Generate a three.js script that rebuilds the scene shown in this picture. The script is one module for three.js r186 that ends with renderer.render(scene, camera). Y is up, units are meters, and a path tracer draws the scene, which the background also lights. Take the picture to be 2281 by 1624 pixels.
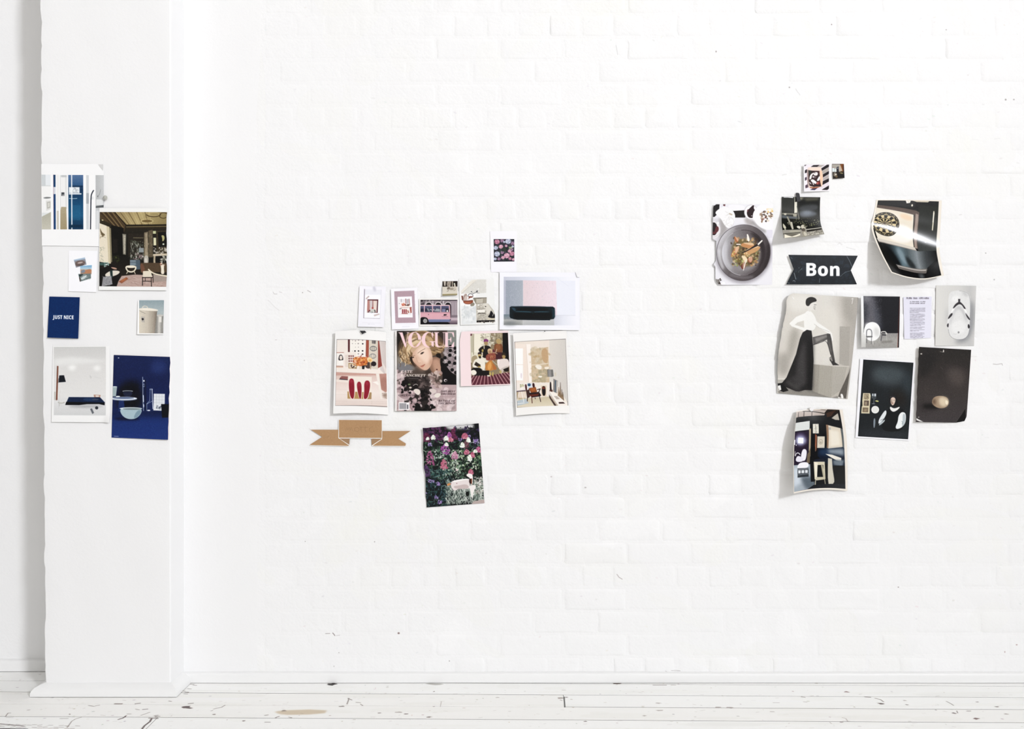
import * as THREE from 'three';
import { mergeGeometries } from 'three/addons/utils/BufferGeometryUtils.js';
import { RectAreaLightUniformsLib } from 'three/addons/lights/RectAreaLightUniformsLib.js';

// ---------------------------------------------------------------- camera, sky, light, exposure
RectAreaLightUniformsLib.init();
const scene = new THREE.Scene();
const U = 0.0017, D = 3.24, HC = 1.2;                 // metres per photo pixel on the brick wall, camera distance and height
const CX = 1140.5, CY = 812;
const camera = new THREE.PerspectiveCamera(2 * Math.atan(812 * U / D) * 180 / Math.PI, 2281 / 1624, 0.05, 60);
camera.position.set(0, HC, D);
camera.lookAt(0, HC, 0);
const renderer = new THREE.WebGLRenderer({ antialias: true });
renderer.toneMapping = THREE.LinearToneMapping;
renderer.toneMappingExposure = 0.487;
renderer.shadowMap.enabled = true;
scene.background = new THREE.Color(0.80, 0.90, 1.0);   // pale sky outside the windows
scene.backgroundIntensity = 4;
// daylight entering by the high window behind the camera, to the right
const WIN = { x: 6.7, y: 5.3, z: 9.4, w: 1.9, h: 1.5 };        // in the right-hand wall, w along z
const daylight = new THREE.RectAreaLight(new THREE.Color(0.945, 0.958, 1.0), 350, WIN.w - 0.1, WIN.h - 0.1);
daylight.position.set(WIN.x - 0.06, WIN.y, WIN.z);
daylight.lookAt(0, WIN.y, WIN.z);
daylight.name = 'window_daylight';
scene.add(daylight);

// ---------------------------------------------------------------- helpers
function rngOf(seed) { let s = seed | 0; return () => { s = (s + 0x6d2b79f5) | 0; let t = Math.imul(s ^ (s >>> 15), 1 | s); t = (t + Math.imul(t ^ (t >>> 7), 61 | t)) ^ t; return ((t ^ (t >>> 14)) >>> 0) / 4294967296; }; }
const lerp = (a, b, t) => a + (b - a) * t, clamp = (v, a, b) => Math.max(a, Math.min(b, v));
const smooth = (a, b, t) => { t = clamp((t - a) / (b - a), 0, 1); return t * t * (3 - 2 * t); };
const wx = (px) => (px - CX) * U, wy = (py) => HC + (CY - py) * U;     // a photo pixel measured on the brick wall, in metres
const taken = {};
function numbered(name) { const n = taken[name] = (taken[name] ?? -1) + 1; return n ? name + '_' + String(n).padStart(3, '0') : name; }
function mesh(name, geometry, material, parent) {
  const m = new THREE.Mesh(geometry, material); m.name = name; m.castShadow = m.receiveShadow = true; (parent ?? scene).add(m); return m;
}
function group(name) { const g = new THREE.Group(); g.name = numbered(name); scene.add(g); return g; }
function structure(o, label, category) { o.userData = { kind: 'structure', label, category }; return o; }
function tag(o, label, category, set) { o.userData = { label, category }; if (set) o.userData.group = set; return o; }
const mat = (c, roughness = 0.6, more = {}) => new THREE.MeshStandardMaterial({ color: c, roughness, ...more });
const lin = (r, g, b) => new THREE.Color().setRGB(r, g, b);
function box(x0, x1, y0, y1, z0, z1) { const g = new THREE.BoxGeometry(x1 - x0, y1 - y0, z1 - z0); g.translate((x0 + x1) / 2, (y0 + y1) / 2, (z0 + z1) / 2); return g; }
// uv of a geometry from its own position, in metres
function metricUV(g, plane = 'xy') {
  const p = g.attributes.position, uv = new Float32Array(p.count * 2);
  for (let i = 0; i < p.count; i++) { const x = p.getX(i), y = p.getY(i), z = p.getZ(i); uv.set(plane === 'xy' ? [x, y] : plane === 'xz' ? [x, z] : [z, y], i * 2); }
  g.setAttribute('uv', new THREE.BufferAttribute(uv, 2)); return g;
}
// a grid of points f(i, j) as a smooth surface
function gridGeo(nu, nv, f, flip = false) {
  const pos = [], idx = [];
  for (let j = 0; j <= nv; j++) for (let i = 0; i <= nu; i++) pos.push(...f(i / nu, j / nv, i, j));
  for (let j = 0; j < nv; j++) for (let i = 0; i < nu; i++) {
    const a = j * (nu + 1) + i, b = a + 1, c = a + nu + 1, d = c + 1;
    if (flip) idx.push(a, b, c, b, d, c); else idx.push(a, c, b, b, c, d);
  }
  const g = new THREE.BufferGeometry(); g.setAttribute('position', new THREE.Float32BufferAttribute(pos, 3)); g.setIndex(idx); g.computeVertexNormals(); return g;
}
function canvas(w, h) { const c = document.createElement('canvas'); c.width = w; c.height = h; return c; }
function canvasTexture(c, clampIt = true) {
  const t = new THREE.CanvasTexture(c); t.colorSpace = THREE.SRGBColorSpace; t.magFilter = THREE.LinearFilter;
  t.wrapS = t.wrapT = clampIt ? THREE.ClampToEdgeWrapping : THREE.RepeatWrapping; return t;
}
// tileable value noise
function tileNoise(n, cells, seed) {
  const r = rngOf(seed), v = new Float32Array(cells * cells).map(() => r()), out = new Float32Array(n * n);
  for (let y = 0; y < n; y++) for (let x = 0; x < n; x++) {
    const fx = x / n * cells, fy = y / n * cells, ix = Math.floor(fx), iy = Math.floor(fy), tx = smooth(0, 1, fx - ix), ty = smooth(0, 1, fy - iy);
    const at = (i, j) => v[(j % cells) * cells + (i % cells)];
    out[y * n + x] = lerp(lerp(at(ix, iy), at(ix + 1, iy), tx), lerp(at(ix, iy + 1), at(ix + 1, iy + 1), tx), ty);
  }
  return out;
}
function noiseTexture(n, octaves, seed, repeat) {       // octaves: [cells, weight]
  const sum = new Float32Array(n * n); let total = 0;
  octaves.forEach(([cells, w], k) => { const o = tileNoise(n, cells, seed + k * 17); total += w; for (let i = 0; i < sum.length; i++) sum[i] += o[i] * w; });
  const data = new Uint8Array(n * n * 4);
  for (let i = 0; i < sum.length; i++) { const v = Math.round(clamp(sum[i] / total, 0, 1) * 255); data.set([v, v, v, 255], i * 4); }
  const t = new THREE.DataTexture(data, n, n); t.magFilter = THREE.LinearFilter; t.wrapS = t.wrapT = THREE.RepeatWrapping; t.repeat.set(repeat, repeat); t.needsUpdate = true; return t;
}

// ---------------------------------------------------------------- the room
const X0 = -3.2, X1 = 6.7, Z1 = 12.4, YC = 6.8, PIER = 0.12, ALC = -0.12;
const paintBump = noiseTexture(1024, [[6, 1.0], [14, 1.0], [40, 0.55], [110, 0.4], [300, 0.25]], 5, 1 / 0.8);
const paintFine = noiseTexture(512, [[20, 1], [70, 0.8], [200, 0.5]], 9, 1 / 0.5);

// white paint of the brick wall, with the specks, chips and scuffs that the photograph shows
const WT = { x0: -1.35, x1: 2.25, y0: -0.02, y1: 2.72 };
const wallPaint = (() => {
  const W = 2048, H = Math.round(2048 * (WT.y1 - WT.y0) / (WT.x1 - WT.x0)), c = canvas(W, H), g = c.getContext('2d'), r = rngOf(3);
  g.fillStyle = '#f4f4f4'; g.fillRect(0, 0, W, H);
  const X = (px) => (wx(px) - WT.x0) / (WT.x1 - WT.x0) * W, Y = (py) => (WT.y1 - wy(py)) / (WT.y1 - WT.y0) * H, s = W / (WT.x1 - WT.x0) * U;
  for (let i = 0; i < 260; i++) { g.fillStyle = r() < 0.5 ? 'rgba(232,226,214,0.05)' : 'rgba(255,255,255,0.10)'; g.beginPath(); g.ellipse(r() * W, r() * H, 20 + r() * 90, 8 + r() * 40, r() * 3, 0, 7); g.fill(); }
  for (let i = 0; i < 500; i++) { g.fillStyle = `rgba(${150 + r() * 60 | 0},${150 + r() * 55 | 0},${145 + r() * 50 | 0},${0.05 + r() * 0.12})`; const x = r() * W, y = r() * H; g.beginPath(); g.ellipse(x, y, 0.6 + r() * 3.5, 0.5 + r() * 1.2, (r() - 0.5) * 1.2, 0, 7); g.fill(); }
  const stroke = (col, w, ...p) => { g.strokeStyle = col; g.lineWidth = w * s * 0.75; g.lineCap = 'round'; g.lineJoin = 'round'; g.beginPath(); for (let i = 0; i < p.length; i += 2) i ? g.lineTo(X(p[i]), Y(p[i + 1])) : g.moveTo(X(p[i]), Y(p[i + 1])); g.stroke(); };
  const dot = (col, x, y, rx, ry = rx) => { g.fillStyle = col; g.beginPath(); g.ellipse(X(x), Y(y), rx * s, ry * s, 0, 0, 7); g.fill(); };
  const dark = '#6b5c5b', grey = 'rgba(130,122,122,0.7)';
  stroke(dark, 0.9, 725, 1411.5, 735, 1411); stroke(dark, 1.6, 741, 1410, 743, 1412, 746, 1416); stroke(grey, 0.8, 749, 1416, 757, 1415);
  dot('#8d7a78', 888, 1410.5, 2.6, 2); dot(dark, 1113, 1498.5, 3, 1.6); dot(dark, 694, 1498.5, 2, 1); stroke(grey, 0.8, 696, 1499, 712, 1499);
  dot(grey, 680, 1206, 1); dot(grey, 834.5, 1207, 1.1); dot(grey, 755, 1454, 1); dot(grey, 744, 1484, 1); dot(grey, 1001, 1472.5, 1.2); dot(grey, 242, 1401, 1);
  dot(dark, 2001, 1308, 1.3, 0.9); dot('#b49a98', 2264, 1436, 2, 1.1); dot('#b9a09e', 2238, 1452, 1, 2);
  dot('#80706f', 1852, 55, 1.2); dot(grey, 2107, 67, 1.2); dot(grey, 2240, 222, 2); dot(grey, 2258, 222, 1.5); dot(grey, 1758, 195, 1.6); stroke('rgba(140,140,140,.35)', 1.4, 1772, 198, 1776, 205, 1782, 212);
  stroke('rgba(110,100,100,.45)', 1.2, 608, 650, 611, 655, 617, 655); stroke('rgba(110,100,100,.4)', 1.1, 622, 650, 628, 652); dot('#8c8080', 674, 652, 1); stroke('#8c8080', 1.2, 685, 647, 692, 651);
  stroke('rgba(130,125,125,.4)', 0.8, 597, 669, 601, 672, 610, 682, 622, 692); stroke('rgba(150,140,140,.6)', 1, 613, 757, 617, 757); dot(grey, 678, 803, 1);
  stroke('rgba(120,100,100,.55)', 1.6, 1374, 1279, 1379, 1286, 1386, 1290); dot('rgba(130,120,120,.5)', 1304, 1086, 2.4, 1.4); dot('rgba(140,120,120,.5)', 1228, 1062, 2, 1.2);
  stroke('rgba(140,140,140,.45)', 1.1, 1372, 101, 1376, 122); dot(grey, 1595, 115, 1.4, 2); stroke(grey, 1, 1482, 1494, 1487, 1497); stroke(grey, 1, 1495, 1493, 1515, 1494);
  stroke('rgba(120,110,110,.7)', 1.1, 2212, 811, 2220, 812, 2232, 810, 2233, 814); stroke('rgba(160,150,150,.6)', 0.9, 2136, 479, 2142, 478); dot(grey, 2195, 564, 1.2); dot('rgba(120,120,120,.5)', 2214, 623, 1.6);
  stroke('rgba(110,110,110,.35)', 1.2, 1866, 545, 1870, 541, 1876, 545); stroke('rgba(110,110,110,.3)', 1, 1885, 551, 1905, 556); stroke('rgba(130,130,130,.35)', 1, 1742, 390, 1752, 388); stroke('rgba(120,120,125,.35)', 1.2, 1643, 270, 1650, 272);
  for (let i = 0; i < 40; i++) { const x = 1780 + r() * 480, y = 250 + r() * 760; stroke(`rgba(120,120,122,${0.08 + r() * 0.14})`, 0.7, x, y, x + 4 + r() * 12, y + (r() - 0.5) * 4); }
  for (const [x0, x1] of [[538, 575], [690, 720], [1065, 1130], [1160, 1240], [1530, 1690], [1690, 1775], [1830, 1900], [1990, 2060], [2080, 2281]])
    for (let x = x0; x < x1; x += 5) if (r() < 0.62) stroke(`rgba(110,98,96,${0.15 + r() * 0.5})`, 0.7, x, 1496.8 + (r() - 0.5), x + 5, 1496.8 + (r() - 0.5));
  const t = canvasTexture(c); t.repeat.set(1 / (WT.x1 - WT.x0), 1 / (WT.y1 - WT.y0)); t.offset.set(-WT.x0 / (WT.x1 - WT.x0), -WT.y0 / (WT.y1 - WT.y0)); return t;
})();
const brickPaint = mat(0xffffff, 0.62, { map: wallPaint, bumpMap: paintBump, bumpScale: 0.0034 });
const whitePaint = mat(lin(0.90, 0.90, 0.90), 0.62, { bumpMap: paintBump, bumpScale: 0.0011 });
const trimPaint = mat(lin(0.88, 0.88, 0.875), 0.45, { bumpMap: paintFine, bumpScale: 0.0004 });

// brick wall in colonial bond: three courses of stretchers, one of headers, thick with paint
const wall = structure(group('wall_back'), 'white painted brick wall in courses behind the pinned prints', 'wall');
{
  mesh('mortar', metricUV(box(wx(408), X1, 0, YC, -0.25, 0)), brickPaint, wall);
  const r = rngOf(77), beyond = [];
  const brick = (x0, x1, y0, y1, relief) => {
    const w = x1 - x0, h = y1 - y0, top = 0.0005 + relief * (0.0004 + r() * r() * 0.0034), tx = (r() - 0.5) * 0.0022 * relief, ty = (r() - 0.5) * 0.0014 * relief;
    const [bl, br, bb, bt] = [0, 0, 0, 0].map((_, i) => Math.min(0.008 + r() * 0.011, (i < 2 ? w : h) * 0.2));   // the paint rounds each edge differently
    const xs = [0, bl * 0.6, bl * 1.5, w * 0.36, w * 0.66, w - br * 1.5, w - br * 0.6, w], ys = [0, bb * 0.6, bb * 1.5, h - bt * 1.5, h - bt * 0.6, h];
    const g = gridGeo(7, 5, (u, v, i, j) => {
      const ring = Math.min(i, 7 - i, j, 5 - j), X = xs[i], Y = ys[j], jit = ring < 2 ? 0.006 : 0.007;
      const z = ring === 0 ? -0.0012 + r() * 0.0006 : (ring === 1 ? 0.45 + r() * 0.4 : 1) * top + tx * (X / w - 0.5) * 2 + ty * (Y / h - 0.5) * 2 + (ring > 1 ? (r() - 0.5) * 0.0009 * relief : 0);
      return [x0 + X + (r() - 0.5) * jit, y0 + Y + (r() - 0.5) * jit * 0.7, Math.min(z, 0.0036)];
    }, true);
    return metricUV(g);
  };
  const SX = 141.6, HX = 70.8, CY0 = 32, CH = 51.1, joint = 0.005;
  for (let n = -8; n <= 28; n++) {
    const header = ((n % 4) + 4) % 4 === 0, pitch = header ? HX : SX, phase = header ? 1364.5 : (((n % 4) + 4) % 4 === 2 ? 1331 : 1396);
    const yTop = wy(CY0 + n * CH), yBot = wy(CY0 + (n + 1) * CH), k0 = Math.floor((584 - phase) / pitch) - 1;
    for (let k = k0; k < 60; k++) {
      let a = phase + k * pitch, b = a + pitch;
      if (b < 625 || a > 2900) continue;
      a = Math.max(a, 586);
      const seen = a < 2290 && n >= -1, relief = smooth(600, 1350, (a + b) / 2) * 0.85 + 0.15;
      const jx = (r() - 0.5) * 0.005;
      const g = brick(wx(a) + joint / 2 + jx, wx(b) - joint / 2 + jx, Math.max(yBot + joint / 2, 0.01), yTop - joint / 2, relief);
      if (seen) mesh(header ? 'header_brick' : 'brick', g, brickPaint, wall); else beyond.push(g);
    }
  }
  mesh('bricks_beyond', mergeGeometries(beyond), brickPaint, wall).userData.kind = 'stuff';
  // smooth plaster beside the pier, ending in a thin ridge
  const edge = (y) => wx(583 + 4 * Math.sin(y * 3.1) + 3 * Math.sin(y * 8.3));
  mesh('plaster_band', metricUV(gridGeo(8, 60, (u, v) => { const y = v * 3.6, x = lerp(wx(405), edge(y), u); return [x, y, u > 0.99 ? -0.001 : 0.0012 + 0.0005 * Math.sin(x * 9 + y * 4)]; }, true)), whitePaint, wall);
}
// pier and the recessed bay to its left
const pier = structure(group('wall_pier'), 'smooth white pier standing out from the wall at left', 'pier');
const edgeL = (y) => { const py = CY - (y - HC) / U * (D / (D - PIER)); return (lerp(88.5, 99.5, clamp(py / 1500, -0.5, 1.1)) - CX) * U * (D - PIER) / D; };
const PXR = (380 - CX) * U * (D - PIER) / D;
{
  const r = rngOf(21), notch = []; for (let i = 0; i < 70; i++) notch.push(r());
  const CHm = 51.1 * U;
  const wob = (y, s) => { const k = y / CHm + s, i = Math.floor(k), f = k - i; return 0.0042 * notch[(i + 70) % 70] * Math.exp(-((f - 0.5) ** 2) / 0.02) + 0.0016 * Math.sin(y * 21 + s * 3) + 0.001 * Math.sin(y * 47); };
  const ring = (y) => {
    const l = edgeL(y) + wob(y, 0.3), rr = PXR - 0.25 * wob(y, 7.7), f = PIER + 0.0008 * Math.sin(y * 13), c = 0.005;
    const p = [[l, ALC - 0.2], [l, PIER * 0.3], [l, f - c], [l + c * 0.3, f - c * 0.3], [l + c, f]];
    for (let i = 1; i < 12; i++) { const x = lerp(l + c, rr - c, i / 12); p.push([x, f + 0.0006 * Math.sin(x * 31 + y * 9) + 0.0005 * Math.sin(y * 17 - x * 12)]); }
    p.push([rr - c, f], [rr - c * 0.3, f - c * 0.3], [rr, f - c], [rr + 0.002, f * 0.5], [rr + 0.005, -0.2]);
    return p;
  };
  const rows = 400, top = YC, n = ring(0).length;
  const g = gridGeo(n - 1, rows, (u, v, i, j) => { const y = top * j / rows, p = ring(y)[i]; return [p[0], y, p[1]]; }, true);
  const pp = g.attributes.position, uv = []; for (let i = 0; i < pp.count; i++) uv.push(pp.getX(i) + pp.getZ(i), pp.getY(i));
  g.setAttribute('uv', new THREE.Float32BufferAttribute(uv, 2));
  mesh('plaster_face', g, whitePaint, pier);
}
const alcove = structure(group('wall_alcove'), 'recessed white wall left of the pier in its shadow', 'wall');
mesh('plaster_face', metricUV(gridGeo(30, 120, (u, v) => { const x = lerp(X0 - 0.1, -1.6, u), y = v * YC, k = y / 0.087, f = k - Math.floor(k); return [x, y, ALC + 0.0006 * Math.sin(x * 14 + y * 5) - 0.0012 * Math.exp(-((f - 0.5) ** 2) / 0.012) * (0.4 + 0.6 * Math.sin(Math.floor(k) * 2.3) ** 2)]; }, true)), whitePaint, alcove);
mesh('masonry', box(X0 - 0.1, -1.6, 0, YC, -0.4, ALC - 0.01), whitePaint, alcove);

// skirting boards
const skirt = (pts) => { const s = new THREE.Shape(); s.moveTo(0, 0); pts.forEach(([a, b]) => s.lineTo(a, b)); s.lineTo(0, 0); return s; };
function skirtRun(x0, x1, z, profile) {                  // straight board along x, its profile as [out, up]
  const n = 40, r = rngOf(Math.round(x1 * 100));
  return metricUV(gridGeo(n, profile.length - 1, (u, v, i, j) => { const x = lerp(x0, x1, u), wv = 0.0009 * Math.sin(x * 5) + 0.0006 * (r() - 0.5); return [x, profile[j][1] + (j > 1 ? wv : 0), z + profile[j][0] + (j < profile.length - 1 ? wv : 0)]; }, true));
}
const flatProfile = [[0.020, 0.0015], [0.0205, 0.004], [0.0205, 0.028], [0.0185, 0.0345], [0.014, 0.0372], [-0.01, 0.0385]];
const bb = structure(group('baseboard_back'), 'low white skirting board along the foot of the brick wall', 'skirting board');
mesh('board', skirtRun(wx(404), X1, 0, flatProfile), trimPaint, bb);
const ba = structure(group('baseboard_alcove'), 'white skirting board at the foot of the recessed bay', 'skirting board');
mesh('board', skirtRun(X0, -1.6, ALC, flatProfile.map(([a, b]) => [a, b * 1.18])), trimPaint, ba);
{
  const bp = structure(group('baseboard_pier'), 'white splayed skirting wrapped around the foot of the pier', 'skirting board');
  const prof = [[0.036, 0.0015], [0.0362, 0.010], [0.034, 0.020], [0.026, 0.030], [0.012, 0.037], [0, 0.0405], [-0.01, 0.041]];
  const l = edgeL(0) + 0.002, rr = PXR, path = (o) => [[l - o, ALC + 0.02], [l - o, PIER + o], [rr + o, PIER + o], [rr + o, 0.018]];
  for (let s = 0; s < 3; s++) {
    const n = s === 1 ? 24 : 6, r = rngOf(s + 4);
    const g = gridGeo(n, prof.length - 1, (u, v, i, j) => { const p = path(prof[j][0]); return [lerp(p[s][0], p[s + 1][0], u), prof[j][1] + (i % n && j > 1 ? (r() - 0.5) * 0.0008 : 0), lerp(p[s][1], p[s + 1][1], u)]; }, true);
    mesh('skirting_length', metricUV(g, s === 1 ? 'xy' : 'zy'), trimPaint, bp);
  }
}
// floor: white painted boards over a dark underfloor
const floor = structure(group('floor'), 'worn white painted floorboards with dark chips', 'floor');
const FT = { x0: -2.25, x1: 2.25, z0: -0.16, z1: 0.72 };
const floorPaint = (() => {
  const W = 2048, H = Math.round(2048 * (FT.z1 - FT.z0) / (FT.x1 - FT.x0)), c = canvas(W, H), g = c.getContext('2d'), r = rngOf(8);
  g.fillStyle = '#fafaf8'; g.fillRect(0, 0, W, H);
  const k = W / (FT.x1 - FT.x0);
  const F = (px, py) => { const z = D - 2286 / (py - CY), x = (px - CX) * U * (D - z) / D; return [(x - FT.x0) * k, (z - FT.z0) * k]; };
  for (let i = 0; i < 300; i++) { g.fillStyle = r() < 0.5 ? 'rgba(205,196,180,0.06)' : 'rgba(255,255,255,0.12)'; g.beginPath(); g.ellipse(r() * W, r() * H, 10 + r() * 90, 2 + r() * 10, 0, 0, 7); g.fill(); }
  for (let i = 0; i < 420; i++) { g.fillStyle = `rgba(${105 + r() * 50 | 0},${95 + r() * 45 | 0},${90 + r() * 40 | 0},${0.10 + r() * 0.3})`; g.beginPath(); g.ellipse(r() * W, r() * H, 0.5 + r() * 2.4, 0.5 + r() * 1.6, 0, 0, 7); g.fill(); }
  const st = (col, w, ...p) => { g.strokeStyle = col; g.lineWidth = Math.max(0.9, w * 0.62); g.lineCap = 'round'; g.lineJoin = 'round'; g.beginPath(); for (let i = 0; i < p.length; i += 2) { const q = F(p[i], p[i + 1]); i ? g.lineTo(...q) : g.moveTo(...q); } g.stroke(); };
  const bl = (col, px, py, a, b, rot = 0) => { const q = F(px, py); g.fillStyle = col; g.beginPath(); const n = 9; for (let i = 0; i < n; i++) { const w = i / n * 6.283, d = 0.45 + r() * 0.85, h = Math.cos(w) * a * d, v = Math.sin(w) * b * d; g.lineTo(q[0] + h * Math.cos(rot) - v * Math.sin(rot), q[1] + h * Math.sin(rot) + v * Math.cos(rot)); } g.fill(); };
  const d1 = '#5d4f4d', d2 = 'rgba(95,80,76,.75)', d3 = 'rgba(120,104,98,.5)';
  // bare wood under a worn patch
  g.save(); g.filter = 'blur(1.5px)'; g.fillStyle = 'rgba(200,180,150,.75)'; g.beginPath(); [[612, 1585], [630, 1582], [690, 1580], [728, 1582], [724, 1588], [690, 1591], [640, 1592], [622, 1590]].forEach(([a, b], i) => { const q = F(a, b); i ? g.lineTo(...q) : g.moveTo(...q); }); g.fill(); g.restore();
  bl('rgba(120,105,90,.7)', 632, 1583, 5, 3);
  // left: broken board end, chips and cracks
  st(d1, 4.5, 338, 1600, 334, 1607, 322, 1616, 316, 1624); st(d1, 3, 345, 1594, 352, 1593); st(d2, 4, 332, 1599, 352, 1600); st(d2, 3, 346, 1596, 356, 1595);
  st(d1, 4, 264, 1602, 274, 1599, 281, 1594); st(d2, 2, 283, 1590, 292, 1590); st(d2, 2, 302, 1579, 311, 1581); st(d1, 3, 318, 1580, 329, 1579); st(d2, 2, 314, 1593, 326, 1589, 334, 1586);
  st(d2, 2.4, 197, 1571, 209, 1573, 222, 1570); st(d2, 2, 150, 1620, 160, 1606, 168, 1601, 182, 1597); st(d2, 2, 134, 1600, 152, 1600); st(d2, 3, 155, 1590, 156, 1591);
  bl(d1, 416, 1575, 10, 5, 0.3); st(d2, 3, 410, 1577, 422, 1573); st(d2, 2.2, 470, 1583, 474, 1582); st(d2, 2.4, 476, 1579, 484, 1577, 494, 1575, 502, 1570); bl(d2, 478, 1591, 3, 2);
  st(d2, 2, 12, 1596, 18, 1588, 24, 1588); st(d3, 2, 14, 1598, 30, 1597); st(d2, 2.5, 376, 1561, 382, 1562); st(d2, 4, 256, 1567, 272, 1567); st(d2, 4, 302, 1567, 312, 1566); st(d2, 4, 420, 1567, 430, 1566);
  for (const y of [1611, 1614, 1617, 1621]) for (let x = 0; x < 170; x += 12) if (r() < 0.75) st(d2, 1.4, x, y + x * 0.03 + r() * 2, x + 10, y + x * 0.03 + r() * 2);
  st(d1, 2.5, 0, 1612, 28, 1614, 55, 1617); st('#3c3a3e', 5, 0, 1622.5, 60, 1623.5);
  for (const [x, y] of [[404, 1539], [412, 1541], [418, 1534], [424, 1524], [430, 1526], [410, 1545]]) st(d2, 2.4, x, y, x + 8, y + 0.5);
  // skirting foot: dark crumbs
  bl('#2a2624', 740, 1523.5, 8, 6); st('#3a302c', 4, 731, 1523, 748, 1523); bl('rgba(150,146,140,.6)', 968, 1524, 14, 6); bl('#6d625a', 1372, 1522, 9, 4);
  st(d2, 2.6, 777, 1555, 776, 1560, 773, 1568); st(d2, 2.4, 775, 1555, 784, 1559); st(d2, 2.4, 793, 1564, 803, 1565); st(d2, 2.2, 803, 1568, 808, 1571); bl(d2, 761, 1573, 4, 2);
  st(d2, 3, 590, 1593, 597, 1592); st(d2, 3, 614, 1598, 622, 1595); st(d2, 2, 643, 1597, 650, 1598); st(d2, 2.4, 590, 1608, 602, 1608); bl(d2, 542, 1605, 3, 2); bl(d2, 956, 1596.5, 6, 2.5); bl(d3, 888, 1586, 5, 3); bl(d2, 845, 1588, 3, 2); bl(d2, 905, 1590, 3, 2);
  bl(d2, 967, 1540, 2, 2); bl(d2, 966, 1573, 2, 2); bl(d3, 1109, 1553, 4, 2); st(d3, 1.6, 983, 1562, 981, 1574);
  st('#5a5a58', 3, 1257, 1552, 1257, 1558, 1258, 1575); st(d2, 2, 1248, 1559, 1252, 1560); bl(d3, 1249, 1555, 9, 4); bl(d2, 1262, 1553, 3, 2); st(d3, 2, 1252, 1537, 1260, 1537);
  st(d2, 3.6, 1455, 1526, 1484, 1526); st(d3, 3, 1495, 1526, 1505, 1526); bl(d3, 1466, 1566, 6, 2); bl(d3, 1470, 1582, 6, 2); bl(d3, 1434, 1594, 4, 2); bl(d2, 1304, 1606, 3, 2); bl(d3, 1600, 1575, 5, 2); bl(d3, 1626, 1576, 8, 2.5);
  bl('#7a5a58', 1886, 1541, 5, 2.5); st(d1, 3, 1926, 1552, 1939, 1553); st(d2, 3, 1949, 1555, 1961, 1558, 1968, 1563); bl(d1, 1962, 1567, 5, 3); bl(d2, 2021, 1569.5, 4, 2); bl(d3, 2015, 1560, 4, 2);
  st(d2, 2.4, 2108, 1562, 2116, 1566, 2124, 1571); bl(d2, 2124, 1588, 4, 2.5); st(d2, 2, 2131, 1583, 2133, 1588); bl('#7a6460', 2174, 1600, 6, 3, -0.4); bl(d2, 2158, 1583.5, 5, 2); bl(d2, 2220, 1574, 4, 2.4); bl(d2, 2177, 1563.5, 3, 1.5); bl(d3, 2241, 1590, 4, 2); bl(d2, 2084, 1581, 2, 1.4);
  st(d2, 3, 1785, 1552, 1793, 1553); st(d3, 3, 1790, 1563, 1797, 1563.5); st(d3, 3, 1716, 1585, 1724, 1585); st(d3, 2.4, 1722, 1565, 1736, 1565); st(d3, 2, 1848, 1608, 1852, 1611); st(d3, 2, 1876, 1598, 1884, 1600, 1888, 1606); bl(d2, 1875, 1608, 3, 2); bl(d3, 1797, 1519.5, 8, 3);
  for (let i = 0; i < 160; i++) { const x = r() * 2281, y = 1530 + r() * 92; st(`rgba(110,96,90,${0.08 + r() * 0.22})`, 0.8 + r() * 1.2, x, y, x + 2 + r() * 9, y + (r() - 0.5) * 3); }
  const t = canvasTexture(c); t.flipY = false; t.repeat.set(1 / (FT.x1 - FT.x0), 1 / (FT.z1 - FT.z0)); t.offset.set(-FT.x0 / (FT.x1 - FT.x0), -FT.z0 / (FT.z1 - FT.z0)); return t;
})();
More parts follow.
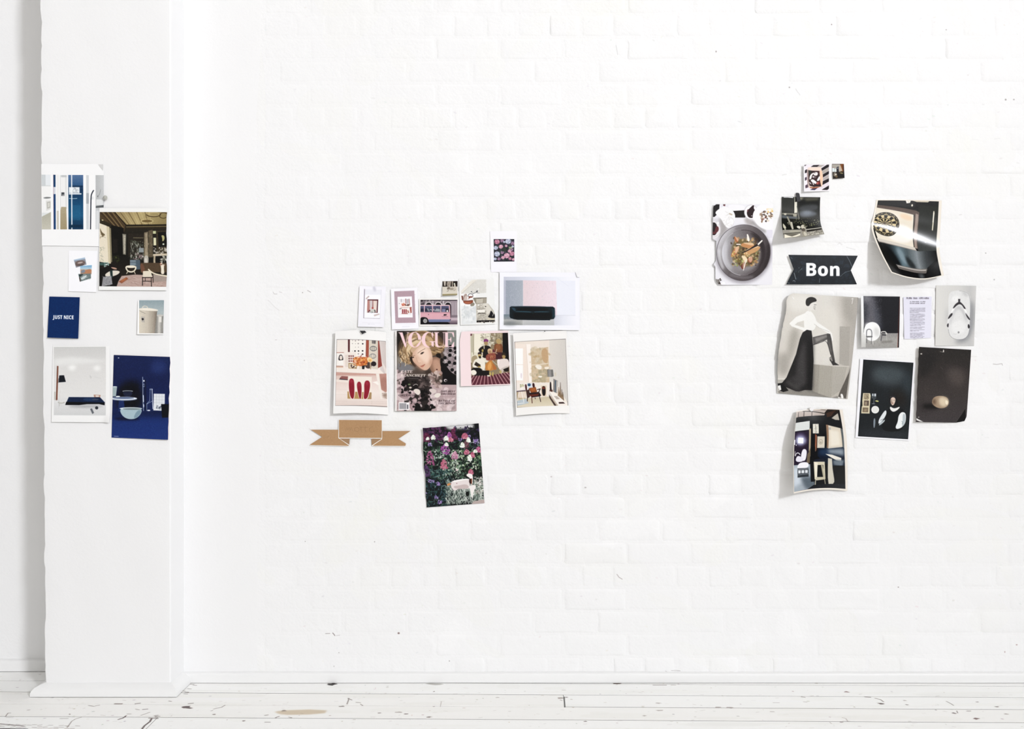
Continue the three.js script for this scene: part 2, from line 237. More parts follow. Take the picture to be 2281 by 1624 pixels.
{
  const boardMaterials = [0xffffff, 0xfefefd, 0xfdfcfb].map((c) => mat(c, 0.5, { map: floorPaint, bumpMap: paintFine, bumpScale: 0.0005 }));
  const plain = mat(lin(0.80, 0.78, 0.75), 0.5, { bumpMap: paintFine, bumpScale: 0.0005 });
  const bare = mat(lin(0.09, 0.06, 0.045), 0.9);
  mesh('underfloor', box(X0 - 0.1, X1 + 0.1, -0.2, -0.012, -0.4, Z1 + 0.2), mat(lin(0.045, 0.035, 0.03), 0.9), floor);
  const far = [], r = rngOf(15), P = 0.109, slope = 0.015, plank = (x0, x1, k, gap) => {
    const z0 = 0.13 + k * P, z1 = z0 + P - gap, c = 0.0012, y = (r() - 0.5) * 0.0008, s = (x, z) => z + slope * x;
    const top = [[z0, y - c], [z0 + c, y], [z1 - c, y], [z1, y - c]];
    const face = gridGeo(1, 3, (u, v, i, j) => { const x = i ? x1 : x0; return [x, top[j][1], s(x, top[j][0])]; }).toNonIndexed();
    const sides = [z0, z1].map((z, e) => gridGeo(1, 1, (u, v, i, j) => { const x = i ? x1 : x0; return [x, j ? y - c : -0.014, s(x, z)]; }, !!e).toNonIndexed());
    const ends = [x0, x1].map((x, e) => gridGeo(1, 1, (u, v, i, j) => [x, j ? y - c : -0.014, s(x, i ? z1 : z0)], !e).toNonIndexed());
    face.computeVertexNormals();
    return metricUV(mergeGeometries([face, mergeGeometries([...sides, ...ends])], true), 'xz');
  };
  for (let k = -4; k < 112; k++) {
    const cuts = [X0]; let x = X0 + 0.6 + r() * 2.2; while (x < X1 - 0.8) { cuts.push(x); x += 1.9 + r() * 2.2; } cuts.push(X1);
    if (k === 0) cuts.splice(1, cuts.length, 0.186, 3.1, 5.8, X1);
    else if (k === 2) cuts.splice(1, cuts.length, -1.205, 2.55, 4.9, X1);
    else if (k < 6) cuts.splice(1, cuts.length, 2.3 + r(), 5.4, X1);
    for (let i = 0; i + 1 < cuts.length; i++) {
      const g = plank(cuts[i] + 0.0007, cuts[i + 1] - 0.0007, k, 0.0026 + r() * 0.0016);
      if (k < 16) mesh('plank', g, [k < 5 ? boardMaterials[Math.floor(r() * 3)] : plain, bare], floor); else far.push(g);
    }
  }
  mesh('planks_beyond', mergeGeometries(far.map((g) => { const c = g.clone(); c.clearGroups(); return c; })), plain, floor).userData.kind = 'stuff';
}
// the rest of the loft: side walls, rear wall, timber ceiling, the high window in the right-hand wall
{
  const rear = mat(lin(0.12, 0.114, 0.105), 0.85), W = X1 + 0.3;
  structure(mesh('wall_left', box(X0 - 0.3, X0, 0, YC, -0.4, Z1), mat(lin(0.45, 0.44, 0.42), 0.8)), 'plain side wall of the loft outside the view at left', 'wall');
  structure(mesh('wall_front', box(X0 - 0.3, W, 0, YC, Z1, Z1 + 0.3), rear), 'bare wall of the loft behind the camera', 'wall');
  const a = WIN.z - WIN.w / 2, b = WIN.z + WIN.w / 2, c = WIN.y - WIN.h / 2, d = WIN.y + WIN.h / 2;
  structure(mesh('wall_right', mergeGeometries([box(X1, W, 0, YC, -0.4, a), box(X1, W, 0, YC, b, Z1), box(X1, W, 0, c, a, b), box(X1, W, d, YC, a, b)]), rear), 'bare side wall of the loft with the high window', 'wall');
  structure(mesh('ceiling', box(X0 - 0.3, W, YC, YC + 0.25, -0.4, Z1 + 0.3), mat(lin(0.74, 0.725, 0.69), 0.8)), 'timber ceiling of the loft above the view', 'ceiling');
  const w = structure(group('window_1'), 'high steel framed window behind the camera at right', 'window'), steel = mat(lin(0.1, 0.1, 0.11), 0.5, { metalness: 0.4 });
  const bar = (z0, z1, y0, y1, o = 0) => box(X1 + 0.08 + o, X1 + 0.14 - o, y0, y1, z0, z1);
  mesh('window_frame', mergeGeometries([bar(a, b, c, c + 0.05), bar(a, b, d - 0.05, d), bar(a, a + 0.05, c, d), bar(b - 0.05, b, c, d)]), steel, w);
  const glass = new THREE.MeshPhysicalMaterial({ color: 0xffffff, roughness: 0.02, transmission: 1, thickness: 0 });
  for (let i = 0; i < 4; i++) for (let j = 0; j < 3; j++) {
    const z0 = lerp(a + 0.05, b - 0.05, i / 4), z1 = lerp(a + 0.05, b - 0.05, (i + 1) / 4), y0 = lerp(c + 0.05, d - 0.05, j / 3), y1 = lerp(c + 0.05, d - 0.05, (j + 1) / 3);
    mesh('pane', bar(z0 + 0.012, z1 - 0.012, y0 + 0.012, y1 - 0.012, 0.028), glass, w);
    if (i) mesh('mullion', bar(z0 - 0.012, z0 + 0.012, y0, y1, 0.01), steel, w);
    if (j) mesh('glazing_bar', bar(z0 + 0.012, z1 - 0.012, y0 - 0.012, y0 + 0.012, 0.01), steel, w);
  }
}
// ---------------------------------------------------------------- prints: sheets of paper with real curl and thickness, and what is printed on them
// a printed picture, drawn in units of [x0, y0, scale]: photo pixel = x0 + unit / scale
function picture(quad, zoom, k, paper, draw) {
  const [A, B, , Dq] = quad, w = Math.hypot(B[0] - A[0], B[1] - A[1]), h = Math.hypot(Dq[0] - A[0], Dq[1] - A[1]);
  const W = Math.round(w * k), H = Math.round(h * k), c = canvas(W, H), x = c.getContext('2d');
  const m = affine(quad);                              // photo pixel -> (u, v) with v downwards
  const s = 1 / zoom[2];
  x.fillStyle = paper; x.fillRect(0, 0, W, H);
  x.setTransform(m[0] * W * s, m[3] * H * s, m[1] * W * s, m[4] * H * s, (m[0] * zoom[0] + m[1] * zoom[1] + m[2]) * W, (m[3] * zoom[0] + m[4] * zoom[1] + m[5]) * H);
  draw(pen(x)); return canvasTexture(printed(c, k * 0.45));
}
// ink spreads a little into the paper, with a fine mottle
function printed(c, spread) {
  const o = canvas(c.width, c.height), x = o.getContext('2d'), r = rngOf(c.width * 7 + c.height); x.drawImage(c, 0, 0); x.filter = `blur(${spread}px)`; x.drawImage(c, 0, 0); x.filter = 'none'; x.globalCompositeOperation = 'soft-light';
  for (let i = 0; i < c.width * c.height / 60; i++) { x.fillStyle = r() < 0.5 ? 'rgba(255,255,255,0.12)' : 'rgba(0,0,0,0.10)'; x.fillRect(r() * c.width, r() * c.height, 2 + r() * 5, 2 + r() * 5); }
  return o;
}
function flatPicture(W, H, w, h, paper, draw) {        // drawn in units 0..w, 0..h
  const c = canvas(W, H), x = c.getContext('2d'); x.fillStyle = paper; x.fillRect(0, 0, W, H); x.setTransform(W / w, 0, 0, H / h, 0, 0); draw(pen(x)); return canvasTexture(printed(c, 2.6));
}
function affine([A, B, , C]) {
  const a = B[0] - A[0], b = C[0] - A[0], c = B[1] - A[1], d = C[1] - A[1], n = a * d - b * c;
  return [d / n, -b / n, (-d * A[0] + b * A[1]) / n, -c / n, a / n, (c * A[0] - a * A[1]) / n];
}
function pen(x) {
  const r = rngOf(1234);
  const trace = (p) => { x.beginPath(); for (let i = 0; i < p.length; i += 2) i ? x.lineTo(p[i], p[i + 1]) : x.moveTo(p[i], p[i + 1]); };
  const curve = (p, closed) => {
    x.beginPath(); const n = p.length / 2;
    if (closed) { x.moveTo((p[0] + p[2 * n - 2]) / 2, (p[1] + p[2 * n - 1]) / 2); for (let i = 0; i < n; i++) { const j = (i + 1) % n; x.quadraticCurveTo(p[2 * i], p[2 * i + 1], (p[2 * i] + p[2 * j]) / 2, (p[2 * i + 1] + p[2 * j + 1]) / 2); } return; }
    x.moveTo(p[0], p[1]); for (let i = 1; i < n - 1; i++) x.quadraticCurveTo(p[2 * i], p[2 * i + 1], (p[2 * i] + p[2 * i + 2]) / 2, (p[2 * i + 1] + p[2 * i + 3]) / 2); x.lineTo(p[2 * n - 2], p[2 * n - 1]);
  };
  const g = {
    x, r,
    P(c, ...p) { x.fillStyle = c; trace(p); x.closePath(); x.fill(); },
    S(c, ...p) { x.fillStyle = c; curve(p, true); x.fill(); },
    R(c, a, b, c1, d) { x.fillStyle = c; x.fillRect(a, b, c1 - a, d - b); },
    E(c, a, b, rx, ry = rx, rot = 0) { x.fillStyle = c; x.beginPath(); x.ellipse(a, b, rx, ry, rot, 0, 7); x.fill(); },
    O(c, w, a, b, rx, ry = rx, s = 0, e = 7, rot = 0) { x.strokeStyle = c; x.lineWidth = w; x.beginPath(); x.ellipse(a, b, rx, ry, rot, s, e); x.stroke(); },
    L(c, w, ...p) { x.strokeStyle = c; x.lineWidth = w; x.lineJoin = x.lineCap = 'round'; trace(p); x.stroke(); },
    C(c, w, ...p) { x.strokeStyle = c; x.lineWidth = w; x.lineJoin = x.lineCap = 'round'; curve(p, false); x.stroke(); },
    G(x0, y0, x1, y1, ...stops) { const q = x.createLinearGradient(x0, y0, x1, y1); for (let i = 0; i < stops.length; i += 2) q.addColorStop(stops[i], stops[i + 1]); return q; },
    soft(b, f) { x.save(); x.filter = `blur(${b * 4}px)`; f(); x.restore(); },
    clip(p, f) { x.save(); trace(p); x.closePath(); x.clip(); f(); x.restore(); },
    clipE(a, b, rx, ry, f) { x.save(); x.beginPath(); x.ellipse(a, b, rx, ry, 0, 0, 7); x.clip(); f(); x.restore(); },
    grain(x0, y0, x1, y1, n, s, cols, alpha = 0.2) { x.save(); x.globalAlpha = alpha; for (let i = 0; i < n; i++) { x.fillStyle = cols[Math.floor(r() * cols.length)]; x.fillRect(x0 + r() * (x1 - x0), y0 + r() * (y1 - y0), s * (0.4 + r()), s * (0.4 + r())); } x.restore(); },
    blobs(x0, y0, x1, y1, n, s0, s1, cols, alpha = 1) { x.save(); x.globalAlpha = alpha; for (let i = 0; i < n; i++) { const q = s0 + r() * (s1 - s0), a = x0 + r() * (x1 - x0), b = y0 + r() * (y1 - y0), t = r() * 6, e = 0.45 + r() * 0.6, p = []; for (let m = 0; m < 7; m++) { const w = m / 7 * 6.283, d = q * (0.55 + r() * 0.75), h = Math.cos(w) * d, k = Math.sin(w) * d * e; p.push(a + h * Math.cos(t) - k * Math.sin(t), b + h * Math.sin(t) + k * Math.cos(t)); } g.S(cols[Math.floor(r() * cols.length)], ...p); } x.restore(); },
    strokes(x0, y0, x1, y1, n, len, w, cols, alpha = 1, a0 = 0, a1 = 6.28) { x.save(); x.globalAlpha = alpha; for (let i = 0; i < n; i++) { const a = a0 + r() * (a1 - a0), l = len * (0.4 + r()), p = x0 + r() * (x1 - x0), q = y0 + r() * (y1 - y0); g.L(cols[Math.floor(r() * cols.length)], w * (0.5 + r()), p, q, p + Math.cos(a) * l, q + Math.sin(a) * l); } x.restore(); },
    T(text, c, font, a, b, opt = {}) { x.save(); x.translate(a, b); if (opt.rot) x.rotate(opt.rot); x.transform(opt.sx ?? 1, 0, opt.skew ?? 0, 1, 0, 0); x.font = font; x.fillStyle = c; x.textAlign = opt.align ?? 'left'; x.textBaseline = 'alphabetic'; x.fillText(text, 0, 0); if (opt.stroke) { x.strokeStyle = c; x.lineWidth = opt.stroke; x.strokeText(text, 0, 0); } x.restore(); },
  };
  return g;
}
// ---- sheet geometry: f(u, v) gives the world position on the paper, u to the right and v down the sheet, both 0 to 1
const place = (px, py, z) => [(px - CX) * U * (D - z) / D, HC + (CY - py) * U * (D - z) / D, z];      // a point seen at a photo pixel, standing z off the brick wall
const mix3 = (a, b, t) => [lerp(a[0], b[0], t), lerp(a[1], b[1], t), lerp(a[2], b[2], t)];
// four corners with their own lift in mm, joined by a sheet that may bow, sag, curl at a spot or have torn edges (offsets in photo pixels)
function sheetSurface({ quad, lift = [3, 3, 3, 3], bow = 0, sag = 0, curl = [], left, right, top, bottom, base = 0 }) {
  const c = quad.map(([x, y], i) => place(x, y, base + lift[i] * 0.001));
  const f = (u, v) => {
    const p = mix3(mix3(c[0], c[1], u), mix3(c[3], c[2], u), v), [dx, dy] = f.torn(u, v);
    let h = bow * 4 * u * (1 - u) + sag * 4 * v * (1 - v);
    for (const [cu, cv, rad, amt] of curl) h += amt * smooth(rad, 0, Math.hypot(u - cu, v - cv));
    return [p[0] + dx * U, p[1] - dy * U, p[2] + h * 0.001];
  };
  f.torn = (u, v) => [(left ? left(v) * (1 - u) ** 6 : 0) + (right ? right(v) * u ** 6 : 0), (top ? top(u) * (1 - v) ** 6 : 0) + (bottom ? bottom(u) * v ** 6 : 0)];
  f.size = [Math.hypot(quad[1][0] - quad[0][0], quad[1][1] - quad[0][1]), Math.hypot(quad[3][0] - quad[0][0], quad[3][1] - quad[0][1])];
  return f;
}
function netSurface(rows, base = 0) {                  // control points [x, y, lift mm], Catmull-Rom both ways
  const pts = rows.map((q) => q.map(([x, y, h]) => place(x, y, base + h * 0.001)));
  const cr = (p, t) => { const n = p.length - 1, k = clamp(t * n, 0, n - 1e-6), i = Math.floor(k), f = k - i, g = (j) => p[clamp(j, 0, n)], a = g(i - 1), b = g(i), c = g(i + 1), d = g(i + 2);
    return b.map((_, m) => 0.5 * (2 * b[m] + (c[m] - a[m]) * f + (2 * a[m] - 5 * b[m] + 4 * c[m] - d[m]) * f * f + (3 * b[m] - a[m] - 3 * c[m] + d[m]) * f ** 3)); };
  return (u, v) => cr(pts.map((q) => cr(q, u)), v);
}
function paperGeo(f, nu, nv, thick = 0.0004) {
  const front = gridGeo(nu, nv, (u, v) => f(u, v)), fp = front.attributes.position, fn = front.attributes.normal;
  const at = (i, j, k) => { const q = j * (nu + 1) + i; return [fp.getX(q) - fn.getX(q) * thick * k, fp.getY(q) - fn.getY(q) * thick * k, fp.getZ(q) - fn.getZ(q) * thick * k]; };
  const back = gridGeo(nu, nv, (u, v, i, j) => at(i, j, 1), true);
  const rim = [gridGeo(nu, 1, (u, v, i, j) => at(i, 0, j ? 0 : 1)), gridGeo(nu, 1, (u, v, i, j) => at(i, nv, j ? 1 : 0)), gridGeo(1, nv, (u, v, i, j) => at(0, j, i ? 0 : 1)), gridGeo(1, nv, (u, v, i, j) => at(nu, j, i ? 1 : 0))];
  return mergeGeometries([front, back, ...rim]);
}
// where a measured quad lies on a measured sheet, as four (u, v) pairs
function onSheet(quad, S) {
  const m = affine(S);
  return quad.map(([x, y]) => { let u = 0.5, v = 0.5; for (let k = 0; k < 8; k++) { const ex = x - lerp(lerp(S[0][0], S[1][0], u), lerp(S[3][0], S[2][0], u), v), ey = y - lerp(lerp(S[0][1], S[1][1], u), lerp(S[3][1], S[2][1], u), v); u += m[0] * ex + m[1] * ey; v += m[3] * ex + m[4] * ey; } return [clamp(u, 0, 1), clamp(v, 0, 1)]; });
}
// what is printed: the whole sheet, or a smaller quad given in the sheet's own (u, v); uv runs 0 to 1 across the print
function printGeo(f, nu, nv, part, lift = 0.00025) {
  const uv = [], q = part ?? [[0, 0], [1, 0], [1, 1], [0, 1]];
  const g = gridGeo(nu, nv, (u, v) => {
    const a = lerp(lerp(q[0][0], q[1][0], u), lerp(q[3][0], q[2][0], u), v), b = lerp(lerp(q[0][1], q[1][1], u), lerp(q[3][1], q[2][1], u), v), p = f(a, b);
    const [dx, dy] = !part && f.torn ? f.torn(a, b) : [0, 0];
    uv.push(u + (f.size ? dx / f.size[0] : 0), 1 - v - (f.size ? dy / f.size[1] : 0));
    return [p[0], p[1], p[2] + lift];
  });
  g.setAttribute('uv', new THREE.Float32BufferAttribute(uv, 2)); return g;
}
const paperMats = {};
const paperMat = (c, rough = 0.75) => paperMats[c + rough] ??= mat(new THREE.Color(c), rough);
const SET_PIER = 'prints on the pier', SET_MID = 'prints in the middle of the brick wall', SET_RIGHT = 'prints at the right of the brick wall';
function print(name, label, set, o) {
  const t = group(name); tag(t, label, 'print', set);
  const f = o.net ? netSurface(o.net, o.base) : sheetSurface(o), n = o.n ?? 14;
  mesh('paper', paperGeo(f, n, n, o.thick), paperMat(o.paper ?? '#f4f4f3'), t);
  const imageMat = new THREE.MeshPhysicalMaterial({ map: o.art, roughness: o.gloss ?? 0.55, specularIntensity: o.shine ?? 0.3 });
  mesh('printed_image', printGeo(f, n, n, o.image && onSheet(o.image, o.quad)), imageMat, t);
  return t;
}
// a flat cut-out strip (tape, paper shapes) on a plane z, from photo points
function cutout(points, z, thick) {
  const s = new THREE.Shape(points.map(([x, y]) => { const p = place(x, y, z); return new THREE.Vector2(p[0], p[1]); }));
  const g = new THREE.ExtrudeGeometry(s, { depth: thick, bevelEnabled: false }); g.translate(0, 0, z); return g;
}
const wave = (a, n, s) => { const r = rngOf(s), k = Array.from({ length: n + 1 }, () => (r() - 0.5) * 2 * a); return (t) => { const q = clamp(t, 0, 0.9999) * n, i = Math.floor(q); return lerp(k[i], k[i + 1], smooth(0, 1, q - i)); }; };
const steps = (...p) => (t) => { for (let i = 0; i + 2 < p.length; i += 2) if (t <= p[i + 2]) return lerp(p[i + 1], p[i + 3], (t - p[i]) / (p[i + 2] - p[i])); return p[p.length - 1]; };
// ---------------------------------------------------------------- prints on the pier
{
  const z = [70, 340, 4.776], img = [[92.2, 389], [231, 390], [231, 511], [92.2, 511]];
  const art = picture(img, z, 5, '#fbfbfb', (g) => {
    g.R('#e3e6e6', 107, 235, 205, 820); g.R('#cfd4d6', 107, 235, 150, 352); g.R('#e9edf0', 150, 235, 205, 350); g.L('#b9bdbd', 3, 110, 352, 205, 354); g.R('#f6f6f5', 107, 358, 205, 640);
    g.S('#8c9090', 122, 484, 150, 470, 204, 474, 204, 486, 150, 492); g.L('#55585a', 4, 128, 482, 204, 480); g.P('#e2e2de', 152, 512, 205, 508, 205, 600, 156, 622); g.P('#b5b4ac', 162, 528, 200, 520, 200, 585, 165, 598); g.P('#d8d7d0', 170, 536, 194, 530, 194, 576, 172, 585);
    g.P(g.G(107, 650, 150, 820, 0, '#b3b1a2', 1, '#c9c6b8'), 107, 682, 205, 632, 205, 820, 107, 820);
    g.R(g.G(0, 235, 0, 820, 0, '#123a63', 0.5, '#16396a', 1, '#153e70'), 233, 235, 256, 820); g.R('#d9dcE4', 233, 366, 256, 442); g.L('#7a3550', 2, 234, 236, 234, 820);
    g.R('#f1f0ee', 268, 235, 292, 820); g.R('#cfc9bc', 268, 620, 288, 820); g.R('#dfe0df', 303, 240, 376, 600); g.R('#f2f2f1', 310, 260, 362, 590); g.R('#c5c8c9', 318, 240, 376, 262); g.R('#3f4247', 318, 424, 350, 462); g.R('#9a9c9e', 326, 446, 352, 462);
    g.P(g.G(0, 590, 0, 820, 0, '#b1a588', 1, '#a39574'), 306, 612, 316, 578, 370, 580, 376, 820, 304, 820);
    g.R(g.G(0, 238, 0, 820, 0, '#57739c', 0.2, '#2d5580', 0.26, '#123052', 0.5, '#15476f', 0.75, '#1a567e', 0.86, '#0e3a5c', 1, '#0e3355'), 392, 238, 551, 820);
    g.R('#0b2c4c', 436, 352, 548, 372); g.R('#e9eef2', 398, 368, 512, 432); g.strokes(440, 374, 505, 428, 40, 12, 3, ['#8d939c', '#c4c8cf', '#6d7380'], 0.7); g.R('#f7f9fb', 398, 434, 532, 446); g.C('#b9d6e4', 6, 402, 488, 440, 492, 484, 488); g.R('rgba(40,110,150,.35)', 440, 560, 520, 720);
    g.R('#f9fafb', 423, 238, 434, 820); g.soft(1, () => g.R('#0a2a45', 398, 770, 545, 800));
    g.R('#d6d9db', 583, 240, 611, 820); g.R('#a9aeb3', 583, 432, 611, 545); g.R('#fcfcfc', 613, 236, 682, 820); g.C('#1a1d2c', 11, 661, 404, 640, 436, 633, 480, 631, 620, 628, 822);
    g.R('#e9ebec', 640, 470, 662, 500); g.R(g.G(683, 0, 776, 0, 0, '#b9bbbc', 1, '#cfd1d2'), 683, 240, 778, 590); g.R('#e4e6e6', 690, 500, 762, 560); g.C('#8f9394', 5, 735, 395, 730, 440, 705, 470); g.L('#4b4e50', 6, 705, 462, 707, 474); g.P('#5a5e60', 684, 572, 770, 560, 770, 586, 684, 592);
    g.R('#c9ccce', 683, 592, 726, 820); g.R('#dfe1e2', 690, 620, 720, 820);
  });
  print('kitchen_print', 'white sheet with a striped blue kitchen collage at the pier edge', SET_PIER, { quad: [[91.8, 365], [231, 365.5], [231, 549], [93.5, 547]], image: img, art, base: PIER, lift: [3, 3, 4, 4], paper: '#fafafa', gloss: 0.5 });
  const tri = tag(group('corner_tape'), 'small grey tape triangle at the corner of the striped kitchen sheet', 'tape'); mesh('tape_strip', cutout([[218.6, 366], [230.2, 366.2], [229.4, 380]], PIER + 0.0042, 0.0003), mat(0xd9d9d8, 0.5), tri);

  const pin = tag(group('pearl_pin'), 'pearl headed pin beside the striped kitchen sheet', 'pin');
  const c = place(234.6, 440, PIER + 0.011), head = new THREE.SphereGeometry(0.0078, 24, 16); head.translate(...c);
  mesh('head', head, new THREE.MeshPhysicalMaterial({ color: lin(0.55, 0.55, 0.5), roughness: 0.12, metalness: 0.55, clearcoat: 1 }), pin);
  const needle = new THREE.CylinderGeometry(0.0007, 0.0005, 0.02, 8); needle.rotateX(Math.PI / 2); needle.translate(c[0], c[1], c[2] - 0.012); mesh('needle', needle, mat(0xb8b8b4, 0.3, { metalness: 1 }), pin);
}
{
  const z = [70, 340, 4.776], img = [[222.2, 472.3], [371.5, 472.5], [371.6, 639], [221.2, 637.7]];
  const art = picture(img, z, 5, '#1d1813', (g) => {
    g.R(g.G(0, 632, 0, 1430, 0, '#3b3222', 0.3, '#1b1813', 0.6, '#13110e', 1, '#2a2119'), 700, 620, 1450, 1440);
    g.P(g.G(880, 632, 1400, 790, 0, '#8f7c55', 0.5, '#b6a474', 1, '#8a7a50'), 880, 628, 1440, 628, 1440, 760, 1012, 772);
    for (let i = 0; i < 9; i++) g.L(i % 2 ? '#5c4a2d' : '#d3c193', i % 2 ? 6 : 3, 900 + i * 44, 632, 1010 + i * 34, 770);
    g.O('#4b3b22', 10, 1300, 655, 75, 26, 0.1, 2.9); g.O('#cdbb8b', 4, 1300, 655, 60, 18); g.E('#6d5a36', 1230, 728, 55, 14); g.O('#d9c894', 4, 1230, 728, 66, 20); g.O('#4b3b22', 8, 1405, 668, 42, 30); g.L('#1a140c', 12, 885, 634, 1010, 772, 1440, 768); g.L('#a08c5c', 5, 1010, 790, 1440, 784); g.L('#2a2114', 8, 1000, 806, 1440, 800);
    g.P('#4a3a26', 724, 632, 880, 632, 1000, 770, 980, 880, 850, 760, 724, 700); for (let i = 0; i < 6; i++) g.L(i % 2 ? '#8c7750' : '#2a1f14', 6, 730 + i * 26, 632, 860 + i * 24, 770 + i * 6); g.S('#c8b98f', 745, 710, 770, 714, 764, 726, 748, 722);
    g.P('#0c0a08', 850, 770, 980, 800, 1000, 1100, 860, 1090);
    // window and column at left
    g.P('#e9dfca', 724, 750, 800, 778, 812, 1000, 830, 1180, 724, 1160); g.S('#6f5f44', 728, 790, 750, 850, 790, 870, 760, 895, 735, 860); g.strokes(728, 860, 780, 900, 22, 18, 3, ['#51422d', '#8a7858'], 0.9); g.P('#cfc3a4', 800, 780, 830, 790, 846, 1180, 820, 1180); g.P('#8e8468', 832, 800, 846, 806, 858, 1160, 848, 1170); g.strokes(726, 1000, 770, 1150, 40, 16, 2, ['#6e7c64', '#4f5d4c', '#9a9a80'], 0.7); g.R('#3f5a56', 726, 1170, 800, 1200); g.blobs(775, 1170, 832, 1230, 26, 5, 13, ['#c9d6d0', '#7ea096', '#e9eeea'], 0.9); g.strokes(860, 1090, 935, 1160, 40, 14, 3, ['#3f4c1f', '#5c6a2b', '#242c12'], 0.8);
    g.P('#191512', 864, 912, 915, 922, 918, 1060, 870, 1070); g.P('#7b776a', 968, 862, 1008, 868, 1004, 1086, 974, 1082); g.P('#b3ad9c', 978, 876, 1000, 880, 996, 1074, 982, 1072); g.strokes(982, 890, 998, 1060, 26, 10, 2, ['#6b665a', '#d8d2c0'], 0.8);
    // back wall
    g.R('#241f18', 1030, 860, 1200, 1110); g.L('#8f8466', 5, 1085, 906, 1190, 906); g.blobs(1050, 935, 1190, 990, 30, 4, 9, ['#5d6658', '#8b917d', '#343a30'], 0.9); g.strokes(1046, 950, 1190, 1130, 150, 22, 4, ['#a8ab9c', '#6d7263', '#dcdccf', '#3b3f36', '#222'], 0.85, 1.2, 1.9); g.R('#8d9494', 1142, 1012, 1194, 1060); g.blobs(1100, 1070, 1190, 1135, 26, 4, 11, ['#ded9d2', '#8e6f74', '#b0a8a0'], 0.9);
    g.P('#7c705a', 1200, 850, 1240, 840, 1246, 1110, 1196, 1110); g.P('#a0937b', 1214, 860, 1232, 856, 1236, 1100, 1212, 1100); g.P('#5a4f3d', 1246, 830, 1290, 820, 1292, 1110, 1250, 1112); g.strokes(1200, 860, 1290, 1100, 70, 16, 3, ['#c3b79a', '#463c2c', '#8d8068'], 0.6, 1.3, 1.8);
    g.R('#c9cc9f', 1294, 832, 1326, 862); g.R('#dcd8b4', 1298, 904, 1326, 985); g.R('#3a3222', 1330, 830, 1440, 1080); g.P('#0f0d0b', 1346, 846, 1440, 840, 1440, 1000, 1352, 1004); g.S('#b3ad78', 1380, 876, 1420, 880, 1412, 930, 1390, 948, 1392, 910); g.E('#dfe6d4', 1402, 972, 10, 9); g.blobs(1300, 1000, 1436, 1070, 40, 5, 13, ['#cfc8bc', '#8a8377', '#ece6da', '#5c544a'], 0.8);
    g.P('#cdbfa6', 1292, 1076, 1440, 1070, 1440, 1092, 1292, 1100); g.R('#b7a98f', 1298, 1098, 1318, 1190); g.R('#0e0c0c', 1318, 1100, 1400, 1180); g.blobs(1370, 1080, 1440, 1160, 40, 4, 12, ['#cfcbbd', '#e7e2d4', '#90907e'], 0.9);
    g.S('#b9b4a8', 1204, 1092, 1236, 1092, 1248, 1130, 1238, 1200, 1228, 1245, 1212, 1245, 1200, 1200, 1192, 1130); g.S('#ded8cc', 1208, 1120, 1224, 1116, 1228, 1180, 1216, 1200);
    g.R('#51402f', 1160, 1170, 1440, 1270); g.S('#6d4a38', 1150, 1180, 1190, 1180, 1210, 1260, 1170, 1290);
    g.R('#76858f', 1048, 1140, 1156, 1200); g.L('#3b4650', 4, 1048, 1166, 1156, 1168); g.R('#4c5a66', 1110, 1140, 1156, 1240);
    g.P('#b9a096', 960, 1310, 1100, 1295, 1450, 1310, 1450, 1440, 880, 1440); g.strokes(960, 1305, 1440, 1428, 200, 26, 3, ['#d6c4ba', '#9b8077', '#e3d6cc', '#84695f'], 0.5, -0.3, 0.5); g.P('#94583c', 925, 1372, 1010, 1322, 1030, 1340, 960, 1390); g.P('#b06a45', 950, 1360, 1000, 1334, 1010, 1344, 965, 1374);
    g.P('#120f0e', 724, 1240, 850, 1190, 910, 1230, 950, 1290, 900, 1440, 724, 1440); g.S('#e0d9cb', 780, 1292, 850, 1250, 945, 1256, 930, 1292, 850, 1322, 790, 1320); g.P('#20302f', 834, 1252, 862, 1250, 866, 1330, 842, 1330); g.P('#908f92', 762, 1322, 850, 1310, 862, 1400, 748, 1425); g.strokes(762, 1320, 850, 1410, 40, 14, 3, ['#c9c8cb', '#6b6b70'], 0.7); g.S('#b7937f', 836, 1215, 900, 1222, 915, 1244, 870, 1240);
    g.O('#e8dfc9', 15, 1058, 1215, 52, 52, 0.1, 3.05); g.E('#efe6d2', 1058, 1212, 56, 14); g.E('#2a231b', 1058, 1246, 34, 10); g.L('#dcd0b6', 8, 1022, 1266, 1012, 1286); g.L('#dcd0b6', 8, 1094, 1266, 1104, 1288);
    g.C('#efe4cc', 14, 1244, 1240, 1270, 1270, 1340, 1296, 1446, 1310); g.P('#a3948a', 1290, 1290, 1440, 1318, 1440, 1365, 1300, 1370); g.S('#ece3d0', 1368, 1190, 1410, 1190, 1404, 1236, 1412, 1290, 1372, 1290, 1378, 1236); g.blobs(1366, 1170, 1412, 1205, 14, 4, 9, ['#d49a82', '#e9dcc9']);
    g.P('#e4dac6', 1186, 1258, 1268, 1254, 1282, 1318, 1182, 1322); g.L('#1c1512', 8, 1180, 1322, 1180, 1408); g.L('#1c1512', 8, 1272, 1326, 1276, 1420); g.L('#1c1512', 7, 1290, 1300, 1294, 1376); g.L('#1c1512', 7, 1180, 1364, 1276, 1366); g.L('#1c1512', 8, 1184, 1326, 1288, 1326); g.L('#1c1512', 6, 1208, 1326, 1210, 1362); g.grain(724, 632, 1440, 1430, 1500, 5, ['#fff', '#000', '#7a6a4a'], 0.07);
  });
  print('grand_salon_print', 'dark photo of an ornate salon with chandeliers, high on the pier', SET_PIER, { quad: [[221.4, 464], [371.2, 463.5], [371.2, 647], [220, 646]], image: img, art, base: PIER, lift: [7, 5, 6, 6], paper: '#f6f6f4', right: wave(1.4, 14, 5), curl: [[1, 0, 0.16, -2]], gloss: 0.45 });
}
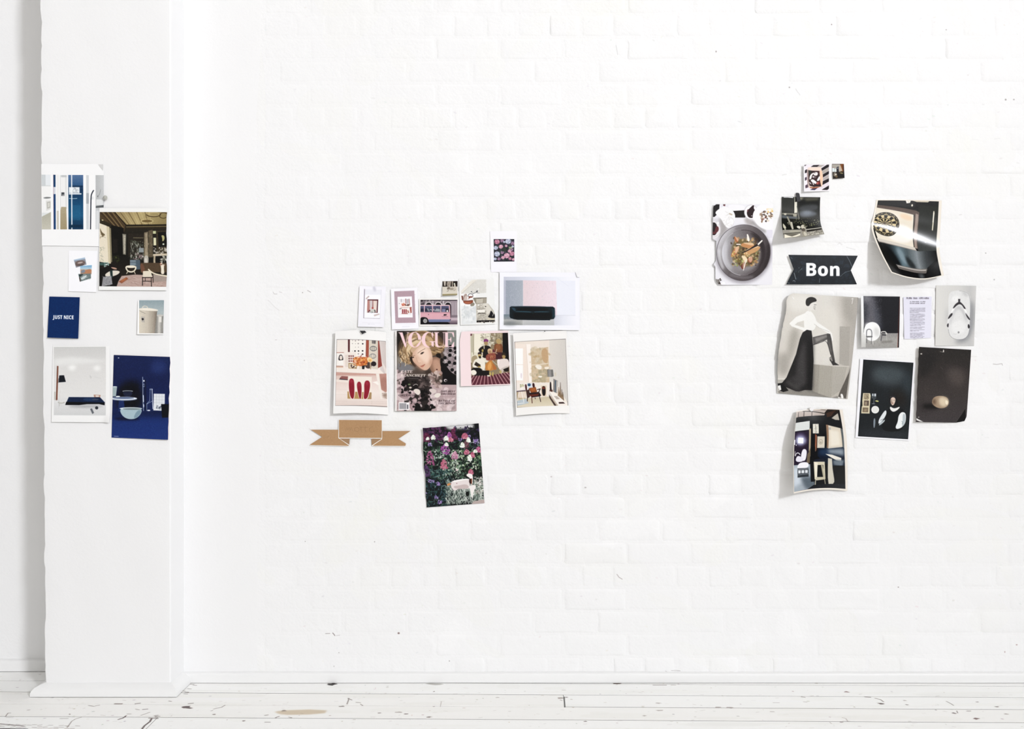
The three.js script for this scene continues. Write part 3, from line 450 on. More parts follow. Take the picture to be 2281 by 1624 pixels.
{
  const q = [[153.3, 557.8], [217, 559], [214.5, 651], [152.3, 648.8]];
  const art = picture(q, [70, 340, 4.776], 5, '#fcfcff', (g) => {
    g.P('#8d8f98', 452, 1140, 570, 1115, 588, 1190, 475, 1224); g.P('#a9c0d6', 452, 1140, 570, 1115, 574, 1132, 520, 1140, 458, 1152); g.S('#6e5c58', 462, 1168, 500, 1150, 560, 1145, 582, 1180, 520, 1200, 476, 1214); g.S('#c2b2ac', 480, 1176, 520, 1160, 560, 1162, 520, 1182); g.S('#4e4545', 478, 1204, 520, 1192, 580, 1184, 530, 1206);
    g.P(g.G(0, 1196, 0, 1292, 0, '#6ea6cf', 0.4, '#b9d3e2', 0.55, '#c59b7c', 1, '#a17f6c'), 520, 1206, 645, 1196, 642, 1292, 524, 1292); g.S('#b7805f', 560, 1262, 600, 1240, 642, 1236, 642, 1288, 560, 1290); g.S('#7f8894', 526, 1252, 570, 1242, 580, 1270, 530, 1284);
    g.P('#6f7d7c', 500, 1290, 636, 1284, 638, 1336, 518, 1372); g.S('#cdd6d6', 520, 1342, 560, 1308, 600, 1300, 580, 1330, 548, 1354); g.S('#2e3a3a', 502, 1296, 560, 1290, 540, 1312, 510, 1322); g.P('#3e2f2c', 510, 1326, 520, 1324, 528, 1368, 518, 1370); g.strokes(520, 1295, 630, 1350, 30, 12, 3, ['#394545', '#a7b4b4', '#e4eaea'], 0.6, -0.6, 0.2);
  });
  print('postcard_sheet', 'plain white sheet printed with three tiny tilted landscape photos', SET_PIER, { quad: q, art, base: PIER, lift: [3, 3, 3.4, 4], paper: '#fcfcff' });
}
{
  const q = [[109.9, 660.6], [177.5, 662.2], [174.2, 754.4], [105.5, 752]];
  const art = picture(q, [70, 640, 4.512], 6, '#03245a', (g) => { g.R('#05265a', 100, 50, 520, 550); g.grain(150, 80, 500, 520, 2200, 6, ['#0c3878', '#001a48', '#0a2f6a'], 0.25); g.T('JUST NICE', '#fbfbff', 'bold 50px sans-serif', 218, 317, { sx: 0.87, stroke: 1.5, rot: 0.012 }); });
  print('navy_card', 'navy blue card lettered JUST NICE in white', SET_PIER, { quad: q, art, base: PIER, lift: [3, 3, 5, 8], paper: '#0b2a5c', gloss: 0.6 });
}
{
  const q = [[307.2, 669], [365.4, 668.6], [363.8, 745.3], [305.6, 744.6]], img = [[310, 668.6], [365.4, 668.8], [363.7, 742.6], [310, 742.4]];
  const art = picture(img, [70, 640, 4.512], 7, '#9aa5a6', (g) => {
    g.R(g.G(0, 127, 0, 462, 0, '#8fa0a6', 0.35, '#aebabc', 0.7, '#b9b7b2', 1, '#8d8a86'), 1070, 120, 1340, 470);
    g.P(g.G(1262, 0, 1328, 0, 0, '#8c8a84', 0.4, '#d3d0c9', 1, '#7c7a75'), 1262, 285, 1330, 280, 1318, 470, 1240, 470); g.E('#c9c6bf', 1296, 284, 34, 10); g.R('#e3e0d9', 1284, 296, 1312, 352);
    g.P(g.G(1085, 0, 1270, 0, 0, '#e4dccb', 0.45, '#d3cabb', 0.8, '#a79d8f', 1, '#6e665c'), 1080, 228, 1266, 240, 1244, 470, 1080, 470); for (let i = 0; i < 16; i++) g.L('rgba(110,98,84,.28)', 3, 1090 + i * 11, 250, 1086 + i * 10, 465);
    g.S('#efe8da', 1080, 208, 1170, 204, 1272, 222, 1278, 240, 1180, 236, 1080, 230); g.L('#a59a8a', 3, 1084, 234, 1180, 240, 1270, 246); g.O('#dcd5c7', 8, 1142, 205, 26, 18, 3.2, 6.2); g.L('#6f665c', 3, 1092, 240, 1145, 262); g.P('#b8b2a9', 1104, 292, 1140, 296, 1138, 352, 1108, 350); g.S('#241f24', 1106, 310, 1122, 308, 1134, 318, 1122, 334, 1112, 330); g.grain(1083, 127, 1333, 462, 500, 5, ['#fff', '#555'], 0.1);
  });
  print('basket_print', 'small photo of a pale lidded laundry basket, on the pier', SET_PIER, { quad: q, image: img, art, base: PIER, lift: [6, 3, 3, 9], paper: '#fafaf9', gloss: 0.5 });
}
{
  const q = [[118, 771], [244, 770.5], [245.5, 941], [114.8, 940]], img = [[119.9, 773], [235.8, 772.5], [235.8, 925.5], [119.9, 924.8]];
  const art = picture(img, [70, 640, 4.512], 5, '#dddcda', (g) => {
    g.R(g.G(0, 598, 0, 1290, 0, '#cfcfcd', 0.25, '#dedddb', 0.7, '#e6e5e3', 0.8, '#e2e2e2', 1, '#d3d4d4'), 220, 590, 755, 1295); g.soft(4, () => { g.E('#f7f7f5', 410, 806, 38, 30); g.E('#f5f5f3', 660, 812, 34, 28); g.P('#e9e9e7', 230, 720, 400, 700, 760, 735, 760, 745, 230, 790); });
    g.C('#c3c3c1', 4, 590, 880, 588, 905, 600, 916, 606, 900, 592, 894); g.L('#d0d0ce', 3, 636, 900, 700, 914); g.L('#d3d3d1', 2, 228, 1130, 380, 1120, 748, 1088); g.grain(225, 600, 748, 1290, 1200, 5, ['#fff', '#b9b9b9', '#cfccc6'], 0.15);
    g.P('#7e4a38', 258, 790, 272, 792, 262, 1134, 246, 1134); g.L('#4b2a22', 3, 259, 792, 248, 1134); g.R('#c5c2bb', 228, 1050, 244, 1132);
    g.P('#10131c', 280, 886, 328, 884, 346, 950, 274, 956); g.L('#222', 3, 268, 960, 274, 915); g.strokes(270, 1010, 306, 1160, 14, 60, 2, ['#bdbcb8', '#f4f4f2', '#a9a8a4'], 0.8, 1.4, 1.7); g.E('#b1afa8', 300, 1158, 34, 9); g.E('#e4e4e0', 300, 1154, 24, 6);
    g.soft(3, () => g.S('#9fa1a3', 350, 1186, 700, 1182, 735, 1190, 600, 1206, 400, 1204)); g.P('#b48c78', 626, 1076, 696, 1080, 690, 1104, 632, 1104); g.S('#efe9e2', 640, 1082, 686, 1086, 676, 1098, 646, 1098);
    g.P('#11203f', 376, 1102, 690, 1102, 738, 1152, 735, 1160, 350, 1160); g.S('#1d3357', 520, 1110, 660, 1108, 640, 1140, 520, 1140); g.S('#39445a', 610, 1116, 680, 1116, 676, 1132, 612, 1134); g.P('#07080d', 350, 1150, 738, 1154, 736, 1182, 680, 1170, 560, 1172, 480, 1182, 340, 1182);
    g.P('#62666c', 590, 1220, 608, 1212, 630, 1258, 612, 1270); g.E('#2a2d33', 656, 1208, 16, 16);
  });
  const t = print('daybed_print', 'pale photo of a dark daybed and black lamp with curled corner', SET_PIER, { quad: q, image: img, art, base: PIER, lift: [3, 3, 5, 7], paper: '#f7f7f6', curl: [[1, 1, 0.14, 10]], gloss: 0.5, n: 24 });
}
{
  const q = [[253.5, 790.7], [379.2, 795], [374, 979.8], [248.6, 974.7]];
  const art = picture(q, [70, 640, 4.512], 5, '#121f4d', (g) => {
    g.R(g.G(0, 680, 0, 1530, 0, '#131f4a', 0.3, '#0f1a45', 0.62, '#101d4d', 0.7, '#142a66', 1, '#1a3173'), 780, 660, 1420, 1560); g.soft(8, () => { g.S('#04060f', 860, 1000, 980, 930, 1110, 950, 1120, 1250, 860, 1260); g.E('#1f2f63', 1280, 800, 80, 70); g.P('#081233', 790, 1250, 1400, 1230, 1400, 1290, 790, 1300); });
    g.grain(790, 680, 1400, 1530, 2600, 6, ['#26408a', '#070c26', '#1b2c68'], 0.16);
    g.P('#9fb0b4', 812, 1000, 862, 998, 850, 1096, 812, 1098); g.E('#c9d6d8', 838, 1000, 24, 6); g.P('#16285a', 878, 1140, 930, 1140, 940, 1250, 872, 1250);
    g.S('#1a2036', 914, 1044, 1020, 1044, 1010, 1090, 970, 1106, 930, 1092); g.E('#c4ced2', 968, 1044, 53, 7); g.E('#0b1020', 968, 1047, 44, 5);
    g.E('#7d8ca4', 930, 1122, 132, 18); g.E('#e7edf3', 930, 1116, 132, 16); g.E('#5d6e90', 925, 1112, 108, 10); g.S('#e9f0f2', 848, 1092, 890, 1090, 892, 1104, 850, 1106);
    g.soft(3, () => g.E('#060b22', 960, 1320, 130, 16)); g.S('#a9c0c8', 884, 1216, 1000, 1212, 1116, 1216, 1100, 1280, 1040, 1326, 960, 1324, 905, 1284); g.E('#d9e5e8', 1000, 1218, 114, 13); g.E('#77878c', 1010, 1222, 92, 9); g.S('#7e98a6', 1060, 1236, 1112, 1230, 1080, 1296, 1020, 1324);
    g.C('#b9c8dd', 5, 1118, 902, 1122, 1000, 1120, 1100, 1128, 1240); g.E('#f4f8ff', 1132, 940, 8, 9); g.O('#cfdcee', 3, 1130, 985, 8, 14); g.L('#dfe9f6', 6, 1126, 1085, 1128, 1150); g.E('#dfe9f6', 1128, 1190, 5, 18); g.L('#0a1330', 14, 1144, 930, 1150, 1230);
    g.P('rgba(20,35,80,.7)', 1160, 1140, 1226, 1140, 1222, 1248, 1160, 1248); g.L('#9fb2d0', 4, 1194, 1024, 1190, 1140, 1160, 1170, 1160, 1240); g.L('#e6eefa', 6, 1214, 1024, 1216, 1120, 1222, 1220); g.O('#dbe6f5', 3, 1204, 1024, 14, 5); g.E('#f2f7ff', 1180, 1236, 16, 6); g.L('#cad8ee', 3, 1160, 1172, 1220, 1140);
    g.P('#e2e6ea', 1230, 1068, 1342, 1070, 1340, 1240, 1226, 1236); for (let i = 1; i < 4; i++) { g.L('#aeb5c0', 2, 1230, 1068 + i * 30, 1342, 1070 + i * 30); g.L('#aeb5c0', 2, 1230 + i * 28, 1068, 1230 + i * 28, 1180); } g.blobs(1255, 1180, 1308, 1222, 26, 3, 9, ['#5d6678', '#8d96a6', '#2f3646'], 0.8);
    g.S('#05060e', 1306, 1170, 1386, 1172, 1384, 1300, 1318, 1312); g.P('#06070f', 1304, 1172, 1388, 1174, 1378, 1306, 1314, 1308); g.E('#e6eaf2', 876, 710, 7, 4); g.L('#c7cfe2', 4, 832, 1497, 876, 1498);
  });
  print('navy_still_life', 'navy blue still life of bowls, bottles and a cake stand', SET_PIER, { quad: q, art, base: PIER, lift: [3, 3, 7, 4], paper: '#e9d9d6', right: wave(1.1, 16, 9), gloss: 0.5 });
}
// ---------------------------------------------------------------- prints in the middle of the brick wall
{
  const z = [730, 725, 7.733], q = [[746.8, 738.2], [860, 739.9], [865.8, 924.2], [742.3, 921.3]], img = [[750, 756], [859.3, 760.2], [862.5, 907.3], [746.8, 904]];
  const art = picture(img, z, 6, '#e8dcd4', (g) => {
    g.R(g.G(0, 240, 0, 760, 0, '#efe7df', 1, '#f1e6df'), 120, 230, 1040, 780); g.R(g.G(880, 0, 1030, 0, 0, '#d9cfcb', 1, '#c9bdb8'), 885, 240, 1040, 860); g.P('#e3d8d1', 890, 560, 1030, 830, 1030, 1060, 960, 800);
    g.P('#4f1f22', 352, 246, 384, 246, 380, 462, 350, 462); g.R('#f4efe8', 384, 246, 664, 560); g.P('#8a4034', 664, 256, 712, 258, 700, 560, 650, 540); g.P('#a2523f', 672, 256, 702, 258, 694, 560, 664, 545);
    g.P('#d8cfc0', 712, 260, 868, 264, 848, 760, 700, 740); g.P('#8a3e34', 868, 264, 886, 264, 920, 700, 850, 740); 
    for (const [x, y, s] of [[432, 270, 6], [480, 276, 10], [536, 264, 11], [604, 268, 11], [428, 320, 7], [480, 324, 5], [528, 322, 11], [605, 326, 13], [480, 382, 5], [530, 382, 6], [424, 446, 5], [470, 446, 14], [530, 446, 13], [600, 444, 14], [526, 494, 11], [598, 500, 14]]) { g.E(s > 12 ? '#1e171c' : '#6b5c5c', x, y, s, s * 0.85); if (s < 12 && s > 6) g.E('#e5dcd5', x, y, s * 0.5, s * 0.4); }
    g.P('#39343a', 766, 268, 826, 270, 822, 322, 764, 318); g.R('#d8cfc0', 778, 268, 786, 318); g.R('#d8cfc0', 800, 268, 806, 318); g.O('#3c4146', 8, 784, 404, 54, 40); g.O('#3c4146', 5, 784, 404, 24, 40); g.L('#3c4146', 4, 784, 364, 784, 444); g.O('#54585c', 7, 770, 532, 52, 38); g.O('#54585c', 4, 770, 532, 22, 38);
    g.L('#9b5b4c', 8, 150, 470, 276, 470); g.R('#f5f0ea', 150, 478, 272, 690); g.L('#8b4a3a', 8, 146, 700, 262, 704); g.L('#c99a72', 10, 146, 718, 262, 720); g.S('#3a3436', 186, 560, 200, 510, 240, 500, 262, 540, 272, 600, 240, 600, 200, 606, 182, 592); g.E('#efe2d6', 228, 556, 24, 36); g.S('#f7f3ee', 180, 660, 196, 616, 228, 606, 258, 612, 270, 668); g.L('#59494a', 3, 216, 546, 224, 546); g.L('#59494a', 3, 234, 546, 244, 546);
    g.P('#efe6dd', 346, 470, 490, 464, 488, 760, 352, 740); for (let j = 0; j < 3; j++) for (let i = 0; i < 3; i++) g.R(i === 1 ? '#8d4a45' : '#6d3a38', 358 + i * 34, 518 + j * 42, 380 + i * 34, 546 + j * 42); g.R('#e4d7cd', 300, 510, 352, 720);
    g.P('#9a7b4b', 356, 648, 494, 660, 496, 748, 358, 742); g.R('#e3d4bd', 368, 664, 484, 736); g.blobs(372, 668, 482, 730, 16, 7, 14, ['#2b1a1a', '#41211e', '#1a1214']);
    g.E('#4a3a36', 690, 690, 56, 56); g.E('#231a1c', 780, 664, 44, 42); g.P('#b9a48a', 716, 640, 736, 640, 736, 770, 716, 770); g.P('#e4d8c9', 530, 700, 584, 690, 586, 770, 530, 770);
    g.S('#c96d3c', 440, 600, 500, 570, 560, 545, 660, 548, 700, 560, 690, 640, 640, 690, 560, 710, 510, 690, 470, 660); g.blobs(450, 560, 680, 690, 90, 12, 30, ['#d9853f', '#b75a2e', '#e39a4e', '#9c4526', '#e8b071', '#cf7a52'], 0.75); g.S('#f0d3a0', 670, 560, 720, 545, 770, 580, 760, 640, 700, 640, 672, 610); g.E('#e2ad62', 720, 606, 24, 20); g.S('#e5b392', 440, 600, 480, 590, 500, 640, 470, 660); g.C('#7d2f2a', 8, 560, 548, 572, 520, 600, 500); g.L('#a33f35', 6, 520, 538, 580, 536); g.P('#15141a', 582, 700, 634, 690, 616, 778, 586, 778); g.E('#3b2a2c', 542, 780, 40, 14);
    g.P('#f1e7de', 140, 742, 880, 764, 945, 830, 140, 796); g.L('#b39a8c', 5, 140, 800, 942, 834); g.P('#c99f93', 140, 806, 830, 838, 830, 900, 140, 870); g.R(g.G(0, 830, 0, 1400, 0, '#d9bfb5', 0.35, '#ead9d1', 0.6, '#efe3dc', 1, '#e3d3cb'), 120, 862, 1040, 1420); g.P('#b98b7e', 860, 838, 1030, 830, 1030, 1100, 960, 1160, 880, 1100); g.soft(3, () => g.S('#a97a6d', 880, 900, 1020, 900, 1020, 1060, 950, 1150, 880, 1060)); g.P('#f4ece5', 140, 800, 940, 836, 940, 826, 140, 790);
    g.P('#efe3da', 140, 930, 350, 950, 350, 990, 140, 970); g.P('#8f5a55', 210, 900, 240, 872, 346, 880, 340, 942, 200, 930); g.P('#23262f', 194, 930, 210, 916, 344, 936, 340, 944); g.P('#efe6dd', 812, 838, 868, 838, 904, 1268, 878, 1272, 838, 1000); g.P('#f6efe8', 746, 984, 826, 962, 858, 1020, 836, 1034, 800, 1004); g.soft(3, () => g.S('#a28a7b', 900, 1180, 1000, 1170, 1020, 1240, 920, 1260)); g.grain(900, 1160, 1020, 1260, 160, 8, ['#6d5547', '#cbb5a6'], 0.5);
    g.P('#f0e6db', 346, 876, 742, 890, 726, 1170, 344, 1140); g.P('#b28c58', 334, 1140, 730, 1160, 724, 1278, 334, 1266); g.P('#a6865e', 660, 1160, 730, 1160, 724, 1278, 650, 1278);
    const leaf = ['#8a1a2b', '#6d1120']; g.S('#f3e9dd', 348, 960, 380, 905, 430, 905, 462, 960, 458, 1280, 378, 1280, 352, 1140); g.S(leaf[0], 356, 970, 382, 916, 426, 916, 452, 970, 446, 1270, 390, 1270, 360, 1130); g.S('#f3e9dd', 478, 1040, 500, 964, 560, 964, 580, 1040, 570, 1280, 520, 1280); g.S(leaf[0], 486, 1040, 506, 972, 552, 972, 572, 1040, 560, 1275, 526, 1275); g.S('#f3e9dd', 600, 1010, 630, 940, 700, 940, 726, 1020, 690, 1200, 660, 1285, 580, 1285, 606, 1130); g.S(leaf[0], 610, 1015, 636, 952, 694, 952, 718, 1020, 680, 1200, 650, 1276, 592, 1276, 614, 1130); g.soft(3, () => { g.E('#a63043', 400, 960, 22, 30); g.E('#a63043', 530, 1020, 16, 30); g.E('#a63043', 660, 1000, 22, 30); });
    for (const y of [1310, 1340, 1380]) g.L('rgba(170,150,140,.5)', 3, 130, y, 1020, y + 14); g.L('rgba(170,150,140,.5)', 3, 730, 1310, 726, 1366); for (const y of [1100, 1190, 1300]) g.L('rgba(180,150,140,.35)', 3, 140, y, 330, y + 6);
    g.L('#3f3634', 7, 155, 242, 1000, 272, 1026, 1410, 128, 1385, 155, 242);
  });
  print('desk_print', 'white bordered photo of a desk, orange flowers and three dark red forms', SET_MID, { quad: q, image: img, art, lift: [20, 4, 7, 24], bow: 5, top: (u) => -3 * Math.sin(Math.PI * u), bottom: (u) => -2.6 * Math.sin(Math.PI * u), paper: '#f4f3f1', gloss: 0.5 });
  const t = tag(group('black_tape'), 'black tape tab at the top of the desk photo', 'tape'); mesh('tape_strip', cutout([[801, 736.6], [813, 736.8], [816.3, 741], [811, 741.5], [807.6, 744.8]], 0.0235, 0.0004), mat(0x14141c, 0.5), t);
}
{ // magazine
  const z = [870, 725, 7.925], q = [[880.1, 737.2], [1016.4, 735.7], [1017, 915.3], [880.3, 915.6]];
  const art = picture(q, z, 7, '#8c7a70', (g) => {
    const { x } = g;
    g.R('#4f433c', 60, 70, 1180, 1540); g.R('#7f827c', 1000, 80, 1180, 420); g.soft(4, () => { g.R('#2a241f', 100, 80, 260, 330); g.R('#3d352f', 260, 85, 760, 150); g.S('#8b8378', 110, 500, 200, 600, 260, 660, 420, 740, 460, 780, 120, 800); g.S('#79777a', 110, 640, 330, 680, 440, 780, 120, 840); });
    // hair
    g.S('#8a6c4c', 130, 340, 220, 180, 400, 100, 640, 95, 860, 170, 960, 300, 940, 460, 820, 520, 700, 540, 520, 520, 430, 700, 330, 680, 210, 650, 140, 540); g.S('#c3a27a', 150, 420, 260, 250, 420, 160, 620, 140, 780, 260, 700, 400, 560, 300, 400, 360, 330, 520, 320, 620, 230, 600, 170, 520); g.S('#dcc39d', 260, 330, 400, 220, 560, 200, 640, 260, 540, 290, 420, 330, 330, 440, 290, 470);
    g.soft(0.9, () => { for (let i = 0; i < 90; i++) { const a = g.r() * 1.9 + 2.6, rr = 220 + g.r() * 190, cx = 560, cy = 460; g.C(['#e6d2b0', '#6b4f35', '#b08f66', '#4d3827', '#d2b68c'][i % 5], 4 + g.r() * 7, cx + Math.cos(a) * rr, cy + Math.sin(a) * rr * 0.9, cx + Math.cos(a + 0.3) * (rr + 30), cy + Math.sin(a + 0.3) * (rr + 20) * 0.9, cx + Math.cos(a + 0.7) * rr, cy + Math.sin(a + 0.7) * rr * 0.86); } });
    for (let i = 0; i < 26; i++) { const px = 690 + g.r() * 230, py = 300 + g.r() * 210; g.C(['#c8a87c', '#6a4e34', '#e2cba6', '#3c2b1e'][i % 4], 5 + g.r() * 6, px, py, px + 50, py + 40 * g.r(), px + 90, py - 20 + 60 * g.r()); }
    for (let i = 0; i < 22; i++) { const px = 150 + g.r() * 200, py = 420 + g.r() * 230; g.C(['#e8d6b4', '#6a5238', '#bfa077', '#3a2a1e'][i % 4], 5 + g.r() * 6, px, py, px + 34, py + 46, px + 10, py + 84); }
    g.S('#1a1310', 790, 500, 880, 480, 900, 580, 820, 570); g.S('#2b1e16', 330, 560, 390, 540, 420, 640, 470, 720, 420, 730, 350, 640);
    // neck, face
    g.S('#8d6a57', 660, 600, 780, 540, 900, 590, 910, 800, 900, 900, 800, 880, 700, 800); g.soft(4, () => g.S('#bd957e', 730, 600, 850, 580, 900, 700, 890, 850, 800, 850, 750, 740)); g.E('#4d2523', 816, 775, 15, 12);
    g.S('#d9b49c', 380, 560, 400, 430, 500, 320, 620, 310, 700, 400, 745, 540, 735, 660, 680, 760, 620, 800, 540, 770, 450, 690, 390, 630); g.soft(5, () => { g.S('#f0d5c2', 440, 480, 520, 370, 620, 360, 690, 450, 700, 600, 640, 690, 560, 620, 500, 560); g.S('#c0917a', 400, 600, 450, 660, 540, 750, 600, 790, 560, 800, 430, 700); g.S('#e9c8b3', 470, 600, 520, 580, 560, 640, 540, 680, 490, 660); g.S('#b98a72', 690, 620, 740, 560, 735, 660, 690, 750); });
    g.S('#caa98a', 340, 440, 420, 360, 520, 300, 640, 310, 560, 340, 460, 400, 390, 500); g.C('#8d6a50', 8, 480, 490, 530, 450, 610, 408); g.S('#5d463a', 520, 500, 550, 470, 600, 462, 580, 490, 540, 516); g.E('#1d1a1c', 560, 486, 14, 10, -0.5); g.S('#3b2a24', 372, 560, 400, 548, 420, 556, 400, 580); g.C('#7a5c48', 6, 366, 548, 390, 530, 430, 532);
    g.C('#c29a83', 7, 450, 560, 470, 640, 500, 668, 530, 660); g.S('#a5614f', 520, 716, 560, 704, 610, 678, 612, 690, 570, 724, 534, 726); g.S('#c07a68', 530, 722, 570, 716, 600, 700, 580, 730, 548, 738); g.soft(4, () => g.S('#33271f', 640, 800, 700, 780, 720, 840, 640, 870, 600, 830));
    // dotted net at right, gown
    g.R('#9c8f90', 950, 390, 1170, 860); g.S('#15110f', 880, 560, 960, 600, 1000, 780, 1120, 860, 1170, 880, 1170, 1120, 1000, 1040, 890, 1080, 930, 860, 870, 680); g.blobs(950, 400, 1160, 850, 40, 20, 46, ['#b3a6a6', '#8a7c7e', '#c5b9b9'], 0.6); for (const [a, b] of [[1054, 440], [1046, 522], [960, 568], [1036, 648], [1130, 664], [990, 690], [1150, 470], [1086, 780], [1140, 400], [1155, 572], [1150, 828], [1056, 370]]) { g.L('#2a2426', 5, a, b, a + 70, b + 40); g.L('#2a2426', 5, a, b, a - 50, b + 60); g.E('#0c0a0c', a, b, 31, 30); }
    g.S('#0e0b0c', 900, 620, 990, 720, 1060, 820, 1168, 880, 1168, 1110, 1010, 1060, 900, 1010, 930, 880, 880, 800); g.E('#d9cfcf', 968, 966, 28, 26); g.E('#0e0b0c', 974, 970, 16, 16); g.S('#0e0b0c', 880, 1010, 960, 990, 960, 1090, 910, 1096);
    g.R('#b39a9b', 110, 1040, 520, 1520); g.R('#b8a2a2', 660, 1040, 1170, 1520); g.R('#27201f', 240, 890, 700, 1530); g.blobs(110, 760, 260, 1140, 40, 18, 50, ['#c7adb0', '#a28b8e', '#dac6c7', '#7b686a'], 0.75); g.blobs(110, 1140, 540, 1520, 70, 24, 62, ['#cbb2b4', '#b59a9c', '#dfcdcd', '#9c8486'], 0.75); g.blobs(680, 1080, 1170, 1520, 80, 24, 64, ['#cfb9ba', '#e1d2d1', '#aa9596', '#bfa7a8'], 0.75); g.blobs(680, 820, 900, 1080, 36, 18, 50, ['#b59c95', '#cdb9b2', '#8b746f', '#d8c9c3'], 0.75);
    g.blobs(510, 900, 690, 1100, 24, 18, 44, ['#3a3130', '#544846', '#6b5d5a'], 0.8); g.blobs(200, 980, 460, 1190, 20, 24, 50, ['#0b0909', '#151011']); g.blobs(530, 1100, 720, 1340, 22, 24, 52, ['#0c0a0a', '#171213', '#2d2626']); g.blobs(400, 1390, 540, 1510, 10, 24, 48, ['#0c0a0a']); g.blobs(590, 1400, 760, 1520, 12, 24, 48, ['#0c0a0a']); g.S('#e6dcd3', 392, 1150, 440, 1110, 520, 1130, 530, 1200, 480, 1240); g.S('#e9e1d8', 760, 1230, 820, 1180, 900, 1200, 850, 1270, 790, 1270); g.S('#d9cbc6', 660, 1130, 740, 1100, 830, 1150, 740, 1210); g.C('#e0d6cf', 8, 400, 1060, 440, 1026, 480, 1050); g.E('#6f7f5c', 330, 1040, 24, 14); g.E('#d8cabf', 350, 1096, 24, 16);
    for (let i = 0; i < 8; i++) g.C('#d7c2c3', 10, 115, 860 + i * 14, 170, 840 + i * 12, 220, 800 + i * 16);
    // spine edge
    g.R('#f0ece9', 60, 80, 111, 1540); x.save(); x.translate(84, 350); x.rotate(-Math.PI / 2); x.font = '17px serif'; x.fillStyle = '#9a938f'; x.fillText('VOGUE AUSTRALIA', -6, 14); x.restore(); g.L('rgba(150,140,140,.5)', 4, 95, 720, 95, 850);
    // masthead, drawn letter by letter
    g.soft(3, () => { g.S('rgba(20,14,12,.55)', 110, 80, 260, 90, 300, 260, 180, 420, 110, 500); g.S('rgba(30,22,20,.5)', 800, 90, 1000, 90, 980, 330, 860, 300); }); const ink = '#f6d5da';
    g.P(ink, 140, 122, 212, 122, 275, 345, 262, 388, 250, 376, 160, 140, 140, 132); g.P(ink, 262, 384, 302, 136, 288, 131, 288, 122, 332, 122, 332, 131, 310, 136, 270, 386);
    x.fillStyle = ink; x.beginPath(); x.ellipse(425, 252, 117, 136, 0, 0, 7); x.ellipse(430, 252, 56, 126, 0, 0, 7, true); x.fill('evenodd');
    x.beginPath(); x.ellipse(668, 252, 120, 136, 0, 0.5, 5.75); x.ellipse(690, 252, 78, 126, 0, 5.6, 0.55, true); x.closePath(); x.fill(); g.P(ink, 738, 118, 748, 118, 750, 218, 742, 218, 720, 150); g.P(ink, 688, 278, 796, 278, 796, 288, 762, 294, 762, 372, 750, 376, 722, 350, 722, 294, 688, 288); 
    g.P(ink, 770, 120, 856, 120, 856, 130, 832, 134, 832, 320, 850, 366, 884, 376, 884, 386, 836, 384, 796, 360, 786, 320, 786, 134, 770, 130); g.C(ink, 8, 846, 370, 890, 384, 930, 360, 940, 300, 940, 130); g.P(ink, 918, 120, 962, 120, 962, 130, 918, 130);
    g.R(ink, 962, 120, 1014, 378); g.P(ink, 950, 120, 1116, 120, 1124, 206, 1112, 206, 1084, 134, 1014, 130); g.P(ink, 1014, 244, 1050, 240, 1062, 206, 1072, 206, 1072, 296, 1062, 296, 1050, 256, 1014, 254); g.P(ink, 950, 378, 950, 368, 1070, 366, 1112, 290, 1124, 290, 1120, 380);
    // cover lines
    g.T('CATE', '#f1dfd9', 'bold 64px serif', 172, 838, { skew: -0.22, sx: 1.22 }); g.T('BLANCHETT', '#f6ece2', 'bold 60px serif', 172, 902, { skew: -0.22, sx: 1.17 }); g.L('rgba(235,225,220,.6)', 4, 320, 934, 490, 938);
    g.T('GIRL CRUSH', '#2c2024', 'bold 44px serif', 136, 1248, { skew: -0.22, sx: 1.12 }); for (const y of [1280, 1306, 1326]) g.L('rgba(235,225,225,.65)', 5, 146, y, 330, y + 2);
    g.T('2005 BEST', '#2c1d22', 'bold 42px serif', 1138, 1172, { skew: -0.22, sx: 1.2, align: 'right' }); g.T('DRESSED', '#2c1d22', 'bold 44px serif', 1140, 1218, { skew: -0.22, sx: 1.25, align: 'right' }); g.L('rgba(90,70,76,.5)', 5, 870, 1250, 1136, 1250);
    g.T('BATTLE OF', '#2c1d22', 'bold 44px serif', 1136, 1340, { skew: -0.22, sx: 1.18, align: 'right' }); g.T('THE BINGE', '#2c1d22', 'bold 44px serif', 1138, 1384, { skew: -0.22, sx: 1.22, align: 'right' }); for (const y of [1410, 1434, 1456]) g.L('rgba(90,70,76,.4)', 5, 1040, y, 1136, y);
    g.R('#f5f2f2', 142, 1356, 333, 1490); for (let i = 0; i < 22; i++) g.R('#3a3842', 156 + i * 5.6, 1372, 156 + i * 5.6 + (1 + (i * 7) % 4), 1474); g.R('#5a5862', 290, 1396, 312, 1472);
  });
  const t = tag(group('magazine'), 'glossy fashion magazine with a blonde cover portrait pinned to bricks', 'magazine', SET_MID);
  const f = sheetSurface({ quad: q, lift: [9, 8, 9, 11], bow: 1 });
  mesh('cover', printGeo(f, 12, 12), new THREE.MeshPhysicalMaterial({ map: art, roughness: 0.35, specularIntensity: 0.35 }), t);
  mesh('pages', paperGeo(f, 12, 12, 0.005), paperMat('#efece8'), t);
}
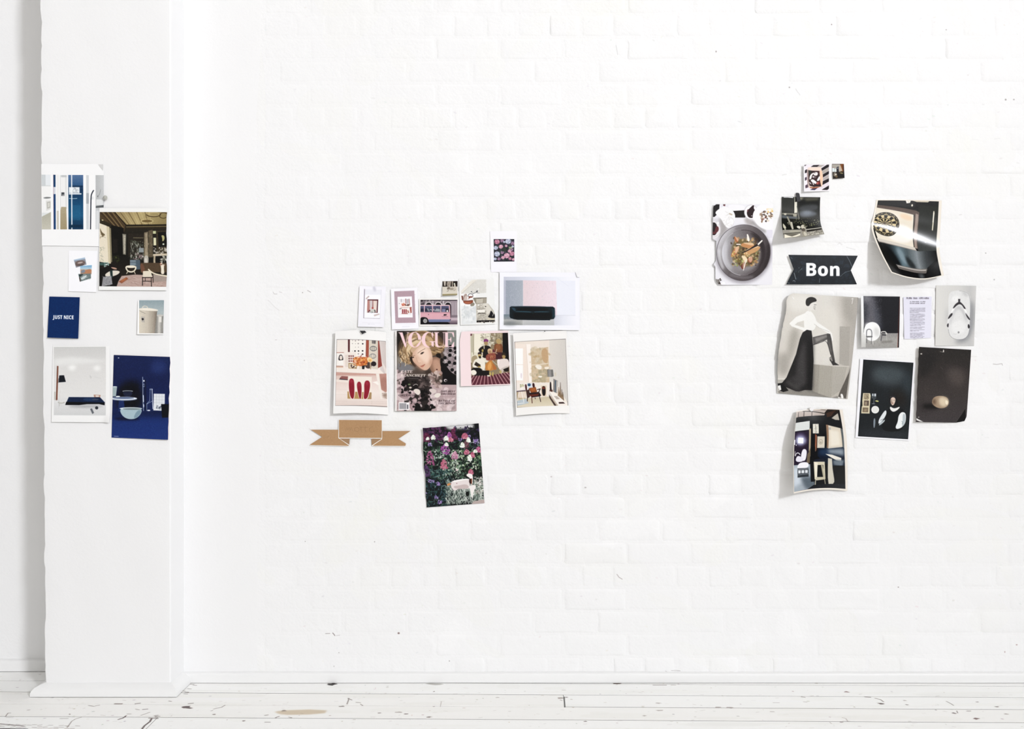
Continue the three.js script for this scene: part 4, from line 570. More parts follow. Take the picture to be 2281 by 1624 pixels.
{
  const z = [785, 625, 13.53], q = [[800.9, 637.2], [859.6, 638.3], [854.8, 728.8], [797.2, 727.7]];
  const art = picture(q, z, 8, '#f6f5fb', (g) => {
    g.P('#9a8f9b', 352, 258, 380, 255, 356, 1128, 845, 1140, 838, 1150, 332, 1134); g.P('#fbfbff', 384, 258, 872, 272, 842, 1138, 352, 1126); g.L('#c9c6d2', 6, 872, 272, 842, 1140); g.P('#ededf4', 392, 262, 868, 274, 862, 430, 386, 424); g.soft(3, () => g.S('#d4d3de', 600, 170, 690, 170, 720, 330, 650, 340));  // mauve-grey edge is the shadow of the inner card, drawn into the print
    g.P('#c3b0ae', 484, 456, 514, 480, 424, 570, 394, 545); g.P('#cdbdbb', 650, 1030, 812, 992, 826, 1026, 666, 1080);
    g.P('#b08f8d', 452, 570, 780, 572, 764, 974, 440, 970); g.P('#4a1c22', 455, 568, 782, 570, 778, 602, 456, 592); g.P('#d9cfd0', 455, 600, 606, 604, 598, 860, 440, 940); g.P('#b7827b', 455, 600, 540, 604, 520, 900, 440, 950); g.P('#d4c9c9', 520, 610, 600, 608, 596, 810, 530, 860); g.L('#8d4238', 12, 618, 590, 614, 800); g.P('#ecdcd3', 632, 612, 748, 612, 732, 960, 640, 880); for (let i = 0; i < 6; i++) g.L('#d8c6bd', 3, 650 + i * 16, 616, 644 + i * 16, 900); g.P('#541f26', 752, 590, 782, 572, 766, 974, 734, 970);
    g.S('#6b2a2e', 470, 960, 520, 850, 546, 960); g.E('#b0473f', 612, 828, 30, 26); g.S('#cfd0c9', 540, 940, 560, 860, 640, 850, 680, 900, 660, 970, 550, 974); g.S('#191b22', 650, 880, 690, 880, 704, 940, 690, 974, 670, 974, 676, 910); g.blobs(460, 930, 690, 972, 26, 8, 18, ['#22252c', '#e7e7ea', '#8d9296'], 0.9); g.L('#d3d3dc', 4, 300, 1270, 860, 1284); g.L('#b9b9c6', 6, 480, 1310, 530, 1312); g.L('#cfcfda', 4, 560, 1312, 680, 1316);
  });
  print('taped_photo_card', 'white card with a tiny interior photo held by beige tape strips', SET_MID, { quad: q, art, lift: [5, 3, 9, 8], bow: -1.2, paper: '#f6f5fb' });
}
{
  const z = [785, 625, 13.53], q = [[870.7, 643.8], [929.5, 640.5], [932.5, 732.2], [873.3, 734]];
  const art = picture(q, z, 8, '#f8f7fd', (g) => {
    g.P('#b49aa4', 1260, 325, 1865, 302, 1902, 1255, 1295, 1280); g.grain(1270, 320, 1890, 1270, 500, 14, ['#c3abb4', '#a68b96'], 0.3); g.P('#fbfaff', 1358, 490, 1790, 474, 1816, 1100, 1378, 1114);
    g.P('#f1eef0', 1370, 555, 1745, 548, 1780, 1040, 1385, 1040); g.L('#6f6a74', 12, 1468, 560, 1470, 640); g.L('#8d4b4f', 20, 1606, 552, 1612, 690); g.P('#b9b5b8', 1632, 556, 1690, 556, 1694, 690, 1636, 690); g.L('#8d4b4f', 16, 1706, 552, 1722, 720); for (let i = 0; i < 10; i++) g.E('#a09aa6', 1500 + (i % 5) * 20, 580 + Math.floor(i / 5) * 40, 5); g.S('#8b8590', 1395, 700, 1412, 672, 1432, 700); g.blobs(1470, 690, 1610, 760, 30, 12, 28, ['#cf5f42', '#de8a6a', '#b94a3a', '#e5b9a2'], 0.9); g.blobs(1580, 715, 1720, 762, 24, 10, 20, ['#5a3a34', '#8a5a48', '#3c2a2a'], 0.9); g.P('#f3e7df', 1460, 766, 1720, 766, 1762, 800, 1440, 800); g.L('#a8695c', 8, 1450, 806, 1760, 808); g.P('#9e5046', 1720, 810, 1780, 780, 1784, 960, 1740, 980); g.P('#f6eee8', 1688, 806, 1722, 806, 1748, 980, 1724, 986); g.P('#33242c', 1412, 846, 1480, 832, 1476, 852, 1420, 856); g.P('#f4ebe2', 1480, 836, 1680, 838, 1670, 940, 1486, 940); for (const x0 of [1492, 1544, 1596]) g.S('#8a2430', x0, 870, x0 + 20, 846, x0 + 40, 880, x0 + 34, 1000, x0 + 6, 1000); g.P('#a2524a', 1482, 976, 1670, 976, 1668, 998, 1482, 998); g.P('#b9867b', 1640, 880, 1700, 900, 1720, 970, 1660, 970);
    g.L('#d6d5e0', 4, 1310, 1320, 1890, 1300); g.L('#c4c2cf', 5, 1500, 1380, 1720, 1370);
  });
  print('mauve_card', 'white card with a mauve panel around a tiny desk photo', SET_MID, { quad: q, art, lift: [7, 3, 3.4, 9], paper: '#f8f7fd' });
}
{
  const z = [920, 610, 10.862];
  let q = [[985.8, 626.6], [1019.4, 626.1], [1018.5, 657.4], [985.4, 659]];
  let art = picture(q, z, 10, '#cfc8bb', (g) => {
    g.R('#d6cfc2', 700, 310, 1090, 540); g.R('#201713', 700, 165, 1090, 312); g.P('#a99f92', 735, 180, 800, 180, 790, 300, 755, 280); g.L('#efe9df', 10, 770, 200, 756, 290); g.P('#988d80', 830, 180, 930, 180, 900, 330, 850, 350, 815, 250); g.strokes(830, 185, 910, 340, 40, 40, 6, ['#d8d0c4', '#6f6458', '#b3a89b'], 0.8, 1.4, 1.9); g.P('#beb3a2', 945, 180, 968, 180, 962, 330, 945, 330); g.S('#6d6055', 815, 340, 900, 330, 900, 370, 850, 380, 830, 360); g.E('#dfe6d6', 1004, 246, 18, 22); g.S('#c9bfb1', 985, 260, 1030, 250, 1035, 330, 1040, 380, 1010, 420, 975, 415, 1010, 380); g.C('#8d8273', 8, 980, 410, 1010, 416, 1035, 380); g.C('#5a4f46', 8, 826, 360, 850, 390, 860, 424, 820, 426); g.soft(3, () => g.S('#8f8576', 870, 350, 1000, 340, 980, 400, 880, 390)); g.R('#8d8461', 705, 495, 1090, 545); g.R('#b9ad86', 705, 488, 1090, 498);
  });
  print('tiny_feet_print', 'tiny brown photo of walking feet above the pink bus', SET_MID, { quad: q, art, lift: [3, 3, 8, 11], paper: '#d9d3c5' });
  q = [[933.8, 665.2], [1019.9, 665], [1019.9, 725.2], [934.3, 726.2]]; let img = [[936.4, 667.8], [1019, 667.8], [1019, 722.8], [936.4, 722.8]];
  art = picture(img, z, 8, '#5a5058', (g) => {
    g.R('#8d8288', 170, 620, 1085, 1230); g.R('#1c171c', 170, 620, 1085, 646); g.P('#3a3136', 178, 640, 300, 640, 260, 760, 178, 760); g.blobs(180, 650, 1070, 760, 120, 8, 30, ['#a89da2', '#6e646a', '#c4babd', '#453c42'], 0.6); for (const c of [382, 612, 846]) { g.E('#cfc6c8', c, 770, 92, 96); g.E('#151015', c, 772, 70, 74); } g.R('#c9bfc4', 470, 650, 494, 750); g.R('#d5ccd0', 725, 650, 748, 750); g.R('#120e13', 900, 780, 920, 1060); g.S('#120e13', 850, 700, 915, 760, 915, 1000, 880, 1000); g.R('#9a8d94', 920, 650, 1080, 1060); for (let i = 0; i < 8; i++) g.R(i % 2 ? '#cfc5ca' : '#84777f', 925 + i * 19, 690, 936 + i * 19, 1000); g.R('#7c6f77', 915, 1000, 1080, 1060); g.R('#bfaeb6', 915, 1060, 1080, 1150); g.P(g.G(0, 1120, 0, 1225, 0, '#a3919a', 1, '#4d3f4a'), 170, 1130, 1085, 1120, 1085, 1230, 170, 1230); g.P('#0b080b', 170, 1160, 840, 1170, 900, 1200, 820, 1230, 170, 1230);
    g.P('#dba9b3', 170, 752, 880, 752, 896, 770, 908, 1110, 170, 1110); g.L('#efdfe3', 9, 170, 758, 884, 758); for (const [a, b] of [[178, 264], [286, 460], [484, 662], [684, 868]]) { g.R('#e8d3d8', a - 6, 772, b + 6, 930); g.R('#2b2b3e', a, 778, b, 924); g.R('#4c4f6c', a, 778, b, 826); g.L('#8f91ac', 5, a, 834, b, 834); } g.blobs(300, 850, 450, 915, 20, 8, 22, ['#5a6272', '#a9b0b6', '#20222e'], 0.8); g.P('#9fa3a8', 510, 905, 560, 840, 650, 850, 655, 915); g.S('#e9e6ea', 490, 890, 500, 840, 520, 850, 510, 900); g.R('#7c7f9c', 700, 850, 790, 920); g.R('#17151f', 790, 840, 862, 924); g.S('#f4f0f2', 806, 900, 830, 858, 856, 920, 812, 922);
    g.P('#c48d99', 170, 930, 900, 930, 902, 950, 170, 950); g.E('#3a2630', 376, 985, 7, 13); g.P('#0e0a10', 736, 1010, 752, 972, 776, 984, 790, 966, 790, 990, 822, 970, 800, 1012, 780, 1004, 764, 1014); g.L('#6f4753', 5, 700, 1034, 850, 1036); 
    g.P('#6b7599', 380, 1100, 906, 1100, 900, 1146, 870, 1164, 390, 1170, 366, 1110); g.L('#c9c4d2', 5, 380, 1102, 906, 1102); g.S('#0a080b', 170, 1050, 300, 1046, 360, 1080, 384, 1180, 330, 1230, 170, 1230); g.E('#141216', 296, 1138, 66, 70); g.E('#d9d9d6', 294, 1138, 46, 50); g.E('#4c4a4c', 294, 1138, 32, 35); g.E('#efefea', 294, 1138, 20, 21); g.E('#1a181b', 294, 1138, 10, 11); g.P('#35313d', 890, 1100, 914, 1098, 910, 1126, 892, 1130);
  });
  print('pink_bus_print', 'photo of a pink and grey vintage bus with white border', SET_MID, { quad: q, image: img, art, lift: [6, 3, 4, 5], paper: '#f6f3ee' });
  q = [[1022.4, 622], [1100, 622], [1103.2, 722], [1025.9, 724.2]];
  art = picture(q, z, 7, '#eeeeec', (g) => {
    g.R('#f0f0ee', 1090, 110, 2020, 1260); g.P('#eeeeed', 1140, 140, 1540, 140, 1160, 480); g.P('#dbd9d2', 1540, 140, 1770, 140, 1770, 465, 1480, 480, 1160, 500, 1165, 470); g.P('#e9e4da', 1420, 150, 1560, 140, 1170, 480, 1160, 420); for (let i = 0; i < 12; i++) g.L('#b4aca0', 6, 1520 - i * 30, 165 + i * 27, 1496 - i * 30, 190 + i * 27); g.grain(1200, 150, 1770, 470, 500, 14, ['#fff', '#c5c3bd'], 0.25);
    g.P('#e3e5e5', 1170, 770, 1520, 780, 1530, 1215, 1180, 1225); g.blobs(1180, 790, 1520, 1210, 70, 20, 60, ['#eceeee', '#d3d7d8', '#f3f4f4', '#c8cccd'], 0.5); g.R('#f7f7f6', 1160, 480, 1520, 780);
    g.O('#2a2b33', 11, 1392, 540, 58, 55, 3.0, 6.5); g.L('#2a2b33', 8, 1450, 490, 1480, 470, 1550, 432); g.E('#24242b', 1414, 432, 13, 10); g.E('#34343b', 1548, 430, 16, 26, 0.4); g.L('#2a2b33', 5, 1414, 432, 1452, 486); g.E('#f5f5f3', 1584, 370, 16, 14); g.L('#3a3a40', 6, 1550, 464, 1610, 472);
    g.S('#a9968d', 1216, 520, 1290, 470, 1320, 540, 1300, 640, 1220, 640); g.P('#6e3a2c', 1170, 530, 1208, 534, 1222, 640, 1186, 640); g.S('#cfbfb8', 1218, 620, 1290, 500, 1320, 600, 1300, 650); g.P('#7a3e30', 1340, 544, 1460, 548, 1430, 580, 1380, 585, 1320, 630, 1350, 590); g.S('#8a4834', 1205, 646, 1320, 652, 1450, 640, 1462, 690, 1400, 740, 1290, 740, 1226, 710); g.S('#b56a4c', 1230, 680, 1330, 690, 1420, 680, 1380, 720, 1280, 720); g.C('#3f1e16', 9, 1206, 648, 1320, 656, 1456, 640); g.S('#8d8678', 1380, 750, 1440, 690, 1500, 720, 1480, 780, 1400, 795); g.L('#9a948a', 5, 1260, 745, 1240, 790);
    g.P('#8e8778', 1452, 585, 1782, 578, 1780, 722, 1520, 736, 1470, 640); g.P('#c3bcae', 1530, 610, 1700, 602, 1690, 712, 1530, 720); g.L('#4d463c', 9, 1460, 596, 1780, 586); g.R('#a59d8e', 1705, 590, 1776, 720); g.L('#3b352d', 8, 1560, 600, 1650, 596);
    g.P('#c3bdb0', 1525, 740, 1820, 730, 1950, 900, 1985, 1000, 1985, 1190, 1540, 1195); g.P('#ddd8cd', 1690, 735, 1810, 735, 1900, 880, 1860, 960, 1790, 1000); g.grain(1535, 760, 1760, 1140, 220, 22, ['#f3efe7', '#8a8376', '#6b655a'], 0.4); g.P('#f2eee6', 1550, 880, 1740, 876, 1745, 940, 1570, 944); g.L('#2a2520', 14, 1575, 966, 1752, 966); g.L('#5b544a', 7, 1550, 860, 1700, 862); g.E('#2a2520', 1755, 802, 14, 14); g.blobs(1560, 745, 1700, 780, 16, 6, 16, ['#fff', '#a8a193'], 0.8); g.S('#141013', 1880, 890, 1940, 960, 1985, 1010, 1985, 1110, 1900, 1090, 1800, 1060, 1860, 1000); g.L('#f2efe8', 10, 1920, 920, 1950, 980, 1926, 1040); g.R('#151112', 1540, 1140, 1985, 1185); g.blobs(1560, 1170, 1980, 1196, 14, 10, 26, ['#e4dfd4', '#151112', '#6e685d'], 0.9); g.R('#d6cdb6', 1810, 1090, 1980, 1130);
  });
  print('leather_chair_collage', 'pale collage of a tan leather armchair and piled objects', SET_MID, { quad: q, art, lift: [5, 3, 3, 6], paper: '#f3f3f1' });
}
{
  const z = [1100, 595, 10.83], q = [[1112.9, 606.5], [1290.6, 607.2], [1291.5, 735.6], [1112.9, 734]];
  const art = picture(q, z, 5, '#f5f5fb', (g) => {
    g.R(g.G(240, 0, 2010, 0, 0, '#c9cbd8', 0.35, '#dcdfea', 0.75, '#eef0f7', 1, '#f6f6fb'), 238, 234, 2012, 1398); g.P(g.G(290, 0, 700, 0, 0, '#9aa1ae', 1, '#a9b0ba'), 290, 320, 700, 320, 700, 1140, 285, 1140); g.P(g.G(700, 0, 1520, 0, 0, '#e2d0d4', 1, '#efe0e8'), 704, 318, 1500, 330, 1522, 1160, 704, 1140); g.R('#eceef7', 1520, 330, 1960, 1150); g.P('#b8bac8', 240, 320, 290, 320, 285, 1140, 240, 1160); g.grain(290, 320, 1500, 1130, 900, 16, ['#fff', '#8f97a4'], 0.12);
    g.R(g.G(0, 1140, 0, 1398, 0, '#6f7f8a', 0.45, '#8d9296', 0.5, '#b5b5b4', 1, '#8d8f8e'), 238, 1140, 700, 1398); g.R(g.G(0, 1160, 0, 1398, 0, '#b9bcc2', 0.5, '#c3c4c5', 1, '#b3b5b6'), 690, 1150, 1470, 1398); g.P(g.G(1450, 0, 2010, 0, 0, '#d3d5df', 0.4, '#e6e8f1', 1, '#f5f5fb'), 1450, 1160, 2012, 1160, 2012, 1398, 1450, 1398); g.soft(4, () => { g.S('#757a7c', 250, 1340, 420, 1320, 560, 1350, 480, 1400, 250, 1400); g.S('#cfcfce', 640, 1330, 760, 1320, 740, 1370, 640, 1370); }); g.L('#b9bcc9', 5, 1480, 1158, 1960, 1160); g.L('#dfe1ec', 6, 1530, 270, 1800, 460);
    g.S('#0e171d', 380, 970, 420, 944, 900, 938, 1430, 952, 1468, 990, 1470, 1180, 1440, 1250, 1340, 1256, 1350, 1280, 900, 1276, 540, 1268, 420, 1236, 378, 1180); g.P('#0e171d', 384, 965, 420, 944, 1420, 950, 1466, 985, 1468, 1200, 1440, 1248, 1355, 1256, 1352, 1278, 560, 1270, 400, 1230, 380, 1190); g.S('#233a48', 420, 970, 520, 985, 530, 1060, 490, 1060, 440, 1010); g.S('#07090c', 560, 980, 1300, 980, 1320, 1046, 900, 1056, 560, 1050); g.S('#2f5260', 500, 1066, 700, 1062, 910, 1072, 920, 1095, 700, 1084, 520, 1080); g.S('#2f5260', 960, 1072, 1150, 1064, 1340, 1074, 1340, 1084, 1150, 1084, 970, 1090); g.soft(2, () => { g.P('#17313c', 1400, 1000, 1460, 1000, 1464, 1200, 1420, 1230); g.P('#06080a', 460, 1100, 1390, 1100, 1380, 1250, 480, 1250); }); g.L('#163b40', 8, 940, 1070, 940, 1120); g.L('#3d5566', 6, 400, 960, 460, 948, 900, 944, 1420, 958);
  });
  print('dark_sofa_print', 'wide white bordered photo of a dark sofa before pink and grey panels', SET_MID, { quad: q, art, lift: [6, 3, 7, 9], paper: '#f6f6fc', curl: [[1, 0, 0.1, 4]] });
  const t = tag(group('corner_tape'), 'clear tape scrap at the top corner of the dark sofa photo', 'tape'); mesh('tape_strip', cutout([[1282, 606], [1291.8, 607.4], [1291.6, 617], [1285.5, 617]], 0.0085, 0.0003), mat(0xf3f3f4, 0.4), t);
}
{
  const z = [980, 490, 3.4545], q = [[1091.4, 515.5], [1151.4, 514.6], [1150.8, 606.4], [1093.5, 606.4]], img = [[1099.6, 532.6], [1145.6, 532.6], [1145.8, 582.6], [1100.2, 583]];
  const art = picture(img, z, 9, '#3a3540', (g) => {
    g.R('#2d2b35', 405, 140, 580, 330); g.blobs(410, 145, 575, 322, 90, 4, 11, ['#1d2a25', '#3c4d44', '#2a2430', '#55525e'], 0.9);
    const rose = (x, y, s, c) => { g.E(c[0], x, y, s, s * 0.92); for (let i = 0; i < 7; i++) { const a = i * 0.9 + x; g.E(i % 2 ? c[1] : c[2], x + Math.cos(a) * s * 0.45, y + Math.sin(a) * s * 0.42, s * 0.42, s * 0.34, a); } g.E(c[0], x, y, s * 0.5, s * 0.45); g.E(c[2], x - s * 0.1, y - s * 0.12, s * 0.3, s * 0.24); g.E(c[1], x + s * 0.05, y + s * 0.06, s * 0.16, s * 0.12); };
    const pink = ['#cf9bae', '#b97f95', '#e2b9c7'], deep = ['#b87890', '#95536e', '#d099ac'], lilac = ['#b0b5c9', '#9298b3', '#d0d5e4'], plum = ['#8d6a86', '#5f4560', '#b596ae'];
    for (const [x, y, s, c] of [[440, 168, 20, deep], [478, 160, 14, plum], [525, 165, 22, lilac], [560, 180, 15, plum], [430, 215, 17, lilac], [470, 206, 17, pink], [510, 200, 10, pink], [548, 225, 17, plum], [440, 262, 22, lilac], [480, 250, 14, plum], [515, 275, 22, pink], [555, 260, 19, deep], [535, 240, 13, pink], [485, 290, 14, pink], [455, 300, 13, plum], [540, 298, 12, deep], [425, 300, 12, lilac], [565, 305, 11, pink], [560, 205, 10, lilac], [495, 170, 9, lilac]]) rose(x, y, s, c); g.blobs(480, 215, 520, 240, 10, 5, 12, ['#1b2320', '#2f3a30']); g.blobs(528, 205, 552, 225, 8, 4, 8, ['#a5b58c', '#7f9a66']);
  });
  print('roses_card', 'small white card with a square photo of pink roses', SET_MID, { quad: q, image: img, art, lift: [3.2, 3, 3, 3.4], paper: '#f7f6fb' });
}
{
  const z = [1015, 730, 11.6], q = [[1023.6, 738.7], [1132, 736.5], [1136.8, 857.6], [1026.6, 860.4]], img = [[1046.9, 743.4], [1131.4, 741.2], [1136.1, 855], [1050.3, 858]];
  const art = picture(img, z, 7, '#8a7a60', (g) => {
    g.R('#e2dcc9', 350, 110, 900, 900); g.R('#cfc9b4', 372, 160, 420, 880); g.R('#a79f86', 412, 160, 436, 640); g.R('#8d8568', 452, 160, 470, 700); g.R('#efe9d8', 474, 160, 700, 640); g.P('#6b4048', 365, 155, 420, 155, 410, 210, 368, 210); g.blobs(660, 150, 1010, 460, 120, 12, 44, ['#d9d2bf', '#a39a82', '#7c7562', '#efe9da', '#bfb7a2'], 0.6); g.blobs(980, 150, 1220, 420, 60, 14, 44, ['#9b8f74', '#6d6349', '#b9ae93', '#4d4532'], 0.6); g.P('#0e0a0a', 1215, 130, 1352, 130, 1380, 900, 1210, 800); g.L('#6d8a8d', 10, 1362, 480, 1378, 820);
    g.S('#a79677', 400, 740, 560, 700, 560, 900, 420, 960); g.S('#7a4a30', 1000, 420, 1120, 400, 1210, 440, 1220, 640, 1060, 680, 980, 560); g.S('#8e5a38', 1020, 440, 1120, 420, 1180, 520, 1060, 640); g.S('#b39a68', 1035, 310, 1110, 280, 1190, 330, 1160, 430, 1060, 420); g.R('#3d1c22', 920, 640, 1210, 820); g.S('#5a2c34', 940, 560, 1000, 560, 1040, 700, 960, 700);
    g.S('#191310', 585, 560, 700, 460, 860, 460, 920, 540, 900, 760, 720, 800, 660, 700, 600, 600); g.S('#a58a5f', 725, 360, 836, 360, 832, 430, 790, 470, 740, 440); g.S('#7b3a6c', 716, 340, 740, 292, 800, 290, 850, 320, 840, 380, 780, 350, 726, 380); g.S('#e3d9bb', 716, 470, 744, 460, 744, 560, 726, 560); g.S('#b3a05a', 664, 560, 716, 550, 720, 620, 680, 640); g.P('#e9dfc4', 664, 640, 700, 640, 700, 740, 676, 740);
    g.S('#cdb18a', 820, 560, 880, 530, 940, 560, 950, 620, 920, 680, 840, 680, 820, 620); g.S('#a98460', 840, 590, 920, 590, 920, 670, 850, 670); g.S('#8f4a3c', 785, 700, 900, 660, 1030, 660, 1040, 800, 980, 850, 800, 860, 770, 800); g.strokes(790, 690, 1030, 840, 90, 30, 7, ['#c68a52', '#6b2d36', '#d9a66e', '#4e1f2a'], 0.7, 1, 2); g.S('#c0803f', 770, 940, 900, 820, 960, 900, 1000, 1080, 940, 1110, 860, 1120, 770, 1110, 755, 1010); g.S('#d79c55', 820, 960, 900, 860, 930, 1000, 880, 1110, 820, 1080); g.S('#b06a38', 940, 900, 1000, 960, 1060, 1060, 1040, 1090, 960, 1100); g.C('#efe4cc', 11, 1035, 640, 1050, 590, 1060, 555); g.C('#d9b78c', 16, 950, 650, 1010, 645, 1070, 680); g.L('#e8ddc6', 9, 940, 850, 1010, 920, 1110, 1000);
    g.S('#b8a26a', 570, 680, 650, 660, 664, 740, 630, 790, 580, 770); g.S('#2a1a22', 566, 660, 600, 626, 650, 650, 660, 690, 600, 680, 575, 700); g.S('#241a14', 580, 740, 650, 730, 660, 780, 620, 810); g.S('#eae4d6', 415, 1000, 480, 830, 580, 795, 700, 800, 756, 860, 760, 1080, 700, 1100, 620, 1040, 500, 1040); g.P('#2c2018', 478, 960, 520, 880, 640, 960, 640, 1010, 560, 1010); g.S('#a3893f', 560, 1000, 640, 990, 660, 1020, 580, 1036); g.S('#0f0b0b', 400, 1040, 660, 1030, 690, 1150, 640, 1260, 480, 1260, 420, 1140); g.S('#efe9dc', 392, 1110, 480, 1080, 550, 1150, 520, 1220, 430, 1230, 396, 1180); g.S('#e9e3d6', 664, 1110, 740, 1080, 800, 1130, 780, 1230, 690, 1200);
    g.S('#a68a58', 1190, 700, 1280, 690, 1284, 780, 1240, 830, 1196, 780); g.S('#2b2118', 1180, 690, 1210, 640, 1270, 640, 1292, 690, 1284, 740, 1240, 700, 1200, 730); g.S('#e6d9d4', 1050, 840, 1160, 810, 1330, 800, 1370, 880, 1385, 990, 1300, 1030, 1180, 1090, 1110, 1090, 1090, 940); g.S('#f1e8e3', 1060, 820, 1150, 815, 1110, 900, 1100, 1080, 1070, 950); g.S('#c9bdb4', 1120, 1090, 1260, 1010, 1370, 990, 1350, 1040, 1220, 1110, 1200, 1230, 1150, 1220); g.P('#1a1210', 1220, 1080, 1370, 1020, 1390, 1130, 1240, 1150); g.S('#b5a36a', 1120, 1110, 1180, 1100, 1180, 1200, 1120, 1190); g.R('#7f6a4c', 1362, 1010, 1400, 1160);
    g.R('#14100e', 560, 1110, 860, 1250); g.P('#5d2b36', 400, 1250, 780, 1250, 1110, 1200, 1400, 1160, 1420, 1500, 400, 1500); for (let i = 0; i < 26; i++) { const a = 410 + i * 40, b = 900 + (a - 900) * 1.32; g.L(i % 2 ? '#c99a9c' : '#4a1d2a', i % 2 ? 16 : 15, 640 + (a - 640) * 0.86, 1240 - Math.max(0, (a - 1000) * 0.2), b, 1480); } g.S('#c2ad62', 860, 1150, 900, 1140, 910, 1240, 870, 1250); g.S('#bba65d', 936, 1150, 976, 1140, 970, 1260, 930, 1260); g.S('#e9e2d2', 795, 1230, 860, 1226, 900, 1260, 820, 1268); g.L('#e6dccb', 6, 1210, 1100, 1330, 1200);
  });
  print('group_portrait_print', 'pink bordered vintage group portrait with turbans and striped rug', SET_MID, { quad: q, image: img, art, lift: [6, 3, 5, 11], paper: '#f3dfe0', left: steps(0, 4.4, 0.17, 0, 1, 0) });
}
{
  const z = [1130, 730, 7.92], q = [[1142.8, 742.5], [1262, 736.3], [1268.9, 920.7], [1149.6, 925.7]], img = [[1145.8, 761.3], [1260, 754.6], [1265.7, 903.6], [1151.7, 908.3]];
  const art = picture(img, z, 6, '#e9e3dc', (g) => {
    g.R(g.G(720, 0, 1080, 0, 0, '#dcd6ce', 1, '#cfcac4'), 700, 180, 1100, 1430); g.R('#eadfd4', 110, 180, 740, 1000); g.P('#f0e3d8', 128, 290, 330, 290, 400, 960, 140, 980); g.P('#f7efe8', 330, 290, 410, 290, 430, 960, 390, 960); g.R('#fbfaf8', 136, 366, 276, 930); g.P('#efe0d4', 276, 356, 320, 340, 350, 960, 290, 950); g.L('#e2d0c2', 6, 136, 650, 280, 652); g.L('#d3c0b2', 4, 330, 300, 370, 960); g.S('#e4d9e0', 232, 800, 262, 800, 256, 900, 236, 890);
    g.P('#cbb596', 416, 380, 720, 340, 744, 960, 436, 960); g.blobs(420, 370, 720, 640, 70, 20, 66, ['#d9cbb4', '#c0a884', '#b99f78', '#cfc0a6', '#a99f86'], 0.5); g.S('#c0a07a', 590, 380, 710, 350, 724, 640, 620, 600); g.blobs(440, 680, 740, 950, 70, 18, 60, ['#b9a88a', '#c9b496', '#a2977c', '#d8c6ae', '#9d9478'], 0.5); g.S('#efe8dc', 470, 660, 600, 650, 610, 730, 540, 740); g.S('#eee5d6', 650, 690, 740, 680, 730, 730, 660, 730); g.strokes(560, 740, 620, 900, 26, 30, 5, ['#7f8a6c', '#8d8a70', '#c8c0a8'], 0.6, 1.2, 2); g.E('#f1eade', 580, 860, 36, 16); g.L('#e9dfd0', 10, 416, 660, 720, 630);
    g.R('#f0e6de', 140, 970, 720, 1110); g.P('#ece4da', 430, 965, 740, 965, 740, 1200, 560, 1210); g.P('#6f6d6b', 704, 734, 805, 734, 818, 850, 792, 862, 712, 862); g.P('#8e8c8a', 720, 738, 770, 738, 776, 860, 724, 860); g.R('#d3cab9', 834, 785, 860, 850);
    g.P('#b39d7f', 130, 1130, 330, 1120, 330, 1250, 150, 1260); g.R('#e2d2c2', 200, 1130, 330, 1240); g.P(g.G(0, 1220, 0, 1400, 0, '#c9bda0', 1, '#ddd3be'), 165, 1260, 760, 1210, 900, 1380, 175, 1410); g.P('#b9c3c9', 172, 1290, 330, 1250, 380, 1330, 180, 1380); g.P('#efe6da', 740, 960, 840, 930, 1080, 1340, 1070, 1380, 900, 1260, 735, 1110);
    g.S('#3c1418', 305, 1000, 340, 990, 350, 1110, 330, 1140); g.S('#351518', 436, 975, 478, 972, 488, 1060, 450, 1060); g.P('#d7dfe6', 345, 980, 430, 975, 440, 1060, 370, 1100); g.E('#2f4d6b', 385, 1006, 28, 26); g.P('#3a2220', 330, 1110, 390, 1080, 400, 1220, 350, 1250); g.P('#8a4a22', 376, 1066, 500, 1044, 526, 1130, 420, 1154); g.S('#a65c2c', 400, 1070, 490, 1056, 500, 1110, 430, 1130); g.P('#1d1011', 376, 1150, 560, 1130, 596, 1190, 580, 1210, 430, 1232); g.P('#5c2416', 380, 1180, 560, 1160, 540, 1200, 420, 1218); g.L('#2a1614', 15, 530, 1090, 580, 1075, 548, 1150); g.L('#2a1614', 13, 354, 1250, 352, 1296); g.L('#4a1a16', 13, 430, 1230, 438, 1330); g.L('#2a1614', 13, 570, 1220, 588, 1304); g.L('#2a1614', 10, 490, 1235, 494, 1256);
    g.P('#5a4a55', 155, 1118, 320, 1098, 325, 1116, 158, 1136); g.L('#fbf7f2', 9, 204, 1136, 180, 1290); g.L('#fbf7f2', 9, 252, 1130, 292, 1310); g.L('#fbf7f2', 8, 180, 1340, 300, 1330); g.L('#efe7df', 7, 280, 1130, 320, 1240); g.blobs(222, 1000, 292, 1050, 30, 7, 15, ['#8f8f5d', '#b9b48a', '#e9dfc9', '#6f7046']); g.R('#f4efe8', 238, 1045, 276, 1096);
    g.P('#ddcbb2', 590, 1016, 692, 1016, 688, 1214, 600, 1204); g.S('#0f0a0b', 606, 1040, 640, 1022, 676, 1040, 676, 1200, 616, 1196); g.S('#6d2d1e', 612, 1050, 640, 1030, 670, 1060, 660, 1080, 620, 1080);
